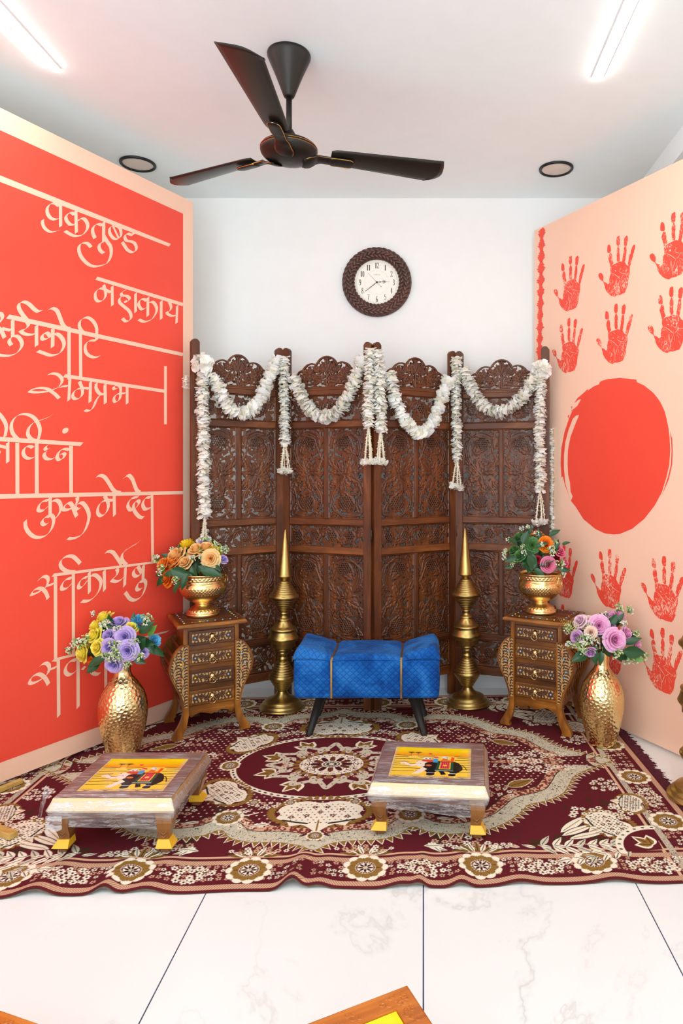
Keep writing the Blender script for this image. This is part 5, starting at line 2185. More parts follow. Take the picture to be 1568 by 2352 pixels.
# ================================================================== ceiling fan
m_fan = mk('fan_dark_bronze', S(44, 38, 33), 0.38, 0.55, var=0.05)
m_fanb = mk('fan_blade', S(50, 43, 37), 0.32, 0.5, var=0.05)
m_ftrim = mk('fan_gold_trim', S(214, 160, 84), 0.22, 1.0)
m_fcop = mk('fan_copper', S(120, 62, 44), 0.2, 0.9)
FX, FY = -.483, 2.455
fan = thing('ceiling_fan', 'three blade dark bronze ceiling fan hanging from the ceiling', 'ceiling fan', (FX, FY, HC))
mb = MB()
mb.lathe([(0, 0), (.076, 0), (.0775, -.004), (.0765, -.012)] + seg(5, [(.072, -.022), (.045, -.085), (.022, -.145)]) + [(.019, -.152), (.016, -.156), (0, -.157)], 48)
mb.build('canopy', m_fan, fan)
mb = MB()
mb.lathe([(0, -.15), (.0105, -.15), (.0105, -.30), (0, -.30)], 20)
mb.build('downrod', m_fan, fan)
mb = MB()
mb.lathe([(0, -.268), (.012, -.269), (.016, -.274), (.022, -.285), (.040, -.315), (.052, -.325), (0, -.326)], 32)
mb.build('lower_canopy', m_fan, fan)
mb = MB()
mb.lathe([(0, -.322), (.060, -.322), (.088, -.326), (.0985, -.334), (.101, -.344), (.1012, -.352), (.0985, -.358), (.092, -.366), (.080, -.374), (.056, -.381), (.030, -.384), (0, -.385)], 64)
mo = mb.build('motor', m_fan, fan)
mb = MB()
for z in (-.340, -.3475):
    mb.torus((0, 0, z), .1012, .0011, 'Z', 64, 6)
mb.build('gold_band', m_ftrim, mo)
BZ = -.352
for (tx, ty, name_) in ((425, 415, 0), (997, 396, 1), (540, 98, 2)):
    tip = P(tx, ty, F * (HC + BZ - H) / (CY - ty))
    d = Vector((tip.x - FX, tip.y - FY, 0))
    R_ = min(.62, max(.58, d.length))
    ang = math.atan2(d.y, d.x)
    mb = MB()
    nl, nw = 26, 9
    G = np.zeros((nl, nw, 3))
    for i in range(nl):
        u = i / (nl - 1)
        x = .150 + (R_ - .150) * u
        w_ = .040 + .024 * u
        w_ *= min(1.0, .80 + u * 4) if u < .05 else 1
        for j in range(nw):
            v_ = -1 + 2 * j / (nw - 1)
            y = v_ * w_
            x2 = x
            if u > .9:                      # rounded, swept tip
                k = (u - .9) / .1
                x2 = x - .045 * k * max(0, v_) ** 2 - .012 * k * v_ ** 2
            z = -y * math.tan(math.radians(11)) - .012 * (1 - v_ ** 2) * .5 + .004
            G[i, j] = (x2, y, z)
    mb.grid(G)
    b = solidify(mb.build('blade', m_fanb, fan, rot=(0, 0, ang), loc=(0, 0, BZ)), .0035, 0)
    # blade iron: curved arm from under the motor that ends in a rounded pad with a gold rim
    def plate(pts, ws, th, name, mat, par):
        mbp = MB()
        G = []
        for p, w_ in zip(pts, ws):
            s_ = math.tan(math.radians(11))
            G.append([(p[0], -w_, p[2] + w_ * s_), (p[0], -w_ * .75, p[2] - th + w_ * .75 * s_), (p[0], w_ * .75, p[2] - th - w_ * .75 * s_), (p[0], w_, p[2] - w_ * s_)])
        mbp.grid(np.array(G)[:, ::-1])
        return solidify(mbp.build(name, mat, par), .004, 1), G
    arm = crom([(.050, 0, -.030), (.064, 0, -.027), (.084, 0, -.020), (.102, 0, -.010), (.125, 0, -.008), (.160, 0, -.009)], 6)
    u_ = np.linspace(0, 1, len(arm))
    br, G = plate(arm, np.interp(u_, [0, .3, .55, .75, 1], [.024, .032, .026, .019, .020]), .004, 'blade_bracket', m_fan, b)
    pad = [(x, 0, -.0105) for x in np.linspace(.142, .238, 17)]
    pw = [.022 * math.sqrt(max(0.02, 1 - max(0, (abs(x - .190) - .026) / .022) ** 2)) for x, _, _ in pad]
    pd, GP = plate(pad, pw, .003, 'bracket_pad', m_fan, br)
    mb = MB()
    rim = [Vector(g[3]) for g in GP] + [Vector(g[0]) for g in GP[::-1]]
    mb.tube([v_ + Vector((0, 0, -.004)) for v_ in rim + rim[:1]], .0016, 6, cap=False)
    for k_ in (0, 3):
        mb.tube([Vector(g[k_]) + Vector((0, 0, -.004)) for g in G[4:]], .0014, 6)
    mb.build('gold_rim', m_ftrim, br)

# ================================================================== wall clock
m_braid = mk_wood('clock_braid', S(44, 22, 14), S(72, 38, 26), S(100, 58, 42), 0.38, 'Z', 9, coat=0.25)
m_dial = mk('clock_dial', S(250, 244, 232), 0.5, var=0.01)
m_ink = mk('clock_ink', S(40, 36, 34), 0.5)
m_inkl = mk('clock_ink_pale', S(190, 182, 170), 0.5)
ck = P(865.5, 649.5, BACK)
CS = BACK / F                                   # metres per photograph pixel on the wall
clock = thing('wall_clock', 'round wall clock with a dark braided frame and cream dial on the white wall', 'clock', (ck.x, BACK - .002, ck.z))
R0, R1 = 52 * CS, 79.5 * CS
mb = MB()
mb.lathe([(R0 - .004, -.004), (R0 + .002, .010), (R0 + .012, .022), ((R0 + R1) / 2, .028), (R1 - .006, .018), (R1, .008), (R1 - .003, 0)], 96)
fr = mb.build('braided_frame', m_braid, clock, rot=(PI / 2, 0, 0))
# plaited strands lying over the core in herringbone rows
mb = MB()
nst = 40
for row, (ra, rb, sgn) in enumerate(((R0 + .000, R0 + .026, 1), (R0 + .020, R0 + .047, -1), (R0 + .038, R1 - .006, 1))):
    for k in range(nst):
        a0 = 2 * PI * (k + .5 * (row % 2)) / nst
        pts = []
        rr = []
        for j in range(7):
            u = j / 6
            r = ra + (rb - ra) * u
            a = a0 + sgn * (u - .5) * .25
            hgt = .016 + .012 * math.sin(PI * (r - R0) / (R1 - R0)) + .004 * math.sin(PI * u)
            pts.append((math.cos(a) * r, math.sin(a) * r, hgt))
            rr.append(.0105 * math.sin(PI * (.12 + .76 * u)) ** .6)
        mb.tube(pts, rr, 8)
mb.build('plaited_strands', m_braid, fr)
mb = MB()
mb.lathe([(0, .006), (R0, .006), (R0, .004)], 64, smooth=False)
dial = mb.build('dial', m_dial, clock, rot=(PI / 2, 0, 0))


def curve_text(body, size, name, mat, parent, loc, sx=1.0):
    cu = bpy.data.curves.new(name, 'FONT')
    cu.body = body
    cu.size = size
    cu.align_x = 'CENTER'
    cu.align_y = 'CENTER'
    cu.extrude = 0.0002
    o = bpy.data.objects.new(name, cu)
    C.objects.link(o)
    dg = bpy.context.evaluated_depsgraph_get()
    me = bpy.data.meshes.new_from_object(o.evaluated_get(dg))
    bpy.data.objects.remove(o)
    me.materials.clear()
    me.materials.append(mat)
    m = bpy.data.objects.new(name, me)
    C.objects.link(m)
    m.parent = parent
    m.location = loc
    m.scale = (sx, 1, 1)
    return m


DIG = {  # strokes on a 0..1 x 0..1.6 field: (points, widths)
    '1': [([(.5, 0), (.5, 1.6)], .20), ([(.5, 1.6), (.36, 1.5)], .07), ([(.34, .02), (.66, .02)], .05)],
    '2': [([(.2, 1.25), (.24, 1.5), (.5, 1.58), (.76, 1.45), (.78, 1.15), (.6, .75), (.32, .35), (.18, .05)], .11), ([(.16, .07), (.84, .07), (.86, .3)], .12)],
    '3': [([(.22, 1.35), (.35, 1.55), (.6, 1.55), (.75, 1.3), (.65, .95), (.42, .85), (.68, .75), (.80, .42), (.65, .1), (.4, .03), (.2, .2)], .12)],
    '4': [([(.62, 0), (.62, 1.6)], .14), ([(.62, 1.58), (.14, .5)], .06), ([(.12, .48), (.88, .48)], .07), ([(.45, .02), (.8, .02)], .05)],
    '5': [([(.76, 1.52), (.28, 1.52)], .12), ([(.28, 1.54), (.24, .85), (.5, .98), (.76, .8), (.78, .4), (.6, .08), (.35, .04), (.18, .2)], .11)],
    '6': [([(.74, 1.45), (.5, 1.57), (.3, 1.3), (.22, .8), (.24, .3), (.5, .03), (.76, .25), (.76, .65), (.5, .9), (.26, .65)], .12)],
    '7': [([(.16, 1.35), (.18, 1.53), (.84, 1.53)], .10), ([(.84, 1.53), (.55, .8), (.45, .0)], .11)],
    '8': [([(.5, .9), (.27, 1.12), (.3, 1.45), (.5, 1.57), (.7, 1.45), (.73, 1.12), (.5, .9), (.22, .6), (.22, .22), (.5, .03), (.78, .22), (.78, .6), (.5, .9)], .11)],
    '9': [([(.26, .15), (.5, .03), (.7, .3), (.78, .8), (.76, 1.3), (.5, 1.57), (.24, 1.35), (.24, .95), (.5, .7), (.74, .95)], .12)],
    '0': [([(.5, 1.57), (.26, 1.3), (.22, .8), (.26, .3), (.5, .03), (.74, .3), (.78, .8), (.74, 1.3), (.5, 1.57)], .12)]}


def flat_stroke(mb, pts, wd, z):
    c = np.array(pts)
    m = len(c)
    A, B = [], []
    for i in range(m):
        d = c[min(i + 1, m - 1)] - c[max(i - 1, 0)]
        n = np.array([-d[1], d[0]]) / (np.linalg.norm(d) + 1e-12)
        ww = wd if not hasattr(wd, '__len__') else wd[i]
        A.append((*(c[i] + n * ww / 2), z))
        B.append((*(c[i] - n * ww / 2), z))
    mb.add(A + B, [(i, i + 1, m + i + 1, m + i) for i in range(m - 1)])


RN = 38.5 * CS
hgt = 13.0 * CS
for hnum in range(1, 13):
    a = PI / 2 - hnum * PI / 6
    cx_, cy_ = math.cos(a) * RN, math.sin(a) * RN
    s = str(hnum)
    wd = hgt * .42
    mb = MB()
    for k, chd in enumerate(s):
        ox = cx_ + (k - (len(s) - 1) / 2) * wd * (.86 if '1' in s else 1) - wd / 2
        for pts, wid in DIG[chd]:
            c = crom(pts, 6) if len(pts) > 2 else np.array(pts, float)
            c = np.array([(ox + p[0] * wd, cy_ + (p[1] / 1.6 - .5) * hgt) for p in c])
            # stress: verticals heavy, horizontals thin
            ws = []
            for i in range(len(c)):
                d = c[min(i + 1, len(c) - 1)] - c[max(i - 1, 0)]
                v_ = abs(d[1]) / (np.linalg.norm(d) + 1e-12)
                ws.append(hgt * wid * (.34 + .42 * v_))
            flat_stroke(mb, c, ws, .0068 + k * .0001)
    nm_ = mb.build('numeral', m_ink, dial)
mb = MB()
for r, w_ in ((46.6 * CS, .0006), (27.8 * CS, .0005)):
    th = np.linspace(0, 2 * PI, 97)
    flat_stroke(mb, [(math.cos(q) * r, math.sin(q) * r) for q in th], w_, .0066)
for k in range(12):
    a = k * PI / 6
    r = 25.6 * CS
    flat_stroke(mb, [(math.cos(a) * r, math.sin(a) * r), (math.cos(a) * (r + .002), math.sin(a) * (r + .002))], .0018, .0066)
mb.build('dial_rings', m_inkl, dial)
curve_text('OREVA', .0090, 'dial_lettering', m_inkl, dial, (0, 17.5 * CS, .0066), 1.25)


def hand(name, ang, L, tail, ornate, z):
    mb = MB()
    dx, dy = math.cos(ang), math.sin(ang)
    tr_ = lambda s, t_: (dx * s - dy * t_, dy * s + dx * t_)
    flat_stroke(mb, [tr_(-tail, 0), tr_(L * .35, 0)], .0022 if ornate else .0011, z)
    flat_stroke(mb, [tr_(L * .3, 0), tr_(L, 0)], [.0018 if ornate else .0011, .0007], z)
    if ornate == 1:
        for (s, t_, r) in ((.52, .0045, .0042), (.52, -.0045, .0042), (.64, 0, .0045), (.25, 0, .0032)):
            th = np.linspace(0, 2 * PI, 17)
            c0 = tr_(s * L, t_)
            flat_stroke(mb, [(c0[0] + r * math.cos(q), c0[1] + r * math.sin(q)) for q in th], .0014, z + .0001)
    if ornate == 2:
        for s in (.18, .30, .45, .57, .70, .85):
            for sg in (1, -1):
                flat_stroke(mb, crom([tr_(s * L - .004, 0), tr_(s * L, sg * .0028), tr_(s * L + .004, 0)], 4), .0011, z + .0001)
    if ornate == 0:
        th = np.linspace(0, 2 * PI, 13)
        c0 = tr_(-tail, 0)
        mb.add([(c0[0] + .0022 * math.cos(q), c0[1] + .0022 * math.sin(q), z) for q in th[:-1]], [tuple(range(12))])
    return mb.build(name, m_ink, dial)


hand('hour_hand', math.radians(4.5), 30 * CS, 1 * CS, 1, .0090)
hand('minute_hand', math.radians(180 + 38), 37 * CS, 1 * CS, 2, .0100)
hand('second_hand', math.radians(134), 30 * CS, 14 * CS, 0, .0110)
mb = MB()
mb.torus((0, 0, .0115), .0048, .0014, 'Z', 24, 6)
mb.build('hand_hub', m_ink, dial)
# ================================================================== woven carpet
CC, CROT, HS, HT = (-.37, 2.753), .035, 1.26, .823
MAR, MAR2, CREAM, BEIGE, GOLD, PINK, OLIVE, BROWN = (S(92, 25, 33), S(68, 18, 24), S(238, 228, 206), S(204, 195, 172), S(140, 104, 46), S(210, 168, 138), S(50, 44, 34), S(104, 52, 34))
CRES = .0018
K = Ras(0, HS, 0, HT, CRES, MAR)
rgc = random.Random(12)


def rosette(x, y, r, n=11):
    for k in range(n):
        a = 2 * PI * k / n
        K.ell(x + math.cos(a) * r * .84, y + math.sin(a) * r * .84, r * .20, r * .24, a, CREAM)
    for k in range(n):
        a = 2 * PI * (k + .5) / n
        K.ell(x + math.cos(a) * r * .60, y + math.sin(a) * r * .60, r * .22, r * .19, a, GOLD)
        K.line([(x + math.cos(a + .28) * r * .45, y + math.sin(a + .28) * r * .45), (x + math.cos(a + .28) * r * .75, y + math.sin(a + .28) * r * .75)], .003, MAR2)
    K.ell(x, y, r * .46, r * .46, 0, CREAM)
    for k in range(n * 2):
        a = 2 * PI * k / (n * 2)
        K.ell(x + math.cos(a) * r * .40, y + math.sin(a) * r * .40, r * .05, r * .05, a, MAR)
    for k in range(8):
        a = 2 * PI * k / 8
        K.ell(x + math.cos(a) * r * .22, y + math.sin(a) * r * .22, r * .14, r * .06, a, MAR2)
    K.ell(x, y, r * .11, r * .11, 0, BEIGE)


def mini(x, y, r=.012, c=CREAM, n=6):
    for k in range(n):
        a = 2 * PI * k / n + x * 40
        K.ell(x + math.cos(a) * r * .68, y + math.sin(a) * r * .68, r * .36, r * .30, a, c)
    K.ell(x, y, r * .26, r * .26, 0, MAR2)


def cluster(x, y, rx, ry, n=26, r=.011, cols=(CREAM, CREAM, PINK)):
    pts = []
    for _ in range(n * 20):
        a, q = rgc.uniform(0, 6.283), math.sqrt(rgc.random())
        p = (x + math.cos(a) * q * rx, y + math.sin(a) * q * ry)
        if all((p[0] - b[0]) ** 2 + (p[1] - b[1]) ** 2 > (r * 1.75) ** 2 for b in pts):
            pts.append(p)
            mini(*p, r * rgc.uniform(.8, 1.1), rgc.choice(cols))
        if len(pts) >= n:
            break


def leafc(x, y, a, L, w_, c, mid=MAR2, edge=None):
    ca, sa = math.cos(a), math.sin(a)

    def shape(g):
        o = []
        for s in (1, -1):
            row = [(x + ca * L * t_ - sa * s * (w_ * math.sin(PI * t_ ** .75) * .5 + g), y + sa * L * t_ + ca * s * (w_ * math.sin(PI * t_ ** .75) * .5 + g)) for t_ in np.linspace(0, 1, 12)]
            o += row if s == 1 else row[::-1]
        return o
    if edge is not None:
        K.poly(shape(.0035), edge)
    K.poly(shape(0), c)
    K.line([(x + ca * L * .1, y + sa * L * .1), (x + ca * L * .85, y + sa * L * .85)], .003, mid)


def heartleaf(x, y, a, s):
    for da, L in ((0, 1.0), (.75, .8), (-.75, .8)):
        leafc(x, y, a + da, s * L, s * .52, CREAM, CREAM)
    for da, L in ((0, .82), (.75, .62), (-.75, .62)):
        leafc(x + math.cos(a) * s * .06, y + math.sin(a) * s * .06, a + da, s * L, s * .34, GOLD, MAR2)


def plume(x, y, a, L, n=7):
    """a spray of long cream feather leaves along a gently bent stem"""
    for k in range(n):
        t_ = k / (n - 1)
        px_, py_ = x + math.cos(a) * L * t_, y + math.sin(a) * L * t_ + .02 * math.sin(t_ * 3)
        for s in (1, -1):
            leafc(px_, py_, a + s * (.95 - .35 * t_), L * (.26 - .08 * t_), L * .085, CREAM if k % 3 else BEIGE, OLIVE)
    leafc(x + math.cos(a) * L, y + math.sin(a) * L, a, L * .24, L * .10, CREAM, OLIVE)


def palmette(x, y, a, s, wide=1.0):
    ca, sa = math.cos(a), math.sin(a)

    def T(p):
        u, v_ = p[0] * wide * s, p[1] * s
        return (x + u * -sa + v_ * ca, y + u * ca + v_ * sa)
    halo = [(-1.1, -.55), (-1.15, 0), (-.8, .5), (0, .45), (.8, .5), (1.15, 0), (1.1, -.55), (.6, -.85), (0, -.78), (-.6, -.85)]
    # golden ruff behind the cream head
    for k in range(44):
        th = 2 * PI * k / 44
        p = T((1.16 * math.cos(th), -.18 + .86 * math.sin(th)))
        K.ell(p[0], p[1], s * .13, s * .07, math.atan2(p[1] - y, p[0] - x), GOLD)
    out = [(-1.0, -.30), (-.92, -.05), (-.98, .18), (-.72, .38), (-.62, .62), (-.38, .56), (-.20, .72), (0, .98), (.20, .72), (.38, .56), (.62, .62), (.72, .38), (.98, .18), (.92, -.05), (1.0, -.30), (.82, -.62), (.4, -.82), (0, -.70), (-.4, -.82), (-.82, -.62)]
    K.poly([T(p) for p in crom(out, 4, True)], CREAM)
    for u in np.arange(-.9, .95, .13):
        for v_ in np.arange(-.75, .6, .15):
            if (u / .92) ** 2 + ((v_ + .1) / .66) ** 2 < 1:
                p = T((u + (.06 if int(round(v_ / .15)) % 2 else 0), v_))
                K.ell(*p, .0030, .0026, 0, OLIVE)
    for (u, v_) in ((-.5, -.3), (-.15, -.45), (.2, -.28), (.5, -.42), (-.3, .05), (.12, .1), (.48, .05), (-.65, .12), (0, -.15)):
        p = T((u, v_))
        for k in range(5):
            th = 2 * PI * k / 5
            K.ell(p[0] + math.cos(th) * s * .055, p[1] + math.sin(th) * s * .055, s * .038, s * .032, th, MAR if k % 2 else BROWN)
        K.ell(*p, s * .025, s * .025, 0, CREAM)
    for sg in (1, -1):
        p = [T(q) for q in ((sg * .25, .5), (sg * .5, .42), (sg * .82, .30))]
        K.line(p, s * .08, OLIVE)
    K.line([T((0, .35)), T((0, .9))], s * .05, GOLD)


# borders ----------------------------------------------------------
def stripe(a, b, col, side):
    if side == 't':
        K.poly([(0, a), (HS, a), (HS, b), (0, b)], col)
    else:
        K.poly([(a, 0), (b, 0), (b, HT), (a, HT)], col)


for side, M_ in (('t', HT), ('s', HS)):
    stripe(M_ - .170, M_ - .160, PINK, side)
    stripe(M_ - .148, M_ - .126, BEIGE if side == 's' else PINK, side)
    stripe(M_ - .028, M_ - .006, PINK, side)
# diagonal weave on the stripes
for k in range(320):
    s = k * .008
    for M_ in (HT - .137, HT - .017):
        K.line([(s, M_ - .010), (s + .012, M_ + .010)], .0018, BROWN)
    for M_ in (HS - .137, HS - .017):
        K.line([(M_ - .010, s), (M_ + .010, s + .012)], .0018, BROWN)
for x in np.arange(.02, HS - .04, .021):
    for j in range(4):
        y = HT - .118 + j * .021
        if rgc.random() < .86:
            mini(x + rgc.uniform(-.004, .004), y + rgc.uniform(-.003, .003), .0085 if rgc.random() < .6 else .0068, rgc.choice((PINK, PINK, CREAM)), 5)
for y in np.arange(.02, HT - .14, .021):
    for j in range(4):
        x = HS - .118 + j * .021
        if rgc.random() < .86:
            mini(x + rgc.uniform(-.003, .003), y + rgc.uniform(-.004, .004), .0085 if rgc.random() < .6 else .0068, rgc.choice((PINK, PINK, CREAM)), 5)
for s in (.0, .345, .69, 1.035):
    K.poly([(s - .075, HT - .118), (s + .075, HT - .118), (s + .075, HT - .04), (s - .075, HT - .04)], MAR) if False else None
for s in (.345, .69, 1.035):
    cluster(s, HT - .08, .075, .036, 22, .012, (CREAM,))
for s in (.172, .517, .862):
    rosette(s, HT - .097, .066)
rosette(HS - .063, HT - .085, .064)
for t_ in (.155, .49):
    rosette(HS - .080, t_, .062)
for t_ in (.32,):
    cluster(HS - .08, t_, .034, .07, 20, .011, (CREAM,))

# scalloped band ---------------------------------------------------
outer = crom([(-.05, .595), (0, .64), (.05, .60), (.12, .578), (.20, .575), (.27, .548), (.315, .497), (.36, .527), (.45, .548), (.55, .53), (.64, .475), (.70, .405), (.735, .36), (.80, .335), (.87, .285), (.915, .21), (.95, .145), (1.02, .085), (1.08, .045), (1.14, 0), (1.08, -.045)], 8)
cen = np.array([0.0, 0.0])
nrm = []
for i in range(len(outer)):
    d = outer[min(i + 1, len(outer) - 1)] - outer[max(i - 1, 0)]
    n_ = np.array([-d[1], d[0]]) / (np.linalg.norm(d) + 1e-9)
    if n_ @ outer[i] < 0:
        n_ = -n_
    nrm.append(n_)
nrm = np.array(nrm)
# golden toothed edge outside
L_ = np.r_[0, np.cumsum(np.linalg.norm(np.diff(outer, axis=0), axis=1))]
for s in np.arange(.06, L_[-1] - .05, .030):
    p = np.array([np.interp(s, L_, outer[:, 0]), np.interp(s, L_, outer[:, 1])])
    n_ = np.array([np.interp(s, L_, nrm[:, 0]), np.interp(s, L_, nrm[:, 1])])
    n_ /= np.linalg.norm(n_)
    tg = np.array([n_[1], -n_[0]])
    K.poly([p + tg * .014, p + n_ * .032, p - tg * .014], CREAM)
    K.poly([p + tg * .011 - n_ * .002, p + n_ * .026, p - tg * .011 - n_ * .002], GOLD)
inside = lambda off: [tuple(p) for p in (outer - nrm * off)] + [(-.06, -.06)]
K.poly(inside(0), GOLD)
K.poly(inside(.003), BEIGE)
inner_mask_sl, inner_mask = K.mask_poly(inside(.066))
K.poly(inside(.066), OLIVE)
K.poly(inside(.070), PINK)
K.poly(inside(.104), OLIVE)
K.poly(inside(.108), MAR)
# squiggles on beige band and speckle on the pink one
nz = value_noise(K.img.shape[:2], .011 / CRES, 3, 2)
nz2 = value_noise(K.img.shape[:2], .0065 / CRES, 8, 1)
isb = np.abs(K.img - np.array(BEIGE)).sum(-1) < .02
K.img[isb & (np.abs(nz - .5) < .022)] = OLIVE
X_, Y_ = np.meshgrid(K.x, K.y)
inb = np.zeros(K.img.shape[:2], bool)
sl, m = K.mask_poly(inside(.070))
inb[sl] = m > .5
sl, m = K.mask_poly(inside(.104))
tmp = np.zeros_like(inb)
tmp[sl] = m > .5
K.img[inb & ~tmp & (nz2 > .50)] = S(122, 52, 44)
field = np.zeros_like(inb)
sl, m = K.mask_poly(inside(.115))
field[sl] = m > .5

# dotted field
for x in np.arange(0, 1.1, .027):
    for j, y in enumerate(np.arange(0, .6, .0225)):
        xx = x + (.0135 if j % 2 else 0)
        ii, jj = int(round(y / CRES)), int(round(xx / CRES))
        if ii < field.shape[0] and jj < field.shape[1] and field[ii, jj]:
            K.ell(xx, y, .0034, .0031, 0, CREAM)

# sprays in the field
cluster(.80, .05, .10, .055, 16, .016, (CREAM,))
plume(.62, .015, .15, .12, 5)
cluster(.56, .10, .09, .05, 16, .013, (CREAM, PINK))
cluster(.62, .25, .10, .05, 18, .011, (CREAM, PINK))
leafc(.68, .22, -.5, .12, .05, GOLD, OLIVE, CREAM)
cluster(.92, .06, .05, .03, 8, .012)
cluster(.50, .36, .06, .04, 12, .010, (CREAM, PINK))
rosette(.31, .415, .052)
cluster(.22, .47, .06, .02, 9, .010)
leafc(.16, .46, .2, .07, .02, CREAM, OLIVE)
leafc(.47, .42, 1.0, .06, .02, CREAM, OLIVE)
leafc(.40, .44, .2, .06, .02, CREAM, OLIVE)
rosette(.0, .545, .03)

# medallion --------------------------------------------------------
RX, RY = .385, .285
K.ell(0, 0, RX + .014, RY + .014, 0, CREAM)
th_ = np.linspace(0, PI / 2, 22)
for a in th_:
    K.ell(math.cos(a) * (RX + .003), math.sin(a) * (RY + .003), .0075, .0045, a + PI / 2, OLIVE)
K.ell(0, 0, RX - .009, RY - .009, 0, MAR)
for a in (.30, .92, 1.35):
    pass
for a in (.36, 1.06):
    heartleaf(math.cos(a) * .225, math.sin(a) * .185, math.atan2(math.sin(a) * .185, math.cos(a) * .225), .088)
# crown of beige scrolls
for k in range(0, 4):
    a = k * PI / 6 + .0
    cx_, cy_ = math.cos(a) * .205, math.sin(a) * .158
    a2 = math.atan2(math.sin(a) * .158, math.cos(a) * .205)
    ca, sa = math.cos(a2), math.sin(a2)
    q = lambda u, v_: (cx_ + u * -sa * .058 + v_ * ca * .058, cy_ + u * ca * .058 + v_ * sa * .058)
    K.line(crom([q(-1.0, -.75), q(-1.05, -.25), q(-.6, -.15), q(-.35, .25), q(0, .85), q(.35, .25), q(.6, -.15), q(1.05, -.25), q(1.0, -.75)], 6), .021, BEIGE)
    for p in ((-.75, -.2), (-.35, .3), (0, .75), (.35, .3), (.75, -.2)):
        K.ell(*q(*p), .0035, .0035, 0, OLIVE)
    for sgn in (1, -1):
        K.ell(*q(sgn * 1.0, -.55), .013, .011, 0, BEIGE)
        K.ell(*q(sgn * 1.0, -.55), .005, .004, 0, MAR)
cluster(0, 0, .19, .145, 90, .0095, (PINK, CREAM, PINK))
for k in range(24):
    a = 2 * PI * k / 24
    K.ell(math.cos(a) * .140, math.sin(a) * .107, .017, .010, a, GOLD)
K.ell(0, 0, .128, .098, 0, CREAM)
m_ = ((X_ / .128) ** 2 + (Y_ / .098) ** 2 < 1) & (np.abs(value_noise(K.img.shape[:2], .014 / CRES, 21, 2) - .5) < .045)
K.img[m_] = MAR
for k in range(12):
    a = 2 * PI * k / 12
    K.ell(math.cos(a) * .062, math.sin(a) * .047, .024, .0115, a, BROWN if k % 2 else MAR2)
K.ell(0, 0, .040, .031, 0, CREAM)
K.ell(0, 0, .034, .026, 0, OLIVE)
for k in range(16):
    a = 2 * PI * k / 16
    K.ell(math.cos(a) * .025, math.sin(a) * .019, .004, .003, 0, CREAM)
K.ell(0, 0, .011, .009, 0, CREAM)

# palmettes round the medallion
palmette(0, .405, PI / 2, .118, 1.25)
palmette(.375, .235, math.radians(38), .088, 1.15)
cluster(.19, .335, .045, .022, 9, .010)
rosette(.405, .005, .040)
rosette(.115, .315, .022, 8)
rosette(.245, .31, .024, 8)
K.line(crom([(.215, .385), (.255, .402), (.27, .38), (.245, .372)], 6), .006, CREAM)
leafc(.25, .36, .9, .06, .012, CREAM, OLIVE)
leafc(.26, .35, .6, .06, .012, CREAM, OLIVE)

# corners outside the band
plume(.72, .625, -.05, .26, 8)
plume(.99, .655, 2.9, .20, 6)
leafc(.80, .55, -.75, .17, .035, CREAM, GOLD, OLIVE)
leafc(.80, .57, -.5, .16, .03, CREAM, GOLD, OLIVE)
leafc(.82, .59, -.3, .15, .03, CREAM, GOLD, OLIVE)
palmette(.965, .51, math.radians(150), .085, 1.0)
cluster(.93, .43, .07, .05, 22, .013, (CREAM,))
cluster(1.03, .59, .04, .03, 10, .013, (CREAM,))
palmette(1.085, .36, math.radians(200), .062, 1.0)
cluster(1.04, .22, .05, .05, 16, .012, (CREAM,))
cluster(1.04, .42, .03, .06, 10, .012, (CREAM,))
for a in np.linspace(0, 6.2, 26):
    K.line(crom([(.965 + .05 * math.cos(a), .51 + .05 * math.sin(a)), (.965 + .06 * math.cos(a + .1), .51 + .06 * math.sin(a + .1))], 2), .002, OLIVE)
heart = (HS - .19, HT - .165)
arc = [(HS - .165 - .13 * math.cos(a) + .0, HT - .165 - .13 * math.sin(a)) for a in np.linspace(-.1, PI / 2 + .1, 16)]
K.poly(arc + [(HS - .165, HT - .165)], MAR)
K.line(arc, .024, CREAM)
for p in arc[1::2]:
    K.ell(*p, .006, .004, 0, OLIVE)
heartleaf(HS - .185, HT - .19, PI * 1.25, .075)
cluster(.47, .60, .10, .030, 22, .013, (CREAM, PINK))
leafc(.36, .615, .4, .07, .022, CREAM, OLIVE)
leafc(.37, .60, 1.0, .06, .022, CREAM, OLIVE)
leafc(.35, .62, -.2, .07, .02, CREAM, OLIVE)
for s in (.172, .517):
    for k in range(9):
        a = .2 + (PI - .4) * k / 8
        leafc(s + math.cos(a) * .03, HT - .165 - math.sin(a) * .004, -a, .055, .016, CREAM if k % 2 else GOLD, OLIVE)
for s in np.arange(.60, 1.0, .05):
    leafc(s, HT - .185, 3.5, .045, .016, CREAM, OLIVE)
cluster(.60, HT - .20, .05, .012, 8, .009)
cluster(.16, .625, .09, .018, 12, .010, (CREAM, PINK))
K.img[(np.abs(K.img - np.array(MAR)).sum(-1) < .02) & (value_noise(K.img.shape[:2], .05 / CRES, 31, 3) > .74)] = S(70, 40, 26)

Q = K.img
full = np.concatenate([np.concatenate([Q[::-1, ::-1], Q[::-1, 1:]], 1), np.concatenate([Q[1:, ::-1], Q[1:, 1:]], 1)], 0)
fs = np.r_[-K.x[::-1], K.x[1:]]
ft_ = np.r_[-K.y[::-1], K.y[1:]]
Sg, Tg = np.meshgrid(fs, ft_)

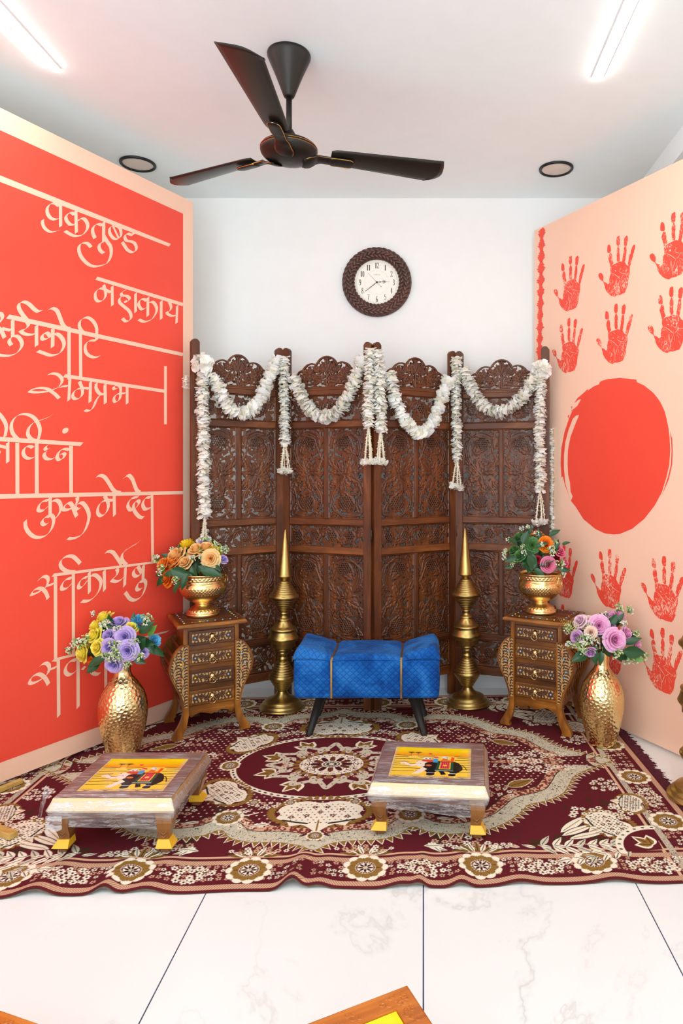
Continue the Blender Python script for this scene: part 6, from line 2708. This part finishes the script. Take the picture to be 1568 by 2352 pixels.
# fall of the cloth: a few rucks that run in from the front edge
fr_ = np.clip((-Tg - .45) / .37, 0, 1) ** 2
rk = np.zeros_like(Sg)
for c_, w_, a_ in ((-.035, .032, .026), (.04, .035, .010), (-.56, .030, .017), (-.44, .05, .010), (.28, .045, .010), (.45, .03, .013), (.33, .02, .010), (-.75, .05, .016), (.62, .05, .008), (.9, .06, .008)):
    rk += a_ * np.exp(-((Sg - c_ - .10 * (Tg + .82)) / w_) ** 2)
wob = .0035 * np.sin(Sg * 9 + 1) + .0025 * np.sin(Sg * 23)
Z_ = .0068 + rk * fr_ + .0012 * value_noise(Sg.shape, .12 / CRES, 4, 2) * np.clip((-Tg - .3) * 3, 0, 1)
Zd = np.clip(1 - (HT + Tg) / .006, 0, 1)
Z_ = Z_ - Zd * .004
Tw = Tg + fr_ * (wob + rk * .75 + .010 * np.sin(Sg * 4.2 + 2.0) * np.clip(-Sg, 0, 1))
ca, sa = math.cos(CROT), math.sin(CROT)
X3 = np.zeros((*Sg.shape, 3))
X3[..., 0] = Sg * ca - Tw * sa
X3[..., 1] = Sg * sa + Tw * ca
X3[..., 2] = Z_
m_carpet = mk_vcol('carpet_weave', 0.95, bump=0.35, bscale=420, sheen=0.0, var=0.10, vscale=260)
m_carpet.node_tree.nodes['Principled BSDF'].inputs['Specular IOR Level'].default_value = 0.15
carpet = thing('carpet', 'large maroon and cream patterned carpet spread under the stools and bench', 'carpet', (CC[0], CC[1], 0))
grid_mesh('woven_field', X3, full, None, m_carpet, carpet)
# backing, so that the cloth has thickness
mb = MB()
st = 12
Ge = X3[::st, ::st].copy()
Ge[..., 2] = np.maximum(.0006, Ge[..., 2] - .005)
mb.grid(Ge[:, ::-1])
m_back = mk('carpet_backing', S(150, 120, 96), 0.95, var=.1)
mb.build('backing', m_back, carpet)
m_fr = mk('carpet_fringe', S(84, 22, 36), 0.95, var=.15, vscale=80)
mb = MB()
rgf = random.Random(9)
for sd in (1, -1):
    for k in range(900):
        t_ = -HT + 2 * HT * k / 900
        b = Vector((sd * HS * ca - t_ * sa, sd * HS * sa + t_ * ca, .006))
        a = rgf.uniform(-.25, .25) + .9 * mnoise.noise(Vector((k * .06, sd, 2)))
        L = rgf.uniform(.030, .046) * (1 + .5 * mnoise.noise(Vector((k * .11, sd, 7))))
        e_ = b + Vector((sd * L * math.cos(a), L * math.sin(a), -.003 + rgf.uniform(0, .006)))
        mid_ = (b + e_) / 2 + Vector((0, 0, rgf.uniform(.001, .007)))
        mb.tube([b, mid_, e_], [.0024, .0026, .0012], 4)
fro = mb.build('fringe', m_fr, carpet)
fro['kind'] = 'stuff'
# ================================================================== artificial flower bunches
m_fpet = mk_vcol('flower_petal', 0.55, var=0.06, vscale=40)
translucent(m_fpet, 0.22)
m_leafc = mk('leaf_dark_green', S(34, 78, 40), 0.35, var=0.25, vscale=25)
m_leafl = mk('leaf_light_green', S(110, 160, 70), 0.5, var=0.2, vscale=30)
m_leafy = mk('fern_yellow_green', S(186, 196, 110), 0.5, var=0.15, vscale=30)
m_stem = mk('stem_green', S(40, 84, 44), 0.5, var=0.1)


def frame_from(d):
    d = d.normalized()
    u = d.cross(Vector((0.2, 0.4, 0.9)))
    if u.length < .05:
        u = d.cross(Vector((1, 0, 0)))
    u.normalize()
    return Matrix((u, d.cross(u), d)).transposed()


def rose_mesh(name, r, c_out, c_mid, c_in, seed, openess=1.0):
    """cupped layered petals spiralling about the z axis; unit built at radius r"""
    rg = random.Random(seed)
    mb = MB()
    c_out, c_mid, c_in = (np.array(S(*c)) for c in (c_out, c_mid, c_in))
    layers = [(3, .15, .62, .06, .98), (3, .27, .70, .04, .95), (4, .42, .74, .0, .88), (5, .60, .74, -.06, .78), (5, .80, .70, -.16, .62), (6, .98, .62, -.28, .44)]
    for li, (n, rad, hh, zb, tilt) in enumerate(layers):
        for k in range(n):
            th = 2 * PI * (k + .5 * (li % 2)) / n + rg.uniform(-.15, .15)
            wd = 2 * PI / n * .72 + .18
            nu, nv = 7, 6
            G = np.zeros((nu, nv, 3))
            cc = np.zeros((nu, nv, 3))
            for i in range(nu):
                a = -1 + 2 * i / (nu - 1)
                for j in range(nv):
                    v_ = j / (nv - 1)
                    w_ = wd * (.35 + .65 * math.sin(PI * min(1, .15 + v_ * .6))) * (1 - .20 * v_ ** 6)
                    an = th + a * w_ * .8
                    out = rad * (.22 + .78 * (v_ ** .6)) * openess
                    curl = max(0, v_ - .72) / .28
                    out += .16 * curl ** 2 * (1 - tilt) * 2.0
                    z = zb + hh * (v_ ** .85) * (.35 + .75 * tilt) - .15 * curl ** 2 * (1 - tilt) - .10 * (a * a) * v_ * (1 if li > 2 else .3)
                    wv = .022 * math.sin(a * 5 + k * 2 + li) * v_
                    G[i, j] = (math.cos(an) * out * r, math.sin(an) * out * r, (z + wv) * r)
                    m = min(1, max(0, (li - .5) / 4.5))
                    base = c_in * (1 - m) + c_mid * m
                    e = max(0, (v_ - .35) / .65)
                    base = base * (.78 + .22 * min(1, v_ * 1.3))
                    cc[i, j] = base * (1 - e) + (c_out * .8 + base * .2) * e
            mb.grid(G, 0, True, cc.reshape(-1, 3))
    o = mb.build(name, m_fpet, None, colors=True)
    me = o.data
    bpy.data.objects.remove(o)
    return me


def mum_mesh(name, r, c1, c2, seed, n=90):
    rg = random.Random(seed)
    mb = MB()
    c1, c2 = np.array(S(*c1)), np.array(S(*c2))
    for k in range(n):
        z = 1 - 1.35 * (k + .5) / n
        th = k * 2.39996
        q = math.sqrt(max(0, 1 - z * z))
        d = Vector((q * math.cos(th), q * math.sin(th), z * .72 + .12))
        a = d.cross(Vector((0, 0, 1)))
        a = a.normalized() if a.length > .01 else Vector((1, 0, 0))
        L = r * rg.uniform(.85, 1.08)
        w_ = r * .17
        up = Vector((0, 0, .12 * r))
        V = [d * L * .25, d * L * .7 - a * w_, d * L * .7 + a * w_, d * L + up - a * w_ * .7, d * L + up * 1.2, d * L + up + a * w_ * .7]
        f = rg.random()
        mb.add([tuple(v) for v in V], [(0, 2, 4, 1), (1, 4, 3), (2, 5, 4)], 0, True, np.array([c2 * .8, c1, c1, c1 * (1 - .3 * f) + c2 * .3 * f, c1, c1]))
    o = mb.build(name, m_fpet, None, colors=True)
    me = o.data
    bpy.data.objects.remove(o)
    return me


def sprig_mesh(name, seed, cols=((250, 250, 236), (226, 240, 186), (160, 200, 110)), n=26, R=1.0, green=True):
    rg = random.Random(seed)
    mb = MB()
    for k in range(n):
        d = Vector((rg.gauss(0, 1), rg.gauss(0, 1), rg.gauss(.6, .7))).normalized() * rg.uniform(.012, .034) * R
        mb.tube([(0, 0, -.02), d * .6 + Vector((0, 0, -.004)), d], [.0010, .0008, .0006], 4, col=S(96, 150, 70))
        c = S(*rg.choice(cols))
        for j in range(4):
            e = Vector((rg.uniform(-1, 1), rg.uniform(-1, 1), rg.uniform(-1, 1))) * .0042
            mb.sphere(d + e, rg.uniform(.0026, .0042), 6, 4, 0, c)
    o = mb.build(name, m_fpet, None, colors=True)
    me = o.data
    bpy.data.objects.remove(o)
    return me


def leaf_mesh(name, L, w_, bend, mat, serr=0.0):
    mb = MB()
    n = 12
    G = np.zeros((n, 5, 3))
    for i in range(n):
        u = i / (n - 1)
        hw = w_ * math.sin(PI * min(1, u ** .8)) * .5 * (1 + serr * math.sin(u * 40))
        for j in range(5):
            v_ = -1 + j / 2
            G[i, j] = (L * u, v_ * hw, bend * L * u * u + abs(v_) * hw * .35)
    mb.grid(G)
    o = mb.build(name, mat)
    me = o.data
    bpy.data.objects.remove(o)
    return me


def fern_mesh(name, L, mat):
    mb = MB()
    for k in range(12):
        u = k / 11
        p = Vector((L * u, 0, .25 * L * u * u))
        for s in (1, -1):
            l_ = L * .17 * (1 - u * .75)
            mb.add([p, p + Vector((l_ * .35, s * l_ * .6, .002)), p + Vector((l_ * .6, s * l_, -.002)), p + Vector((l_ * .12, s * l_ * .7, .0))], [(0, 1, 2, 3)])
    mb.tube([(0, 0, 0), (L * .5, 0, .0625 * L), (L, 0, .25 * L)], [.0012, .001, .0005], 4)
    o = mb.build(name, mat)
    me = o.data
    bpy.data.objects.remove(o)
    return me


ROSES = {}


def rose(kind, v_):
    cfg = {'yellow': ((255, 250, 130), (255, 248, 84), (255, 234, 48)), 'lav': ((222, 186, 240), (196, 200, 246), (172, 176, 238)), 'peach': ((255, 226, 164), (255, 214, 138), (255, 194, 96)),
           'orange': ((255, 178, 80), (252, 152, 46), (244, 122, 20)), 'orange2': ((255, 150, 30), (250, 132, 14), (232, 96, 4)), 'green': ((92, 146, 82), (64, 122, 66), (130, 172, 92)), 'pink': ((255, 206, 240), (250, 190, 232), (242, 158, 212)),
           'hot': ((250, 160, 196), (236, 84, 126), (216, 44, 96)), 'red': ((206, 34, 66), (180, 16, 48), (140, 8, 30)), 'pale': ((255, 234, 240), (244, 214, 234), (226, 186, 222)), 'cream': ((255, 238, 214), (250, 220, 200), (240, 200, 190)), 'mauve': ((236, 190, 236), (222, 172, 228), (200, 146, 212))}[kind]
    key = (kind, v_)
    if key not in ROSES:
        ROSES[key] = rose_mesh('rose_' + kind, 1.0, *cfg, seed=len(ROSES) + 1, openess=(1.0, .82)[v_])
    return ROSES[key]


MUMY = mum_mesh('mum', 1.0, (255, 238, 60), (250, 206, 20), 3)
MUMB = mum_mesh('carnation', 1.0, (120, 210, 244), (60, 168, 220), 4, 110)
SPR = [sprig_mesh('sprig', s) for s in (1, 2)]
SPRW = [sprig_mesh('sprig', s, ((252, 252, 246), (255, 255, 250), (210, 230, 170)), 16, .8) for s in (5, 6)]
LEAF = [leaf_mesh('leaf', 1.0, .42, -.25, m_leafc), leaf_mesh('leaf', 1.0, .55, -.12, m_leafc), leaf_mesh('leaf', 1.0, .5, .1, m_leafl)]
FERN = fern_mesh('fern', 1.0, m_leafy)


def part(me, name, parent, loc, M3=None, scale=1.0):
    o = bpy.data.objects.new(name, me)
    C.objects.link(o)
    o.parent = parent
    M = Matrix.Translation(loc)
    if M3 is not None:
        M = M @ M3.to_4x4()
    o.matrix_local = M @ Matrix.Diagonal((scale, scale, scale, 1))
    return o


def bunch(label, root, heads, leaves, sprigs, ferns=(), name='flower_bunch', zc=.05, group='artificial flower bunches'):
    """heads: (pixel x, y, depth offset, kind, radius px, variant); everything hangs on stems from the root point"""
    root = Vector(root)
    o = thing(name, label, 'flowers', tuple(root), 0, group)
    Zr = root.y
    core = Vector((0, 0, zc))
    rg = random.Random(len(heads))
    for h in heads:
        px_, py_, dz, kind, rp = h[:5]
        v_ = h[5] if len(h) > 5 else 0
        Z = Zr + dz
        p = P(px_, py_, Z) - root
        r = rp * Z / F
        face = (p - core)
        face.y -= .06
        face.z += .02
        if len(h) > 6:
            face = Vector(h[6])
        if kind == 'mum':
            me, nm = MUMY, 'chrysanthemum'
        elif kind == 'carn':
            me, nm = MUMB, 'carnation'
        else:
            me, nm = rose(kind, v_), 'rose'
        M3 = frame_from(face) @ Matrix.Rotation(rg.uniform(0, 6.28), 3, 'Z')
        f = part(me, nm, o, p - face.normalized() * r * .25, M3, r * .92)
        # stem and calyx
        mb = MB()
        b = p - face.normalized() * r * .2
        mb.tube([tuple(v) for v in crom([tuple(b), tuple(b * .6 + core * .3), (0, 0, .0)], 5)], .0018, 5)
        mb.build('stem', m_stem, o)
    for (px_, py_, dz, ang, Lp, kind) in leaves:
        Z = Zr + dz
        p = P(px_, py_, Z) - root
        d = Vector((math.cos(ang), rg.uniform(-.35, .1), math.sin(ang))).normalized()
        nrm_ = Vector((0, -1, .25)) + Vector((rg.uniform(-.4, .4), 0, rg.uniform(-.3, .5)))
        y_ = nrm_.cross(d).normalized()
        z_ = d.cross(y_)
        M3 = Matrix((d, y_, z_)).transposed()
        part(LEAF[kind], 'leaf', o, p, M3, Lp * Z / F)
    # dark greenery that fills the heart of the bunch
    mx_ = sum(h[0] for h in heads) / len(heads)
    my_ = sum(h[1] for h in heads) / len(heads)
    sxp = max(abs(h[0] - mx_) for h in heads)
    syp = max(abs(h[1] - my_) for h in heads)
    for k in range(34):
        a = rg.uniform(0, 6.283)
        q = math.sqrt(rg.random()) * .62
        if math.sin(a) < 0:
            q *= .45
        Z = Zr + rg.uniform(-.01, .06)
        p = P(mx_ + math.cos(a) * q * sxp, my_ + math.sin(a) * q * syp, Z) - root
        d = (p - core)
        d.y += rg.uniform(-.06, .02)
        d.normalize()
        y_ = (Vector((0, -1, .4)) + Vector((rg.uniform(-.6, .6), 0, rg.uniform(-.4, .4)))).cross(d).normalized()
        part(LEAF[rg.choice((0, 0, 1, 1, 1, 2) if k % 3 else (0, 1))], 'leaf', o, p, Matrix((d, y_, d.cross(y_))).transposed(), rg.uniform(20, 34) * Z / F)
    for (px_, py_, dz, sc_, v_) in sprigs:
        Z = Zr + dz
        p = P(px_, py_, Z) - root
        face = (p - core)
        face.y -= .05
        part((SPR + SPRW)[v_], 'filler_sprig', o, p, frame_from(face), sc_)
    for (px_, py_, dz, ang, Lp) in ferns:
        Z = Zr + dz
        p = P(px_, py_, Z) - root
        d = Vector((math.cos(ang), -.2, math.sin(ang))).normalized()
        y_ = Vector((0, -1, .2)).cross(d).normalized()
        M3 = Matrix((d, y_, d.cross(y_))).transposed()
        part(FERN, 'fern_frond', o, p, M3, Lp * Z / F)
    return o


R_ = math.radians
# --- left cabinet bowl
bunch('yellow, peach and orange rose bunch with one lavender rose, in the left cabinet bowl', (-1.030, 3.190, .62), [
    (428, 1253, .03, 'mum', 22), (402, 1275, -.03, 'peach', 27), (450, 1262, -.02, 'peach', 27, 1), (473, 1258, .0, 'peach', 25), (495, 1268, .0, 'mum', 19), (483, 1283, -.06, 'peach', 22, 0, (.1, -1, .15)),
    (424, 1291, -.06, 'peach', 22, 1), (397, 1290, -.05, 'orange', 20), (372, 1296, -.06, 'orange', 20), (382, 1328, -.08, 'orange2', 22), (372, 1306, -.03, 'orange', 16, 1), (468, 1246, .05, 'lav', 15), (513, 1283, -.02, 'lav', 15, 1), (440, 1280, .02, 'orange', 20)],
    [(392, 1308, -.10, R_(-20), 48, 1), (380, 1315, -.05, R_(200), 26, 1), (380, 1322, -.09, R_(230), 34, 0), (425, 1312, -.09, R_(-40), 40, 0), (440, 1300, -.08, R_(-70), 40, 0), (455, 1300, -.07, R_(-30), 42, 0), (460, 1310, -.09, R_(-10), 50, 0), (430, 1320, -.10, R_(-110), 38, 0), (415, 1335, -.11, R_(-125), 34, 0), (470, 1300, -.06, R_(-50), 36, 1), (485, 1300, -.05, R_(-25), 26, 1), (450, 1292, -.02, R_(-90), 34, 1), (428, 1305, -.06, R_(-95), 36, 1), (490, 1310, -.06, R_(-20), 22, 0), (405, 1315, -.09, R_(190), 30, 1)],
    [(362, 1283, -.04, .8, 0), (371, 1310, -.09, .8, 1), (404, 1333, -.11, .6, 1), (442, 1284, -.07, .7, 2), (505, 1262, .0, .8, 0), (517, 1265, .0, .7, 1), (500, 1290, -.03, .8, 0), (470, 1240, .04, .7, 1), (492, 1250, .03, .7, 0), (460, 1280, -.07, .5, 3), (397, 1262, .0, .5, 3)], zc=.06)
# --- left floor vase
bunch('bunch of yellow and lavender roses with blue carnations in the left gold vase', (-1.245, 2.83, .36), [
    (238, 1417, .02, 'yellow', 26, 1), (219, 1437, -.01, 'yellow', 22), (215, 1460, -.05, 'yellow', 25, 1), (187, 1500, -.06, 'yellow', 24), (222, 1487, -.08, 'yellow', 24, 1), (301, 1440, -.01, 'yellow', 20, 1), (197, 1482, -.03, 'yellow', 18, 1),
    (270, 1430, .0, 'lav', 24), (248, 1460, -.05, 'lav', 23, 1), (285, 1463, -.07, 'lav', 24, 0, (.1, -1, .2)), (247, 1487, -.09, 'lav', 20, 0, (-.1, -1, .1)), (292, 1495, -.10, 'lav', 25, 0, (.15, -1, .1)), (260, 1527, -.10, 'lav', 22, 0, (0, -1, -.2)), (330, 1500, -.05, 'lav', 18, 1),
    (323, 1428, .03, 'carn', 23), (355, 1472, .0, 'carn', 17), (208, 1520, -.06, 'orange2', 13, 1), (200, 1462, .02, 'orange2', 14, 1)],
    [(308, 1440, .02, R_(95), 34, 0), (320, 1455, -.02, R_(40), 44, 1), (315, 1470, -.03, R_(-10), 46, 1), (340, 1462, -.01, R_(50), 34, 2), (335, 1470, -.03, R_(-60), 38, 1), (345, 1480, -.02, R_(-45), 44, 0), (300, 1480, -.03, R_(30), 44, 1), (318, 1495, -.05, R_(60), 40, 1), (245, 1510, -.08, R_(200), 48, 0), (225, 1505, -.07, R_(250), 40, 0), (230, 1520, -.08, R_(220), 38, 1), (212, 1520, -.05, R_(260), 28, 0), (305, 1508, -.08, R_(-30), 34, 1), (262, 1440, .0, R_(110), 34, 1), (240, 1450, .0, R_(60), 36, 1), (235, 1470, -.03, R_(-60), 36, 1), (275, 1500, -.06, R_(-100), 40, 1)],
    [(185, 1475, -.05, .9, 0), (200, 1470, -.05, .8, 1), (160, 1492, -.06, .6, 0), (240, 1440, -.04, .9, 2), (270, 1448, -.06, .8, 2), (268, 1480, -.09, .9, 0), (262, 1505, -.11, .9, 1), (250, 1505, -.11, .8, 0), (306, 1478, -.08, .7, 1), (318, 1505, -.08, .8, 0), (290, 1527, -.11, .6, 1), (335, 1425, -.01, .9, 1), (172, 1478, -.04, .6, 3), (275, 1510, -.1, .8, 1), (215, 1412, .01, .6, 2), (245, 1432, -.02, .7, 0)], zc=.10)
# --- right cabinet bowl
bunch('bunch of green, orange, pink and red roses in the right cabinet bowl', (.556, 3.245, .64), [
    (1192, 1232, .02, 'green', 18), (1215, 1236, .03, 'green', 16), (1223, 1252, -.05, 'green', 19, 0, (0, -1, .2)), (1192, 1274, -.05, 'green', 17), (1178, 1262, -.02, 'green', 16, 1), (1214, 1262, -.03, 'green', 16, 1), (1234, 1227, .02, 'orange2', 17), (1242, 1238, .0, 'orange2', 18, 1), (1255, 1250, -.05, 'orange2', 19, 0, (.3, -1, .2)), (1284, 1264, -.03, 'hot', 18), (1260, 1297, -.08, 'hot', 19, 0, (.2, -1, .1)), (1234, 1284, -.06, 'red', 13, 1), (1297, 1293, -.03, 'hot', 15, 1), (1276, 1280, -.02, 'red', 14)],
    [(1205, 1262, -.07, R_(-80), 44, 1), (1212, 1275, -.09, R_(-60), 42, 1), (1222, 1270, -.08, R_(-100), 50, 1), (1200, 1250, -.06, R_(70), 34, 1), (1186, 1250, -.04, R_(140), 26, 1), (1185, 1280, -.06, R_(200), 28, 1), (1195, 1295, -.08, R_(-20), 40, 0), (1225, 1305, -.08, R_(-40), 38, 0), (1240, 1300, -.08, R_(30), 34, 0), (1240, 1245, -.02, R_(100), 32, 0), (1230, 1255, -.06, R_(20), 30, 0), (1280, 1305, -.07, R_(-10), 30, 0), (1268, 1270, -.05, R_(60), 30, 0), (1180, 1300, -.05, R_(190), 22, 0), (1246, 1275, -.06, R_(-80), 36, 0), (1215, 1225, .04, R_(80), 22, 0), (1260, 1230, .02, R_(30), 30, 0), (1290, 1250, .0, R_(20), 20, 0)],
    [(1198, 1217, .03, .6, 2), (1213, 1213, .03, .6, 3), (1231, 1228, -.02, .6, 2), (1168, 1242, -.01, .6, 2), (1160, 1272, -.03, .6, 3), (1160, 1285, -.04, .6, 2), (1163, 1265, -.02, .5, 3), (1178, 1295, -.06, .5, 1), (1203, 1271, -.09, .6, 2), (1244, 1252, -.07, .6, 3), (1268, 1268, -.06, .9, 1), (1274, 1250, -.02, .7, 0), (1286, 1295, -.06, .9, 0), (1292, 1318, -.06, .7, 3), (1265, 1262, -.06, .7, 2), (1200, 1256, -.08, .4, 1)], zc=.05)
# --- right floor vase
bunch('bunch of pink and pale mauve roses with ferns in the right gold vase', (.772, 2.955, .36), [
    (1376, 1437, -.04, 'pink', 25, 0, (-.1, -1, .2)), (1413, 1470, -.09, 'pink', 28, 0, (.2, -1, .2)), (1330, 1425, .0, 'pale', 21, 1), (1348, 1428, .0, 'cream', 20), (1322, 1464, -.05, 'mauve', 21, 1), (1355, 1452, -.06, 'cream', 18, 1), (1356, 1500, -.08, 'mauve', 17, 1, (-.1, -1, -.6)), (1402, 1412, .04, 'pink', 17, 1), (1424, 1412, .03, 'pink', 18), (1405, 1440, .0, 'mauve', 16), (1440, 1455, -.03, 'pink', 18), (1463, 1480, -.04, 'pink', 18, 1), (1452, 1504, -.06, 'pink', 15), (1380, 1418, .03, 'cream', 18)],
    [(1385, 1480, -.05, R_(-60), 40, 0), (1400, 1495, -.08, R_(-20), 58, 0), (1430, 1495, -.09, R_(-5), 52, 1), (1370, 1480, -.05, R_(-120), 40, 0), (1350, 1500, -.06, R_(200), 46, 1), (1375, 1465, -.04, R_(70), 36, 0), (1390, 1455, -.03, R_(-80), 40, 0), (1410, 1490, -.06, R_(-60), 34, 1), (1435, 1480, -.05, R_(30), 40, 0), (1365, 1490, -.08, R_(-90), 36, 1), (1345, 1475, -.05, R_(160), 30, 2), (1445, 1500, -.07, R_(-30), 36, 2), (1415, 1432, .0, R_(60), 30, 0), (1380, 1495, -.08, R_(-95), 34, 0)],
    [(1345, 1465, -.06, 1.0, 0), (1335, 1480, -.07, .9, 0), (1365, 1475, -.07, .8, 2), (1355, 1440, -.03, .7, 1), (1420, 1398, .03, .8, 0), (1446, 1403, .02, .7, 1), (1430, 1435, -.02, .8, 2), (1458, 1455, -.03, .7, 0), (1475, 1505, -.06, .9, 0), (1442, 1515, -.07, .8, 1), (1416, 1502, -.10, .8, 1), (1310, 1480, -.05, .8, 2), (1305, 1445, -.02, .7, 1), (1392, 1415, .03, .7, 2), (1460, 1515, -.07, .7, 1), (1340, 1495, -.07, .7, 1)],
    [(1328, 1442, -.05, R_(155), 62), (1325, 1455, -.04, R_(150), 40), (1335, 1480, -.07, R_(190), 40), (1340, 1488, -.07, R_(170), 46), (1345, 1492, -.07, R_(10), 36), (1318, 1470, -.05, R_(120), 30)], zc=.11)
